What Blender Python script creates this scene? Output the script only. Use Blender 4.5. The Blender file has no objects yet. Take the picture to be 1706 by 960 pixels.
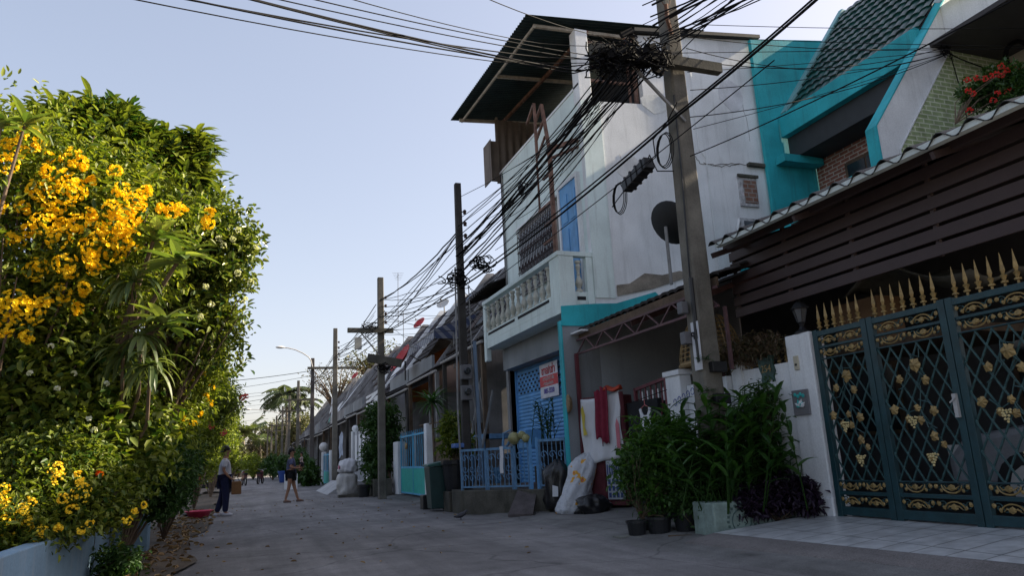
import bpy, math, random
import numpy as np
from math import sin, cos, pi, radians as R
from mathutils import Vector, Matrix
random.seed(7); RNG = np.random.default_rng(11)
S = bpy.context.scene; COL = S.collection

# ---------------- camera, sky, sun, exposure ----------------
F_PX, W_PX, H_PX = 1210.0, 1706.0, 960.0
VPX, VPY, ROLL = 402.0, 784.0, R(2.9)
_f = Vector((VPX-853, -(VPY-480), -F_PX)).normalized()
_a = Vector((-sin(ROLL), cos(ROLL), 0)); _up = Vector((_a.x, _a.y, -(_a.dot(_f))/_f.z)).normalized()
_r = _f.cross(_up)
CAMR = Matrix((_r, _f, _up))              # camera axes -> world axes
CAMC = Vector((0, 0, 1.05))
cam = bpy.data.cameras.new('camera'); cam.sensor_width = 36; cam.lens = 36*F_PX/W_PX
cam.clip_end = 2000; cam.clip_start = 0.05
camo = bpy.data.objects.new('camera', cam); COL.objects.link(camo)
camo.matrix_world = Matrix.Translation(CAMC) @ CAMR.to_4x4()
S.camera = camo

SUN_AZ, SUN_EL = R(3.5), R(34)             # azimuth measured from +X towards -Y (behind the camera)
to_sun = Vector((cos(SUN_EL)*cos(SUN_AZ), -cos(SUN_EL)*sin(SUN_AZ), sin(SUN_EL)))
world = bpy.data.worlds.new('World'); S.world = world; world.use_nodes = True
wn = world.node_tree.nodes; wl = world.node_tree.links
bg = wn['Background']; sky = wn.new('ShaderNodeTexSky'); sky.sky_type = 'NISHITA'; sky.sun_disc = False
sky.sun_elevation = SUN_EL; sky.sun_rotation = pi/2 + SUN_AZ; sky.altitude = 0
sky.air_density = 1.0; sky.dust_density = 2.2; sky.ozone_density = 2.0
gm = wn.new('ShaderNodeGamma'); gm.inputs[1].default_value = 0.6; wl.new(sky.outputs[0], gm.inputs[0])
tn = wn.new('ShaderNodeVectorMath'); tn.operation = 'MULTIPLY'; tn.inputs[1].default_value = (1.09, .985, .96); wl.new(gm.outputs[0], tn.inputs[0])
wl.new(tn.outputs[0], bg.inputs[0]); bg.inputs[1].default_value = 0.15
sl = bpy.data.lights.new('sun', 'SUN'); sl.energy = 5.0; sl.angle = R(0.5); sl.color = (1, .86, .66)
so = bpy.data.objects.new('sun', sl); COL.objects.link(so); so.rotation_euler = to_sun.to_track_quat('Z', 'Y').to_euler()
so.location = (20, -10, 30)
S.view_settings.view_transform = 'Standard'; S.view_settings.look = 'None'
S.view_settings.exposure = 1.5; S.view_settings.gamma = 1.0; S.view_settings.use_curve_mapping = False
S.cycles.max_bounces = 6; S.cycles.transparent_max_bounces = 6

def P(px, py, ax, v):
    """where the sight line through a photo point meets the plane X/Y/Z = v: used to measure the place"""
    d = CAMR @ Vector((px-853, 480-py, -F_PX)); i = 'XYZ'.index(ax)
    return CAMC + d*((v-CAMC[i])/d[i])

# ---------------- mesh builder ----------------
def vec(p): return Vector(p)
def rootloc(o):
    l = Vector((0, 0, 0))
    while o: l += o.location; o = o.parent
    return l
class MB:
    def __init__(s): s.v = []; s.f = []; s.marks = []
    def add(s, vs, fs):
        n = len(s.v); s.marks.append((n, len(s.f))); s.v += [tuple(v) for v in vs]; s.f += [tuple(i+n for i in f) for f in fs]; return s
    def box(s, x0, x1, y0, y1, z0, z1):
        return s.add([(x0,y0,z0),(x1,y0,z0),(x1,y1,z0),(x0,y1,z0),(x0,y0,z1),(x1,y0,z1),(x1,y1,z1),(x0,y1,z1)],
                     [(0,3,2,1),(4,5,6,7),(0,1,5,4),(1,2,6,5),(2,3,7,6),(3,0,4,7)])
    def bar(s, p, q, w, h=None, up=(0,0,1)):
        p, q = vec(p), vec(q); h = h or w; d = (q-p).normalized(); u = vec(up)
        if abs(d.dot(u)) > .98: u = vec((0,1,0)) if abs(d.y) < .9 else vec((1,0,0))
        a = d.cross(u).normalized()*w/2; b = a.cross(d).normalized()*h/2
        return s.add([p-a-b,p+a-b,p+a+b,p-a+b,q-a-b,q+a-b,q+a+b,q-a+b],
                     [(0,3,2,1),(4,5,6,7),(0,1,5,4),(1,2,6,5),(2,3,7,6),(3,0,4,7)])
    def tube(s, pts, r, n=6, cap=True):
        pts = [vec(p) for p in pts]; k = len(pts); rr = r if isinstance(r, (list, tuple)) else [r]*k
        vs = []; ref = None
        for i, p in enumerate(pts):
            d = (pts[min(i+1, k-1)]-pts[max(i-1, 0)])
            d = d.normalized() if d.length > 1e-9 else Vector((0,0,1))
            if ref is None: ref = Vector((0,0,1)) if abs(d.z) < .9 else Vector((1,0,0))
            a = d.cross(ref); a = a.normalized() if a.length > 1e-6 else d.orthogonal().normalized()
            b = a.cross(d); ref = b
            for j in range(n):
                t = 2*pi*j/n; vs.append(p+(a*cos(t)+b*sin(t))*rr[i])
        fs = [(i*n+j, i*n+(j+1)%n, (i+1)*n+(j+1)%n, (i+1)*n+j) for i in range(k-1) for j in range(n)]
        if cap: fs += [tuple(range(n))[::-1], tuple((k-1)*n+j for j in range(n))]
        return s.add(vs, fs)
    def lathe(s, prof, c=(0,0,0), n=12, rot=None):
        c = vec(c); vs = []
        for r, z in prof:
            for j in range(n):
                t = 2*pi*j/n; q = Vector((r*cos(t), r*sin(t), z))
                if rot: q = rot @ q
                vs.append(q+c)
        k = len(prof)
        fs = [(i*n+j, i*n+(j+1)%n, (i+1)*n+(j+1)%n, (i+1)*n+j) for i in range(k-1) for j in range(n)]
        fs += [tuple(range(n))[::-1], tuple((k-1)*n+j for j in range(n))]
        return s.add(vs, fs)
    def prism(s, poly, off):
        n = len(poly); o = vec(off); a = [vec(p) for p in poly]
        return s.add(a+[p+o for p in a], [tuple(range(n))[::-1], tuple(range(n, 2*n))]+[(i,(i+1)%n,(i+1)%n+n,i+n) for i in range(n)])
    def grid(s, fn, nu, nv, flip=False):
        vs = [fn(i/nu, j/nv) for j in range(nv+1) for i in range(nu+1)]; w = nu+1
        fs = [(j*w+i, j*w+i+1, (j+1)*w+i+1, (j+1)*w+i) for j in range(nv) for i in range(nu)]
        return s.add(vs, fs)
    def ball(s, c, r, n=8, m=5, sq=(1,1,1), jit=0):
        prof = [(max(.001, sin(pi*i/m)), -cos(pi*i/m)) for i in range(m+1)]; c = vec(c); vs = []
        for a, z in prof:
            for j in range(n):
                t = 2*pi*j/n; k = 1+random.uniform(-jit, jit)
                vs.append((c.x+a*cos(t)*r*sq[0]*k, c.y+a*sin(t)*r*sq[1]*k, c.z+z*r*sq[2]*k))
        return s.add(vs, [(i*n+j, i*n+(j+1)%n, (i+1)*n+(j+1)%n, (i+1)*n+j) for i in range(m) for j in range(n)])
    def build(s, name, mat, parent=None, local=False, smooth=False, base=None, bevel=0, solid=0, each=False):
        if each:                                  # one object for every shape that was added
            mk = s.marks+[(len(s.v), len(s.f))]; o = None
            for (v0, f0), (v1, f1) in zip(mk, mk[1:]):
                q = MB(); q.add(s.v[v0:v1], [tuple(i-v0 for i in f) for f in s.f[f0:f1]]); o = q.build(name, mat, parent, local, smooth, base, bevel, solid)
            return o
        me = bpy.data.meshes.new(name)
        v = np.array(s.v, dtype=float).reshape(-1, 3)
        if parent is not None:
            loc = Vector((0,0,0)); off = Vector((0,0,0)) if local else rootloc(parent)
        elif local: loc = Vector((0,0,0)); off = loc
        else:
            loc = Vector(base) if base is not None else Vector(((v[:,0].min()+v[:,0].max())/2, (v[:,1].min()+v[:,1].max())/2, v[:,2].min())); off = loc
        v = v-np.array(off)
        me.from_pydata([tuple(q) for q in v], [], s.f); me.materials.append(mat); me.update()
        if smooth: me.polygons.foreach_set('use_smooth', [True]*len(me.polygons))
        o = bpy.data.objects.new(name, me); COL.objects.link(o)
        if parent is not None: o.parent = parent
        else: o.location = loc
        if solid:
            m = o.modifiers.new('solid', 'SOLIDIFY'); m.thickness = solid
        if bevel:
            m = o.modifiers.new('bevel', 'BEVEL'); m.width = bevel; m.segments = 2; m.limit_method = 'ANGLE'
        return o
def tag(o, label=None, cat=None, group=None, kind=None):
    for k, v in (('label', label), ('category', cat), ('group', group), ('kind', kind)):
        if v: o[k] = v
    return o
def thing(name, label, cat, loc, rz=0, group=None):
    o = bpy.data.objects.new(name, None); COL.objects.link(o); o.location = loc; o.rotation_euler = (0, 0, rz)
    o.empty_display_size = .2; return tag(o, label, cat, group)
def struct(o): o['kind'] = 'structure'; return o
def copy_tree(o, parent=None):
    c = o.copy(); COL.objects.link(c); c.parent = parent
    for ch in list(o.children): copy_tree(ch, c)
    return c

# ---------------- materials ----------------
MATS = {}
def nodes(m):
    m.use_nodes = True; return m.node_tree.nodes, m.node_tree.links, m.node_tree.nodes['Principled BSDF']
def mat(name, col, rough=.7, var=.18, scale=3.0, metal=0, bump=.15, streak=0, fine=40, dirt=None, dirt_amt=0, trans=0, spec=.3, coord='Object'):
    """a painted / worn surface: base colour broken up by two noises, optional vertical streaks and dirt"""
    if name in MATS: return MATS[name]
    m = bpy.data.materials.new(name); n, l, b = nodes(m)
    tc = n.new('ShaderNodeTexCoord'); src = tc.outputs[coord]
    n1 = n.new('ShaderNodeTexNoise'); n1.inputs['Scale'].default_value = scale; n1.inputs['Detail'].default_value = 6; l.new(src, n1.inputs['Vector'])
    n2 = n.new('ShaderNodeTexNoise'); n2.inputs['Scale'].default_value = fine; n2.inputs['Detail'].default_value = 3; l.new(src, n2.inputs['Vector'])
    mx = n.new('ShaderNodeMath'); mx.operation = 'MULTIPLY_ADD'; l.new(n2.outputs[0], mx.inputs[0]); mx.inputs[1].default_value = .4; l.new(n1.outputs[0], mx.inputs[2])
    mr = n.new('ShaderNodeMapRange'); l.new(mx.outputs[0], mr.inputs[0]); mr.inputs[1].default_value = .4; mr.inputs[2].default_value = 1.0
    mr.inputs[3].default_value = 1-var*1.6; mr.inputs[4].default_value = 1+var
    mul = n.new('ShaderNodeVectorMath'); mul.operation = 'SCALE'; mul.inputs[0].default_value = col; l.new(mr.outputs[0], mul.inputs['Scale'])
    out = mul.outputs[0]
    if streak or dirt_amt:
        mp = n.new('ShaderNodeMapping'); l.new(src, mp.inputs[0]); mp.inputs['Scale'].default_value = (5, 5, .45) if streak else (1.3, 1.3, 1.3)
        n3 = n.new('ShaderNodeTexNoise'); n3.inputs['Scale'].default_value = 1.4; n3.inputs['Detail'].default_value = 7; n3.inputs['Roughness'].default_value = .7; l.new(mp.outputs[0], n3.inputs['Vector'])
        cr = n.new('ShaderNodeMapRange'); l.new(n3.outputs[0], cr.inputs[0]); cr.inputs[1].default_value = .52; cr.inputs[2].default_value = .78
        cr.inputs[3].default_value = 0; cr.inputs[4].default_value = streak or dirt_amt
        mc = n.new('ShaderNodeMix'); mc.data_type = 'RGBA'; l.new(cr.outputs[0], mc.inputs[0]); l.new(out, mc.inputs[6]); mc.inputs[7].default_value = (*(dirt or (.08,.07,.06)), 1); out = mc.outputs[2]
    l.new(out, b.inputs['Base Color']); b.inputs['Roughness'].default_value = rough; b.inputs['Metallic'].default_value = metal
    b.inputs['Specular IOR Level'].default_value = spec
    if bump:
        bp = n.new('ShaderNodeBump'); bp.inputs['Strength'].default_value = bump; bp.inputs['Distance'].default_value = .01; l.new(mx.outputs[0], bp.inputs['Height']); l.new(bp.outputs[0], b.inputs['Normal'])
    MATS[name] = m; return m
def leafmat(name, c1, c2, trans=.35, rough=.45, spec=.35):
    if name in MATS: return MATS[name]
    m = bpy.data.materials.new(name); n, l, b = nodes(m)
    at = n.new('ShaderNodeAttribute'); at.attribute_name = 'rnd'
    cr = n.new('ShaderNodeValToRGB'); cr.color_ramp.elements[0].color = (*c1, 1); cr.color_ramp.elements[1].color = (*c2, 1)
    l.new(at.outputs['Fac'], cr.inputs[0]); l.new(cr.outputs[0], b.inputs['Base Color']); b.inputs['Roughness'].default_value = rough
    b.inputs['Specular IOR Level'].default_value = spec
    t = n.new('ShaderNodeBsdfTranslucent'); ms = n.new('ShaderNodeMixShader'); ms.inputs[0].default_value = trans
    g = n.new('ShaderNodeVectorMath'); g.operation = 'MULTIPLY'; l.new(cr.outputs[0], g.inputs[0]); g.inputs[1].default_value = (1.5, 1.6, .6)
    l.new(g.outputs[0], t.inputs['Color']); l.new(b.outputs[0], ms.inputs[1]); l.new(t.outputs[0], ms.inputs[2])
    l.new(ms.outputs[0], n['Material Output'].inputs['Surface']); MATS[name] = m; return m
def brickmat(name, c1, c2, mortar, axes=(0, 2), scale=1.0, bw=.24, bh=.075, ms=.008, rough=.7, bump=.6, offset=.5):
    if name in MATS: return MATS[name]
    m = bpy.data.materials.new(name); n, l, b = nodes(m)
    tc = n.new('ShaderNodeTexCoord'); sp = n.new('ShaderNodeSeparateXYZ'); l.new(tc.outputs['Object'], sp.inputs[0])
    cb = n.new('ShaderNodeCombineXYZ'); l.new(sp.outputs[axes[0]], cb.inputs[0]); l.new(sp.outputs[axes[1]], cb.inputs[1])
    br = n.new('ShaderNodeTexBrick'); l.new(cb.outputs[0], br.inputs['Vector']); br.offset = offset
    br.inputs['Color1'].default_value = (*c1, 1); br.inputs['Color2'].default_value = (*c2, 1); br.inputs['Mortar'].default_value = (*mortar, 1)
    br.inputs['Scale'].default_value = scale; br.inputs['Brick Width'].default_value = bw; br.inputs['Row Height'].default_value = bh; br.inputs['Mortar Size'].default_value = ms
    nz = n.new('ShaderNodeTexNoise'); nz.inputs['Scale'].default_value = 6; nz.inputs['Detail'].default_value = 5; l.new(tc.outputs['Object'], nz.inputs['Vector'])
    mr = n.new('ShaderNodeMapRange'); l.new(nz.outputs[0], mr.inputs[0]); mr.inputs[1].default_value = .3; mr.inputs[2].default_value = .7; mr.inputs[3].default_value = .7; mr.inputs[4].default_value = 1.15
    sc = n.new('ShaderNodeVectorMath'); sc.operation = 'SCALE'; l.new(br.outputs[0], sc.inputs[0]); l.new(mr.outputs[0], sc.inputs['Scale'])
    l.new(sc.outputs[0], b.inputs['Base Color']); b.inputs['Roughness'].default_value = rough
    bp = n.new('ShaderNodeBump'); bp.inputs['Strength'].default_value = bump; bp.inputs['Distance'].default_value = .01; bp.invert = True
    l.new(br.outputs['Fac'], bp.inputs['Height']); l.new(bp.outputs[0], b.inputs['Normal']); MATS[name] = m; return m
def groundmat(name, base, crack=True, patch=.25):
    m = bpy.data.materials.new(name); n, l, b = nodes(m)
    tc = n.new('ShaderNodeTexCoord')
    def noise(sc, det=6, mp=None):
        x = n.new('ShaderNodeTexNoise'); x.inputs['Scale'].default_value = sc; x.inputs['Detail'].default_value = det; x.inputs['Roughness'].default_value = .65
        l.new(mp or tc.outputs['Object'], x.inputs['Vector']); return x.outputs[0]
    def rng(s, a, b_, c, d):
        r = n.new('ShaderNodeMapRange'); l.new(s, r.inputs[0])
        for i, v in enumerate((a, b_, c, d)): r.inputs[i+1].default_value = v
        return r.outputs[0]
    def mul(a, c):
        q = n.new('ShaderNodeMath'); q.operation = 'MULTIPLY'; l.new(a, q.inputs[0]); l.new(c, q.inputs[1]); return q.outputs[0]
    big = rng(noise(.35, 5), .35, .65, 1-patch*1.3, 1+patch)
    mid = rng(noise(2.2, 7), .35, .65, .86, 1.12)
    fin = rng(noise(90, 2), .3, .7, .72, 1.28)
    v = mul(mul(big, mid), fin)
    ms_ = n.new('ShaderNodeMapping'); l.new(tc.outputs['Object'], ms_.inputs[0]); ms_.inputs['Scale'].default_value = (2.6, .16, 1)
    v = mul(v, rng(noise(1.0, 4, ms_.outputs[0]), .35, .65, .80, 1.14))
    v = mul(v, rng(noise(.9, 3), .60, .72, 1.0, .68)); v = mul(v, rng(noise(14, 5), .30, .42, .78, 1.0))
    if crack:
        wp = n.new('ShaderNodeTexNoise'); wp.inputs['Scale'].default_value = 1.2; wp.inputs['Detail'].default_value = 5; l.new(tc.outputs['Object'], wp.inputs['Vector'])
        ad = n.new('ShaderNodeMix'); ad.data_type = 'RGBA'; ad.inputs[0].default_value = .35; l.new(tc.outputs['Object'], ad.inputs[6]); l.new(wp.outputs['Color'], ad.inputs[7])
        vo = n.new('ShaderNodeTexVoronoi'); vo.feature = 'DISTANCE_TO_EDGE'; vo.inputs['Scale'].default_value = .6; l.new(ad.outputs[2], vo.inputs['Vector'])
        ck = rng(vo.outputs['Distance'], .0, .009, .62, 1.0); v = mul(v, ck)
    sc = n.new('ShaderNodeVectorMath'); sc.operation = 'SCALE'; sc.inputs[0].default_value = base; l.new(v, sc.inputs['Scale'])
    l.new(sc.outputs[0], b.inputs['Base Color']); b.inputs['Roughness'].default_value = .85; b.inputs['Specular IOR Level'].default_value = .25
    bp = n.new('ShaderNodeBump'); bp.inputs['Strength'].default_value = .5; bp.inputs['Distance'].default_value = .01; l.new(v, bp.inputs['Height']); l.new(bp.outputs[0], b.inputs['Normal'])
    return m

# ---------------- foliage ----------------
def leaf_mesh(name, pts, dirs, L, Wd, m, parent=None, fold=.25, rnd=None, base=None):
    """many folded leaf blades (two halves either side of the midrib) spread through a crown"""
    pts = np.asarray(pts, float); d = np.asarray(dirs, float); N = len(pts)
    d /= np.linalg.norm(d, axis=1)[:, None]+1e-9
    L = np.asarray(L)*RNG.uniform(.65, 1.25, N); Wd = L*Wd
    up = np.tile([0, 0, 1.0], (N, 1))+RNG.normal(0, .45, (N, 3))
    s = np.cross(d, up); s /= np.linalg.norm(s, axis=1)[:, None]+1e-9; nn = np.cross(s, d)
    mid = pts+d*(L*.45)[:, None]; lift = nn*(Wd*fold)[:, None]
    tip = pts+d*L[:, None]-nn*(L*.12)[:, None]
    m1 = pts+d*(L*.28)[:, None]; m2 = pts+d*(L*.68)[:, None]-nn*(L*.04)[:, None]; w1 = (Wd*.46)[:, None]; w2 = (Wd*.40)[:, None]
    V = np.stack([pts, m1+s*w1+lift, m2+s*w2+lift, tip, m2-s*w2+lift, m1-s*w1+lift], 1).reshape(-1, 3)
    if parent is not None: off = np.array(rootloc(parent))
    else: off = np.array(base if base is not None else (pts[:,0].mean(), pts[:,1].mean(), pts[:,2].min()))
    i = np.arange(N)*6
    T = np.stack([i, i+1, i+2, i+3, i, i+3, i+4, i+5], 1).reshape(-1)
    me = bpy.data.meshes.new(name); me.vertices.add(6*N); me.vertices.foreach_set('co', (V-off).reshape(-1))
    me.loops.add(8*N); me.loops.foreach_set('vertex_index', T.astype(np.int32)); me.polygons.add(2*N)
    me.polygons.foreach_set('loop_start', np.arange(0, 8*N, 4, dtype=np.int32)); me.polygons.foreach_set('loop_total', np.full(2*N, 4, dtype=np.int32))
    a = me.attributes.new('rnd', 'FLOAT', 'POINT'); r = RNG.uniform(0, 1, N) if rnd is None else rnd
    a.data.foreach_set('value', np.repeat(r, 6).astype(np.float32))
    me.materials.append(m); me.update(calc_edges=True)
    o = bpy.data.objects.new(name, me); COL.objects.link(o)
    if parent is not None: o.parent = parent
    else: o.location = off
    return o
def crown_pts(clumps, n, twigs=60, sig=.13, shell=.75, low=-.6):
    """leaf places: clumps (x,y,z,rx,ry,rz) -> shoots growing outward from each clump -> leaves set along the shoots"""
    vol = np.array([c[3]*c[5]+c[4]*c[5] for c in clumps]); pr = vol/vol.sum()
    Pn = []; Dn = []; T = []
    for c, w in zip(clumps, pr):
        k = max(6, int(twigs*1.6*w*len(clumps))); u = RNG.normal(0, 1, (k, 3)); u /= np.linalg.norm(u, axis=1)[:, None]
        u[:, 2] = np.where(u[:, 2] < low, -u[:, 2], u[:, 2])
        r = shell+(1-shell)*RNG.uniform(-1.6, 1.0, k); r = np.where(RNG.uniform(0, 1, k) < .16, r+RNG.uniform(.08, .30, k), r)
        t = np.array(c[:3])+u*r[:, None]*np.array(c[3:6]); T.append(t)
        ax = u*.8+RNG.normal(0, .45, (k, 3))+np.array([0, 0, .35]); ax /= np.linalg.norm(ax, axis=1)[:, None]
        m = max(10, int(n*w)); j = RNG.integers(0, k, m); s_ = RNG.uniform(-1.6, 1.0, m)*sig
        side = RNG.normal(0, 1, (m, 3)); side -= (side*ax[j]).sum(1)[:, None]*ax[j]; side /= np.linalg.norm(side, axis=1)[:, None]+1e-9
        p = t[j]+ax[j]*s_[:, None]*1.6+side*(sig*.16)+RNG.normal(0, sig*.18, (m, 3))
        d = side+ax[j]*RNG.uniform(.2, .9, m)[:, None]+np.array([0, 0, -.05]); 
        Pn.append(p); Dn.append(d)
    return np.concatenate(Pn), np.concatenate(Dn), np.concatenate(T)
def branches(mb, root, tips, r0=.05, rt=.006, k=40, mid=None):
    root = Vector(root); idx = RNG.choice(len(tips), min(k, len(tips)), replace=False)
    for i in idx:
        t = Vector(tips[i]); mpt = root.lerp(t, .45)+Vector((random.uniform(-.1,.1), random.uniform(-.1,.1), (t-root).length*.1))
        mb.tube([root, mpt, t], [r0*.5, r0*.28, rt], 5, False)
def CL(px, py, Y, r, rd=None, sq=1.0):
    c = P(px, py, 'Y', Y); s = (c-CAMC).length/F_PX; return (c.x, c.y, c.z, r*s, (rd or r)*s, r*s*sq)
def blade(mb, p, d, L, w, droop=.3, k=5, up=(0,0,1), fold=.15):
    """one long strap or paddle leaf with a midrib fold, curving down"""
    p = vec(p); d = vec(d).normalized(); s = d.cross(vec(up)); s = s.normalized() if s.length > 1e-4 else d.orthogonal().normalized()
    vs = []; q = p.copy(); dd = d.copy()
    for i in range(k+1):
        t = i/k; ww = w*max(.04, sin(pi*min(1, .12+t*.88))**.8)/2; nn = s.cross(dd)
        vs += [q-s*ww+nn*ww*fold*2, q, q+s*ww+nn*ww*fold*2]
        q = q+dd*L/k; dd = (dd+Vector((0, 0, -droop/k))).normalized()
    fs = []
    for i in range(k): a = i*3; fs += [(a, a+1, a+4, a+3), (a+1, a+2, a+5, a+4)]
    mb.add(vs, fs); return len(vs)
def bladeobj(name, mb, counts, m, parent):
    o = mb.build(name, m, parent); a = o.data.attributes.new('rnd', 'FLOAT', 'POINT')
    v = np.concatenate([np.full(c, random.random()) for c in counts]).astype(np.float32)
    if len(v) == len(o.data.vertices): a.data.foreach_set('value', v)
    return o
# ---------------- palette ----------------
WHITEP = mat('white_plaster', (.76,.78,.80), .8, .18, 1.0, bump=.35, streak=.38, dirt=(.25,.26,.26))
MINT = mat('mint_plaster', (.66,.76,.75), .8, .14, 1.2, bump=.2, streak=.5, dirt=(.24,.26,.25))
TEAL = mat('teal_paint', (.03,.40,.46), .7, .22, 1.8, bump=.3, streak=.6, dirt=(.03,.12,.13))
GREYP = mat('grey_render', (.24,.26,.28), .85, .2, 1.0, bump=.25, streak=.4, dirt=(.1,.1,.1))
CONC = mat('concrete', (.27,.26,.24), .9, .25, 2.5, bump=.5, streak=.5, dirt=(.07,.065,.06))
DCONC = mat('dark_mossy_concrete', (.10,.095,.08), .95, .35, 3.0, bump=.6, streak=.8, dirt=(.03,.035,.025))
POLE = mat('weathered_pole_concrete', (.15,.14,.12), .9, .3, 3.0, bump=.5, streak=.8, dirt=(.05,.045,.04))
BPOLE = mat('blackened_pole_concrete', (.045,.042,.04), .9, .4, 3.0, bump=.5, streak=.5)
BROWN = mat('brown_slat_paint', (.055,.038,.038), .6, .12, 2, bump=.1)
RUST = mat('rusty_steel', (.18,.10,.075), .85, .45, 7, bump=.5, streak=.6, dirt=(.42,.36,.32))
STEEL = mat('grey_steel', (.22,.22,.22), .6, .25, 6, bump=.2)
DARK = mat('dark_interior', (.02,.021,.024), .9, .3, 1.5)
DROOF = mat('dark_tile_roof', (.038,.034,.034), .85, .4, 2.5, bump=.4, dirt_amt=.5, dirt=(.07,.06,.055))
GROOF = mat('grey_tile_roof', (.048,.044,.046), .85, .4, 2.0, bump=.4, dirt_amt=.6, dirt=(.06,.055,.05))
GREENT = mat('green_roof_tile', (.005,.055,.045), .35, .5, 5, bump=.2, dirt_amt=.85, dirt=(.022,.022,.022), spec=.5)
DSHEET = mat('dark_corrugated_sheet', (.022,.024,.025), .6, .3, 3, bump=.1)
BLUEP = mat('pale_blue_paint', (.14,.36,.66), .6, .16, 3, bump=.1, streak=.35, dirt=(.08,.12,.18))
IRONB = mat('pale_blue_ironwork', (.13,.26,.42), .6, .25, 9, bump=.2)
BLACK = mat('black_rubber', (.012,.012,.014), .6, .3, 8, bump=0)
BPLAST = mat('black_plastic', (.02,.021,.024), .45, .2, 8, bump=0)
GLASSD = mat('dark_window_glass', (.02,.025,.03), .12, .1, 3, bump=0, spec=.6)
MAROON = mat('maroon_paint', (.13,.035,.045), .55, .25, 5, bump=.15)
WOOD = mat('old_wood', (.11,.075,.05), .85, .35, 5, bump=.4, streak=.5)
WCLOTH = mat('white_cloth', (.62,.63,.66), .9, .08, 3, bump=.3, fine=120)
def colmat(n, c, r=.6, v=.12): return mat(n, c, r, v, 5, bump=.1)

# ---------------- ground ----------------
def sheet(name, poly, z, m, kind='structure'):
    mb = MB(); mb.add([(x, y, (z[i] if isinstance(z, (list, tuple)) else z)) for i, (x, y) in enumerate(poly)], [tuple(range(len(poly)))])
    o = mb.build(name, m, base=(0, 0, 0)); o['kind'] = kind; return o
sheet('ground', [(-400,-60),(400,-60),(400,700),(-400,700)], -.03, mat('dry_soil', (.13,.105,.08), .95, .3, .8, bump=.5))
# road surface: one sheet with wavering edges and a gently uneven crown
mb = MB()
def roadp(u, v):
    y = -8+v*v*172+v*6; x = -.75+u*5.15
    x += (.10*sin(y*1.3)+.07*sin(y*3.1+1))*(1 if u in (0, 1) else 0)
    return (x, y, .02*sin(pi*u)+.006*sin(y*.9+u*5)+.006*sin(u*9+y*.4))
mb.grid(roadp, 14, 150); struct(mb.build('road', groundmat('asphalt', (.195,.186,.185)), base=(0,0,0), smooth=True))
# right-hand concrete apron rising to the house fronts
mb = MB(); mb.grid(lambda u, v: (4.25+u*2.2+(.08*sin((v*165)*1.1)+.05*sin(v*165*2.7) if u == 0 else 0), -8+v*165, (.13*u+.012 if u > 0 else -.01)), 8, 300)
struct(mb.build('pavement', groundmat('pavement_concrete', (.17,.165,.16), True, .35), base=(0,0,0)))
# leaf-strewn dirt verge by the hedge
mb = MB(); mb.grid(lambda u, v: (-1.75+u*1.12+(.12*sin(v*90)+.06*sin(v*231) if u == 1 else 0), 2+v*90, .045-.02*u+.02*sin(v*60+u*4)), 6, 160)
struct(mb.build('verge', groundmat('verge_dirt', (.12,.095,.07), False, .4), base=(0,0,0)))
# tiled drive of the near house with its cement ramp (front edge follows the photo's skew)
ramp = MB(); ramp.add([(4.58,7.22,.055),(5.15,3.0,.06),(5.35,3.0,.125),(4.88,7.12,.125),(4.66,7.32,.03),(6.3,7.32,.12),(6.3,7.13,.226),(4.55,7.23,0),(5.12,3,0)],
                      [(0,1,2,3),(4,0,3),(4,3,6),(4,6,5),(7,8,1,0),(7,0,4)])
struct(ramp.build('ramp', groundmat('ramp_cement', (.17,.155,.15), False, .3), base=(0,0,0)))
TILEM = brickmat('drive_tile', (.46,.47,.48), (.50,.51,.52), (.14,.14,.14), (0, 1), 1, .6, .3, .007, .35, .3, 0)
mb = MB(); mb.add([(4.88,7.12,.126),(5.35,3.0,.126),(6.34,3.0,.226),(6.34,7.12,.226)], [(0,1,2,3)])
struct(mb.build('driveway', TILEM, base=(0,0,0)))
struct(MB().box(6.34, 9.4, 2.7, 12.0, .1, .2).build('porch_floor', mat('porch_cement', (.07,.07,.07), .7, .2), base=(0,0,0)))

# ---------------- pieces shared by the row ----------------
def corr(mb, p00, p10, p01, period, amp, nper_v=2):
    """corrugated sheet: p00->p10 runs across the waves, p00->p01 down the slope"""
    a, b, c = vec(p00), vec(p10), vec(p01); L = (b-a).length; n = max(2, int(L/period)); up = (b-a).cross(c-a).normalized()
    if up.z < 0: up = -up
    mb.grid(lambda u, v: tuple(a+(b-a)*u+(c-a)*v+up*amp*sin(u*n*2*pi)), n*8, nper_v)
def tiles(mb, p00, p10, p01, tw=.22, th=.32, amp=.03, step=.035, seg=6):
    """wavy roof tiles in overlapping courses; p00->p10 along the eave, p00->p01 up the slope"""
    a, b, c = vec(p00), vec(p10), vec(p01); L = (b-a).length; H = (c-a).length; nu = max(1, int(L/tw)); nv = max(1, int(H/th))
    e = (b-a)/nu; g = (c-a)/nv; up = (b-a).cross(c-a).normalized()
    if up.z < 0: up = -up
    for j in range(nv):
        vs = []; jit = [random.uniform(-.006, .006) for _ in range(nu+1)]
        for v, h in ((0, step), (1.02, 0)):
            for i in range(nu*seg+1):
                s = i/seg; w = abs(sin(pi*s))**.7
                vs.append(a+e*s+g*(j+v)+up*(h+amp*w+jit[int(s)]))
        w_ = nu*seg+1
        base = [p-up*(step+.01) for p in vs[:w_]]
        mb.add(vs+base, [(i, i+1, w_+i+1, w_+i) for i in range(w_-1)]+[(2*w_+i, 2*w_+i+1, i+1, i) for i in range(w_-1)])
def fin_poly(Y, x0, zs, xr, zr, back=13.0, ground=None):
    """party wall outline in the X-Z plane: rises from its front toe up the roof slope"""
    return [(x0, Y, zs), (x0, Y, zs+.55), (xr, Y, zr), (back, Y, zr), (back, Y, zs)]

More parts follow.
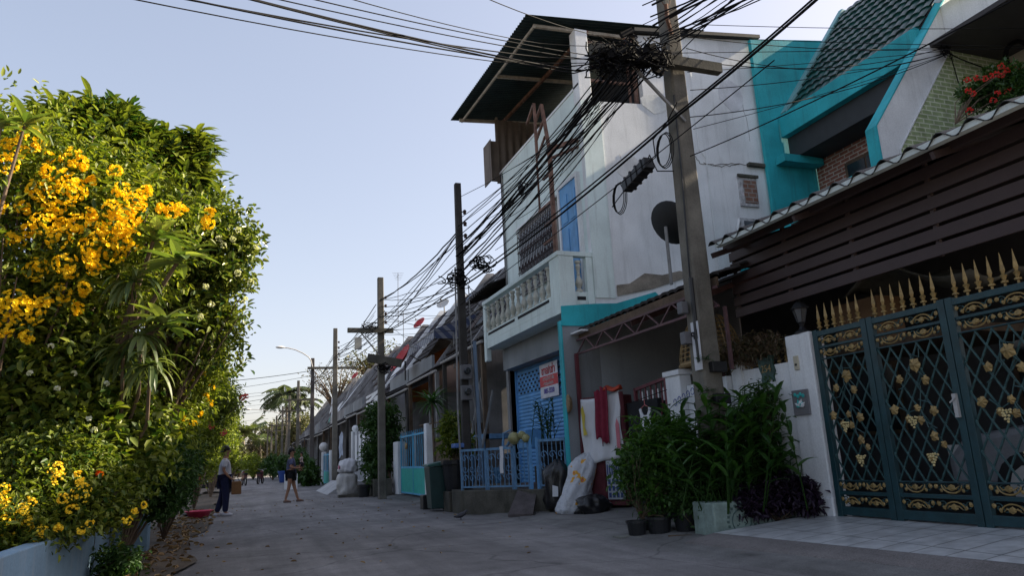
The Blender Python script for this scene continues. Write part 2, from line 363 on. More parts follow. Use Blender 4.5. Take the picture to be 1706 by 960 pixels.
# ================= teal A-frame house (B) and the near house (A) =================
def text_mesh(body, name, size, m, parent, loc, rot, extr=.002, align='CENTER', bold=0):
    cu = bpy.data.curves.new('t', 'FONT'); cu.body = body; cu.size = size; cu.extrude = extr; cu.align_x = align; cu.align_y = 'CENTER'; cu.offset = bold; cu.resolution_u = 3
    t = bpy.data.objects.new('t', cu); COL.objects.link(t); bpy.context.view_layer.update()
    me = bpy.data.meshes.new_from_object(t.evaluated_get(bpy.context.evaluated_depsgraph_get())); bpy.data.objects.remove(t)
    me.name = name; me.materials.clear(); me.materials.append(m)
    o = bpy.data.objects.new(name, me); COL.objects.link(o)
    if parent is not None: o.parent = parent; o.location = Vector(loc)-rootloc(parent)
    else: o.location = loc
    o.rotation_euler = rot; return o
FACE_ROAD = (pi/2, 0, -pi/2)     # text standing upright, read from the road (facing -X)

# --- near house A ---
A = thing('near_house', 'terraced house with green brick upper wall and white roof beam behind the ornate gate', 'house', (9, 5.4, 0))
FINX = [(9.43, 3.6), (9.43, 5.95), (11.72, 8.83), (13.4, 10.9), (14.4, 10.9), (14.4, 0.2), (9.43, .2)]
MB().prism([(x, 8.08, z) for x, z in FINX], (0, .1, 0)).build('party_wall', WHITEP, A)
BRK = brickmat('green_brick', (.30,.38,.18), (.37,.45,.24), (.66,.70,.52), (0, 2), 1, .23, .085, .012)
MB().prism([(9.87,8.068,4.6),(9.87,8.068,5.57),(11.52,8.068,7.68),(12.75,8.068,8.0),(12.75,8.068,4.6)], (0,.01,0)).build('brick_cladding', BRK, A)
MB().bar((9.82,8.06,5.2),(9.84,8.06,5.58),.02).bar((9.84,8.06,5.58),(11.52,8.06,7.72),.02).build('conduit', WHITEP, A)
MB().box(11.45, 11.68, 2.4, 8.08, 7.72, 8.5).build('roof_beam', WHITEP, A, bevel=.01)
mb = MB(); corr(mb, (11.2,8.05,8.45), (11.2,2.4,8.45), (13.4,8.05,10.95), .2, .03); mb.build('roof', colmat('pale_green_sheet', (.35,.42,.42)), A, solid=.01)
CREAM = mat('cream_plaster', (.50,.45,.38), .8, .15, 1.5, streak=.4, dirt=(.25,.2,.15))
MB().box(12.75, 12.9, 2.4, 8.08, 3.6, 8.6).build('back_wall', CREAM, A)
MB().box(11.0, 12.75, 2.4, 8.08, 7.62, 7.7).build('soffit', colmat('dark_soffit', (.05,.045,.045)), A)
MB().box(9.45, 12.75, 2.4, 8.08, 4.45, 4.6).build('balcony_slab', CONC, A)
MB().box(9.43, 9.55, 2.4, 8.08, 4.6, 4.95).build('balcony_parapet', WHITEP, A)
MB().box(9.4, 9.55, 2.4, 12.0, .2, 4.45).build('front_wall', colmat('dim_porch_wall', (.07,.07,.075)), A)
MB().prism([(x, 2.5, z) for x, z in FINX], (0, .1, 0)).build('party_wall', WHITEP, A)
f = MB().box(9.33, 9.4, 5.2, 6.6, 1.1, 2.3).build('window', WOOD, A); MB().box(9.32, 9.328, 5.27, 6.53, 1.16, 2.24).build('pane', GLASSD, f)
f = MB().box(9.33, 9.4, 3.6, 4.6, .2, 2.3).build('door', WOOD, A); MB().tube([(9.3,3.7,1.2),(9.3,3.7,1.32)], .015).build('handle', STEEL, f)
# awning: rises inwards; pale edge strip shows between the waves
MB().prism([(6.36,8.06,3.45),(6.36,8.06,3.74),(9.42,8.06,4.72),(9.42,8.06,3.45)], (0,-.03,0)).build('shade_filler_gable', colmat('shade_filler_board', (.03,.025,.025)), A)  # added dark sheet: shuts off the bright view past the awning end
AWN = thing('corrugated_awning', 'dark wavy corrugated awning above the ornate gate, pale strip along its edge', 'awning', (6.3, 5.4, 3.5))
mb = MB(); corr(mb, (5.68,7.72,3.62), (5.68,2.5,3.60), (9.5,7.92,4.9), .305, .045, 3); mb.build('sheet', DSHEET, AWN, solid=.008)
mb = MB(); mb.box(5.70, 5.78, 2.5, 7.6, 3.57, 3.622)
mb.build('edge_strip', colmat('pale_eave_strip', (.50,.56,.55)), AWN)
mb = MB()
for x, z in ((6.0, 3.66), (7.2, 4.05), (8.4, 4.45)): mb.box(x-.03, x+.03, 2.5, 7.8, z-.08, z)
for y in (2.6, 4.4, 6.2, 7.75): mb.bar((5.75, y, 3.5), (9.4, y, 4.75), .04, .07)
mb.build('purlin', colmat('brown_steel', (.05,.035,.035)), AWN, each=True)
SL = thing('slat_screen', 'brown horizontal slat screen hanging under the wavy corrugated awning', 'screen', (6.3, 5.4, 2.7))
for k in range(6):
    z = 2.74+k*.158
    MB().box(6.28, 6.305, 2.5, 8.1, z, z+.122).build('slat', BROWN, SL, bevel=.004)
mb = MB()
for y in (2.8, 3.9, 4.95, 6.0, 7.05, 8.06): mb.box(6.31, 6.35, y-.02, y+.02, 2.74, 3.72)
mb.build('upright', BROWN, SL, each=True)
# front wall with gate pillar
FW = thing('white_wall', 'white painted front wall with gate pillar, house number and lantern', 'wall', (6.4, 7.6, .1))
MB().box(6.3, 6.42, 7.22, 8.3, .05, 2.02).prism([(6.3,8.3,.05),(6.3,9.0,.05),(6.3,9.0,1.95),(6.3,8.3,1.98)], (.12,0,0)).build('wall_panel', WHITEP, FW)
MB().box(6.28, 6.50, 6.80, 7.22, .05, 2.33).box(6.26,6.52,6.78,7.24,.05,.42).build('pillar', WHITEP, FW, bevel=.015)
MB().box(6.27, 6.44, 8.12, 8.34, .05, 2.2).build('pillar', WHITEP, FW, bevel=.012)
gold = mat('old_gold_paint', (.29,.20,.075), .5, .3, 14, metal=.25, bump=.2, spec=.5)
def spear(mb, x, y, z, s=1.0):
    mb.lathe([(.010*s,-.03),(.012*s,.03*s),(.03*s,.035*s),(.03*s,.05*s),(.013*s,.06*s),(.022*s,.085*s),(.03*s,.10*s),(.013*s,.115*s)], (x,y,z), 8)
    mb.lathe([(.012*s,.11*s),(.026*s,.15*s),(.020*s,.19*s),(.0015,.315*s)], (x,y,z), 4)
for k in range(7):
    y = 7.32+k*.135; s_ = MB(); spear(s_, 6.36, y, 2.02, .9); s_.build('spear', gold, FW)
# lantern on the pillar
LT = thing('lantern', 'black post lantern with a pointed cap standing on the white gate pillar', 'lamp', (6.36, 6.98, 2.33))
MB().lathe([(.10,0),(.10,.02),(.05,.05),(.025,.09),(.035,.12),(.05,.14)], (6.36,6.98,2.33), 8).build('base', BPLAST, LT)
MB().lathe([(.045,.14),(.085,.30),(.08,.31)], (6.36,6.98,2.33), 6).build('glass', colmat('smoky_glass', (.10,.10,.10), .15), LT)
mb = MB().lathe([(.11,.305),(.115,.32),(.06,.38),(.02,.40),(.012,.44),(.001,.46)], (6.36,6.98,2.33), 6)
for k in range(6):
    t = k*pi/3; mb.bar((6.36+.045*cos(t),6.98+.045*sin(t),2.47),(6.36+.088*cos(t),6.98+.088*sin(t),2.64),.008)
mb.build('cap', BPLAST, LT)
# doorbell, number plate, lotus tile
o = MB().box(6.262,6.28,7.02,7.10,1.90,2.07).build('doorbell', colmat('aged_plastic', (.50,.46,.36)), bevel=.006); tag(o, 'cream doorbell box on the white gate pillar below the lantern', 'doorbell')
MB().box(6.255,6.262,7.045,7.075,1.95,1.975).build('button', BPLAST, o)
NP = thing('number_plate', 'dark green leaf-shaped house number plate reading 254 on the white wall', 'number plate', (6.29, 7.66, 1.98))
pl = [(-.15,.17),(-.12,.13),(-.05,.16),(.03,.14),(.12,.2),(.15,.15),(.13,.06),(.16,-.04),(.12,-.1),(.13,-.17),(.05,-.13),(-.03,-.16),(-.09,-.22),(-.12,-.13),(-.1,-.08),(-.14,.02)]
MB().prism([(6.275, 7.62-y, 1.98+z) for y, z in pl], (.02,0,0)).build('plate', mat('dark_green_ceramic', (.03,.075,.06), .5, .5, 12, bump=.3), NP)
text_mesh('254', 'numerals', .13, gold, NP, (6.27, 7.62, 1.98), FACE_ROAD)
LO = thing('lotus_tile', 'square grey wall tile with a white and turquoise lotus relief on the pillar', 'wall tile', (6.25, 7.02, 1.3))
MB().box(6.255,6.278,6.93,7.20,1.36,1.66).build('tile', colmat('grey_slate', (.17,.17,.18)), LO, bevel=.006)
mb = MB(); mg = MB()
for k in range(9):
    t = pi*(k+.5)/9; r = .10 if k % 2 else .075; c = (6.25, 7.065, 1.46); tgt = (6.245, 7.065+r*cos(t), 1.46+r*sin(t)*.95)
    (mb if k % 3 else mg).tube([c, (6.243, (c[1]+tgt[1])/2, (c[2]+tgt[2])/2), tgt], [.012,.02,.002], 6)
mb.build('petal', colmat('white_relief', (.62,.66,.68)), LO); 
for k in range(4): mg.ball((6.25,7.0+k*.045,1.585+.02*(k%2)), .025, 6, 4, (.4,1,1))
mg.build('leaf', colmat('turquoise_relief', (.05,.42,.40)), LO)

# --- ornate gate ---
GT = mat('dark_teal_iron', (.012,.045,.055), .45, .25, 8, bump=.15, spec=.5)
GT2 = mat('worn_teal_iron', (.03,.075,.078), .5, .3, 20, bump=.2, spec=.4)
def spiral(cx, cz, r, turns, dirn=1, start=0, k=14, grow=1.0):
    return [(cx+r*(1-.8*i/k)*cos(start+dirn*turns*2*pi*i/k), cz+r*(1-.8*i/k)*sin(start+dirn*turns*2*pi*i/k)) for i in range(k+1)]
def gate_leaf(loc, Wd, label, seed):
    g = thing('ornamental_gate', label, 'gate', loc, -pi/2, 'ornate teal and gold driveway gate leaves'); rr = random.Random(seed)
    L = lambda n, mb, m, par=g, **k: mb.build(n, m, par, local=True, **k)
    H0, H1 = .02, 2.08                        # leaf bottom / top rail (local z)
    fr = MB().box(0,.075,-.03,.03,0,H1+.02).box(Wd-.075,Wd,-.03,.03,0,H1+.02).box(.075,Wd-.075,-.028,.028,H0,H0+.09).box(.075,Wd-.075,-.028,.028,H1-.06,H1)
    fr.box(.075,Wd-.075,-.02,.02,H0+.215,H0+.255).box(.075,Wd-.075,-.02,.02,H0+.36,H0+.375).box(.075,Wd-.075,-.02,.02,H1-.205,H1-.175).box(.075,Wd-.075,-.02,.02,H1-.335,H1-.32)
    L('frame', fr, GT, bevel=.004)
    z0, z1 = H0+.375, H1-.335; w = Wd-.15; nx = 5 if Wd > .85 else 4; dx = w/nx; nz = 5; dz = (z1-z0)/nz
    lt = MB(); kn = lt; k0 = 0
    for s_ in (1, -1):
        for k in range(-nz, nx+1):
            pts = []
            for j in range(nz+1):
                u = (k+j) if s_ > 0 else (nx-k-j)
                if 0 <= u <= nx: pts.append((.075+u*dx, .008*s_, z0+j*dz))
            if len(pts) >= 2: lt.bar(pts[0], pts[-1], .014, .014)
    for j in range(nz+1):
        for i in range(nx+1): kn.ball((.075+i*dx, 0, z0+j*dz), .016, 6, 4)
    for j in range(nz):
        for i in range(nx): kn.ball((.075+(i+.5)*dx, 0, z0+(j+.5)*dz), .016, 6, 4)
    L('lattice', lt, GT2)
    for (zc, flipz) in ((H1-.118,1), (H1-.262,-1), (H0+.31,-1), (H0+.152,1)):
        sc = MB(); gd = MB(); nseg = 2 if Wd > .85 else 2; sw = w/nseg
        for q in range(nseg):
            cx = .075+sw*(q+.5)
            for d in (-1, 1):
                sc.tube([(x,0,z) for x, z in spiral(cx+d*sw*.34, zc+.005, .045, 1.3, d, 0 if d > 0 else pi)], .006, 5)
                sc.tube([(x,0,z) for x, z in spiral(cx+d*sw*.17, zc-.01*flipz, .035, 1.2, -d, pi/2)], .006, 5)
                gd.ball((cx+d*sw*.42,-.02,zc+.02), .022, 6, 4, (1,.5,1), .2); gd.ball((cx+d*sw*.29,-.02,zc-.015), .018, 6, 4, (1,.5,1), .2)
            gd.tube([(cx+sw*.27*cos(t), -.02, zc-.035*flipz+flipz*.075*sin(t)) for t in [pi*i/10 for i in range(11)]], [.005]+[.008]*9+[.005], 5)
            gd.ball((cx,-.025,zc-.01*flipz), .034, 5, 3, (1.2,.4,.9), .15)
            for d in (-1, 1): gd.tube([(cx,-.02,zc-.02*flipz),(cx+d*.05,-.03,zc),(cx+d*.085,-.02,zc-.03*flipz)], [.008,.009,.002], 5)
        L('scroll_lattice', sc, GT2); L('gold_ornament', gd, gold)
    n = 7 if Wd > .85 else 6
    for k in range(n):
        s_ = MB(); spear(s_, .05+(Wd-.1)*(k+.5)/n, 0, H1, 1.0); L('spear', s_, gold)
    # vine with leaves and grapes
    vb = MB(); u0 = Wd*.5
    stems = [[(u0,-.03,1.62),(u0-.02,-.04,1.45),(u0+.06,-.04,1.3),(u0+.02,-.04,1.1),(u0+.08,-.04,.9)],
             [(u0-.02,-.03,1.45),(u0-.12,-.04,1.32),(u0-.2,-.04,1.28)], [(u0+.04,-.03,1.33),(u0+.12,-.04,1.42),(u0+.05,-.04,1.52)],
             [(u0+.02,-.04,1.1),(u0-.1,-.04,1.05),(u0-.22,-.04,1.12)], [(u0+.03,-.04,1.2),(u0+.14,-.04,1.16),(u0+.2,-.04,1.05)],
             [(u0+.05,-.04,.98),(u0+.16,-.04,.88)], [(u0,-.03,1.62),(u0+.1,-.04,1.58),(u0+.13,-.04,1.66)]]
    for st in stems:
        vb.tube([(x+rr.uniform(-.02,.02), y, z+rr.uniform(-.02,.02)) for x, y, z in st], .006, 5)
    L('vine', vb, GT2)
    for (du, z, s_) in ((.06,1.52,1.25),(-.15,1.40,.85),(.15,1.36,.9),(-.27,1.10,1.0),(.0,1.10,.75),(.18,1.06,.95),(.14,.82,.9),(.23,.74,.7),(-.12,1.0,.8),(.02,.98,.8),(.06,.62,.8)):
        lf = MB(); cx, cz = u0+du*(Wd/.95), z; a0 = rr.uniform(0, 6.28); pts = []
        for i in range(15):
            t = a0+i*2*pi/15; r = (.036+.022*abs(cos(2.5*(t-a0))))*s_; pts.append((cx+r*cos(t)*rr.uniform(.85,1.15), -.055+(.01 if i % 2 else 0), cz+r*sin(t)*rr.uniform(.85,1.15)))
        lf.add(pts+[(cx,-.07,cz)], [(i,(i+1)%15,15) for i in range(15)]); L('gold_leaf', lf, gold, solid=.004)
    for (du, z) in ((-.06,.96),(.09,.60)):
        gb = MB()
        for r_ in range(5):
            for c_ in range(5-r_):
                gb.ball((u0+du+(c_-(4-r_)/2)*.026+rr.uniform(-.007,.007), -.06+rr.uniform(-.012,.004), z+.05-r_*.024+rr.uniform(-.006,.006)), .0125, 6, 4)
        L('grape_bunch', gb, mat('pale_gold', (.55,.45,.22), .5, .2, 20))
    return g
g1 = gate_leaf((6.3, 6.74, .22), .80, 'narrow ornate teal gate leaf with gold grapes next to the white pillar', 1)
g2 = gate_leaf((6.3, 5.93, .22), .95, 'middle ornate teal gate leaf with gold grapes and the latch', 2)
g3 = gate_leaf((6.3, 4.97, .22), .95, 'ornate teal gate leaf at the right edge, pale car visible behind', 3)
MB().box(.88,.92,-.06,-.03,.98,1.2).bar((.86,-.07,1.12),(.92,-.07,1.16),.012).build('latch', colmat('zinc', (.4,.4,.4), .3), g2, local=True)
g4 = gate_leaf((6.3, 4.0, .22), .95, 'ornate teal gate leaf beyond the right edge of the view', 4)

# --- teal house B ---
B = thing('teal_house', 'teal terraced house with a steep green tile roof and brick balcony wall', 'house', (9, 10.1, 0))
FIN2 = [(x-.0, z) for x, z in FINX]
MB().prism([(x-.004, 8.182, z+.004) for x, z in FINX], (0, .1, 0)).build('party_wall', TEAL, B)
# teal capping over the front edge of the shared fin
capp = MB()
for (a, b_) in zip(FINX[:4], FINX[1:5]): capp.prism([(a[0]-.02,8.07,a[1]),(b_[0]-.02,8.07,b_[1]),(b_[0]+.01,8.07,b_[1]+.0),(a[0]+.01,8.07,a[1]+.0)], (0,.22,0))
capp.build('coping', TEAL, B)
MB().prism([(x, 11.88, z) for x, z in [(10.52,.2),(10.52,10.0),(12.9,10.35),(13.4,11.3),(14.4,11.3),(14.4,.2)]], (0, .1, 0)).build('party_wall', TEAL, B)
mb = MB(); tiles(mb, (11.15,11.87,8.16), (11.15,8.29,8.16), (13.3,11.87,11.1), .20, .29, .032, .042, 6); mb.build('roof', GREENT, B)
MB().prism([(11.1,11.87,8.1),(11.1,8.29,8.1),(13.3,8.29,11.02),(13.3,11.87,11.02)], (.05,0,-.04)).build('roof_deck', DARK, B)
MB().bar((11.1,11.80,8.2),(13.3,11.80,11.16),.16,.08).build('verge_board', colmat('pale_teal_board', (.20,.40,.42)), B)
MB().prism([(12.1,8.9,9.50),(12.1,8.6,9.50),(12.62,8.6,10.2),(12.62,8.9,10.2)],(-.03,0,.03)).build('roof_patch', colmat('pale_patch', (.45,.47,.48)), B)
MB().box(10.98, 11.16, 8.29, 11.87, 7.62, 8.14).build('roof_beam', TEAL, B, bevel=.008)
MB().box(11.2, 11.849, 8.29, 11.87, 7.12, 7.2).box(11.16,11.2,8.29,11.87,7.12,7.64).build('soffit', colmat('shade_dark_soffit', (.04,.045,.05)), B)  # lowered and coloured dark to give the balcony recess its shade
MB().prism([(10.74,11.87,6.95),(10.74,11.87,7.12),(11.3,11.87,7.12),(11.8,11.87,7.1),(11.8,11.87,6.95)], (0,-.28,0)).build('ledge', TEAL, B)
RB = brickmat('red_brick', (.22,.075,.05), (.27,.10,.07), (.45,.42,.38), (1, 2), 1, .24, .085, .012)
MB().box(11.85, 12.0, 8.29, 11.87, 4.4, 7.7).build('brick_wall', RB, B)
for y in (10.5, 8.9):
    f = MB().box(11.80, 11.86, y-.55, y+.55, 5.2, 6.75).build('window', WOOD, B)
    MB().box(11.79, 11.798, y-.48, y-.02, 5.27, 6.68).box(11.79,11.798,y+.02,y+.48,5.27,6.68).build('pane', GLASSD, f)
MB().box(9.5, 12.0, 8.29, 11.87, 4.3, 4.45).build('balcony_slab', CONC, B)
MB().box(9.45, 9.56, 8.29, 11.87, 4.45, 5.35).build('balcony_parapet', TEAL, B)
MB().box(6.40,9.4,2.5,8.1,3.66,3.70).build('shade_filler_ceiling', colmat('shade_filler_board', (.03,.025,.025)), A)  # added dark board, so the gaps between the slats look shaded
MB().ball((11.0,8.6,7.32), .07, 6, 4, (1,1,1), .3).tube([(11.0,8.6,7.35),(11.0,8.6,7.66)], .006).build('wall_lamp', gold, B)
f = MB().box(9.33, 9.4, 10.1, 11.2, .2, 2.4).build('door', WOOD, B); MB().tube([(9.3,10.2,1.2),(9.3,10.2,1.32)], .015).build('handle', STEEL, f)
mb = MB(); mb.box(9.33,9.38,8.4,9.7,1.1,2.2); f = mb.build('window', WOOD, B); MB().box(9.32,9.328,8.46,9.64,1.16,2.14).build('pane', GLASSD, f)

# carport of B
CP = thing('carport_roof', 'small dark tile carport roof on a maroon steel truss beside the white building', 'carport roof', (6.5, 10, 3))
mb = MB(); tiles(mb, (5.78,12.02,3.24), (5.78,7.7,3.24), (9.4,12.02,4.5), .2, .36, .03, .03, 6); mb.build('tile_sheet', DROOF, CP)
mb = MB().prism([(5.8,12.0,3.17),(5.8,7.75,3.17),(9.4,7.75,4.43),(9.4,12.0,4.43)], (0,0,-.03)); mb.build('underside', DARK, CP)
TRM = mat('faded_maroon_steel', (.11,.06,.065), .65, .3, 8, bump=.2)
MB().box(5.77,5.80,7.75,12.0,3.1,3.22).build('eave_board', WOOD, CP)
MB().box(5.62,5.86,11.6,12.06,3.18,3.21).build('flashing', WHITEP, CP)
tr = MB(); yA, yB, zt, zb = 12.0, 7.7, 3.07, 2.82
tr.bar((5.72,yA,zt),(5.72,yB,zt),.035).bar((5.72,yA,zb),(5.72,yB,zb),.035); n = 12
for k in range(n):
    y0 = yA-(yA-yB)*k/n; y1 = yA-(yA-yB)*(k+1)/n
    tr.bar((5.72,y0,zt if k%2 else zb),(5.72,y1,zb if k%2 else zt),.022)
tr.build('truss', TRM, CP)
MB().box(5.64,5.70,11.93,11.99,.15,2.82).build('post', MAROON, CP); MB().box(5.83,5.87,7.73,7.77,2.0,2.82).build('post', TRM, CP)
mb = MB()
for y in (8.6,10.2): mb.bar((5.85,y,3.05),(9.4,y,4.3),.04,.08)
mb.build('rafter', TRM, CP, each=True)
# ================= white three-storey corner building (C) =================
C_ = thing('white_building', 'tall white three-storey shophouse with balcony, blue roller shutter and tilted roof canopy', 'building', (8.5, 14.5, 0))
Y0, Y1, XF = 12.05, 17.0, 6.2
# side wall facing the camera, stepping up behind the roof terrace
MB().prism([(XF,Y0,.1),(XF,Y0,8.0),(7.68,Y0,8.1),(7.68,Y0,9.72),(10.72,Y0,10.1),(10.72,Y0,.1)], (0,.15,0)).build('side_wall', WHITEP, C_)
MB().box(XF-.012, 6.62, Y0-.02, Y0-.002, 3.9, 8.0).build('corner_pilaster', MINT, C_)
MB().prism([(XF,Y0+.15,3.4),(XF,Y1,3.4),(XF,Y1,8.35),(XF,Y0+.15,8.35)], (.15,0,0)).build('front_wall', MINT, C_)
MB().box(XF, XF+.15, Y0+.15, 12.6, .3, 3.4).box(XF, XF+.15, 16.85, Y1, .3, 3.4).build('ground_wall', MINT, C_, each=True)
MB().box(XF, 10.7, Y1-.15, Y1, .1, 8.35).build('far_wall', WHITEP, C_)
MB().box(XF+.15, 10.7, Y0+.15, Y1-.15, 6.6, 6.75).build('roof_slab', CONC, C_)
MB().box(XF-.02, XF+.17, Y0, Y1, 8.35, 8.40).build('coping', WHITEP, C_)
MB().box(7.7, 10.7, Y1-.2, Y1, 8.35, 9.9).build('stair_wall', WHITEP, C_)
MB().box(XF-.02, XF+.26, Y0-.015, Y0+.26, 8.0, 9.62).build('roof_pillar', WHITEP, C_, bevel=.01)
# projecting wing wall at ground floor (teal edge) + grey inner face
MB().box(5.46, XF+.0, Y0-.0, Y0+.14, .1, 3.45).build('wing_wall', GREYP, C_)
MB().box(5.44, 5.46, Y0-.01, Y0+.15, .6, 3.45).build('teal_edge', TEAL, C_)
tb = [(5.46,3.35),(5.46,3.72),(6.15,3.78),(6.62,3.80),(7.5,4.05),(7.6,3.95),(6.9,3.6),(6.3,3.35)]
MB().prism([(x,Y0-.024,z) for x, z in tb], (0,.02,0)).build('painted_band', TEAL, C_)
MB().prism([(XF,Y0-.006,.1),(XF,Y0-.006,3.3),(9.4,Y0-.006,4.4),(9.4,Y0-.006,.1)], (0,.004,0)).build('carport_side', mat('dull_grey_paint', (.30,.33,.36), .8, .15, 1.2, streak=.3, dirt=(.15,.15,.15)), C_)
MB().prism([(6.66,Y0-.022,3.95),(7.4,Y0-.022,4.10),(8.5,Y0-.022,4.45),(8.1,Y0-.022,4.50),(7.7,Y0-.022,4.40),(7.3,Y0-.022,4.42),(6.95,Y0-.022,4.2),(6.66,Y0-.022,4.16)], (0,.012,0)).build('bare_cement', mat('bare_cement_stain', (.27,.24,.2), .9, .35, 5, bump=.5), C_)
# balcony
bx, by0, by1, bz0, bz1 = 5.5, 12.1, 16.75, 3.62, 4.80
MB().box(bx, XF, by0, by1, bz0, bz0+.16).build('balcony_slab', MINT, C_)
rl = MB().box(bx-.04,bx+.12,by0-.04,by1,bz1-.09,bz1).box(bx+.12,XF,by0-.04,by0+.12,bz1-.09,bz1).box(bx,bx+.08,by0,by1,bz0+.16,bz0+.40)
rl.box(bx,bx+.08,by0+.7,by1-.2,bz0-.0,bz0+.0) if False else None
rl.box(bx+.08,XF,by0,by0+.08,bz0+.16,bz0+.40)
rl.build('balcony_rail', MINT, C_, bevel=.008)
MB().box(bx-.02,bx+.30,by0-.03,by0+.10,bz0-.02,bz1-.09).box(bx-.02,bx+.10,by0+.10,by0+.42,bz0-.02,bz1-.09).box(bx-.02,bx+.1,by1-.18,by1,bz0-.3,bz1-.09).box(XF-.14,XF,by0-.03,by0+.10,bz0-.02,bz1-.09).build('balcony_post', MINT, C_, bevel=.01, each=True)
drk = MB().box(bx-.004,bx+.02,by0+.55,by0+2.3,bz0+.30,bz0+.36).box(bx-.004,bx+.02,by0+2.5,by1-.3,bz0+.30,bz0+.36).box(bx+.34,XF-.18,by0-.004,by0+.02,bz0+.24,bz0+.31)
drk.build('rail_slot', DARK, C_, each=True)
balm = mat('aged_baluster', (.52,.52,.46), .85, .25, 6, bump=.2, streak=.5, dirt=(.25,.22,.15))
def baluster(x, y):
    return MB().lathe([(.065,0),(.065,.05),(.035,.07),(.05,.10),(.075,.17),(.06,.24),(.035,.30),(.03,.34),(.045,.35),(.03,.37),(.035,.43),(.055,.50),(.035,.55),(.06,.58),(.06,.62)], (x,y,bz0+.40), 10).build('baluster', balm, C_, smooth=False)
for k in range(12): baluster(bx+.05, by0+.62+k*.345)
baluster(5.92, by0+.05)
MB().box(5.95, XF, 12.2, 16.75, 3.1, bz0).build('lintel_beam', GREYP, C_)
MB().box(XF+.02,XF+.3,12.6,16.85,3.10,3.45).build('shutter_box', GREYP, C_)
# roller shutter with a narrow door leaf
def shutter(y0, y1, nm):
    mb = MB(); n = 34
    mb.grid(lambda u, v: (6.33-.022*abs(sin(v*n*pi)), y0+(y1-y0)*u, .33+v*2.9), 1, n*6)
    return mb.build(nm, BLUEP, C_)
sh = shutter(13.75, 16.8, 'roller_shutter'); shutter(12.65, 13.68, 'roller_shutter')
MB().box(6.27,6.34,13.66,13.78,.3,3.3).box(6.27,6.34,16.8,16.88,.3,3.3).box(6.27,6.34,12.58,12.66,.3,3.3).build('shutter_guide', BLUEP, C_, each=True)
mb = MB()
for r in range(6):
    for c in range(12):
        y = 13.9+c*.235+(.11 if r % 2 else 0); mb.box(6.296, 6.303, y, y+.10, 2.50+r*.085*1.003, 2.54+r*.085*1.003)
mb.build('vent_slot', DARK, sh, each=True)
MB().box(5.9, 6.33, 12.2, 16.85, .1, .33).build('step', CONC, C_)
# sign on the shutter
SG = thing('sale_sign', 'white and red for-sale-or-rent sign in Thai on the blue shutter', 'sign', (6.26, 14.6, 2.4))
sy0, sy1, sz0, sz1 = 14.15, 15.2, 2.33, 3.02
sy0 += .05
MB().box(6.262, 6.27, sy0, sy1, sz0-.06, sz1).build('board', colmat('sign_white', (.62,.62,.68)), SG)
MB().box(6.258, 6.2618, sy0+.0, sy1-.0, sz0+.19, sz0+.42).build('red_band', colmat('sign_red', (.55,.05,.06)), SG)
sgR = colmat('sign_ink_red', (.50,.03,.04)); sgB = colmat('sign_ink_blue', (.10,.08,.35)); sgW = colmat('sign_ink_white', (.7,.6,.6))
cy = (sy0+sy1)/2
text_mesh('ขาย/เช่า', 'lettering', .25, sgR, SG, (6.255, cy, sz0+.53), FACE_ROAD, bold=.004)
text_mesh('ทาวน์เฮ้าส์ 3 ชั้น', 'lettering', .105, sgW, SG, (6.2535, cy, sz0+.355), FACE_ROAD)
text_mesh('ติดต่อเจ้าของ', 'lettering', .10, sgW, SG, (6.2535, cy, sz0+.245), FACE_ROAD)
text_mesh('085-5550', 'lettering', .15, sgB, SG, (6.255, cy, sz0+.08), FACE_ROAD, bold=.003)
# upstairs: grille window, blue door, wall lamp
win = MB().box(6.14,6.2,13.45,15.75,4.75,6.35).build('window', mat('old_white_frame', (.42,.40,.38), .8, .3, 6), C_)
MB().box(6.13,6.138,13.52,15.68,4.82,6.25).build('pane', GLASSD, win)
GR = mat('brown_iron_grille', (.06,.045,.05), .7, .3, 8)
gr = MB()
for k in range(23):
    y = 13.5+k*.1; gr.bar((6.09,y,4.75),(6.09,y,6.33),.014)
for z in (4.78,5.3,5.8,6.3): gr.bar((6.09,13.45,z),(6.09,15.75,z),.018)
for k in range(22):
    for j in range(4):
        gr.tube([(6.085,13.55+k*.1+.04*cos(t+j),4.98+j*.36+(.06*(k%2))+.07*sin(t)) for t in [i*1.05 for i in range(6)]], .007, 4, False)
gr.build('grille', GR, win)
MB().prism([(6.08,13.35,6.38),(6.08,15.85,6.38),(6.2,15.85,6.44),(6.2,13.35,6.44)],(0,0,.04)).build('sill', WHITEP, win)
dr = MB().box(6.15,6.2,12.42,13.25,4.0,6.5).build('door', BLUEP, C_)
mb = MB()
for z in (4.2,4.95,5.7):
    for y in (12.5,12.9): mb.box(6.135,6.15,y,y+.27,z,z+.6)
mb.build('door_panel', BLUEP, dr); MB().box(6.12,6.2,12.34,12.42,4.0,6.58).box(6.12,6.2,13.25,13.33,4.0,6.58).box(6.12,6.2,12.42,13.25,6.5,6.58).build('door_frame', WHITEP, dr)
MB().lathe([(.01,0),(.07,.1),(.085,.22),(.09,.23),(.03,.3),(.005,.34)], (5.98,15.0,7.0), 6).bar((6.2,15.0,7.3),(5.98,15.0,7.36),.02).build('wall_lantern', BPLAST, C_)
MB().tube([(6.17,16.8,8.3),(6.17,16.8,3.6)], .022, 6).build('drainpipe', STEEL, C_)
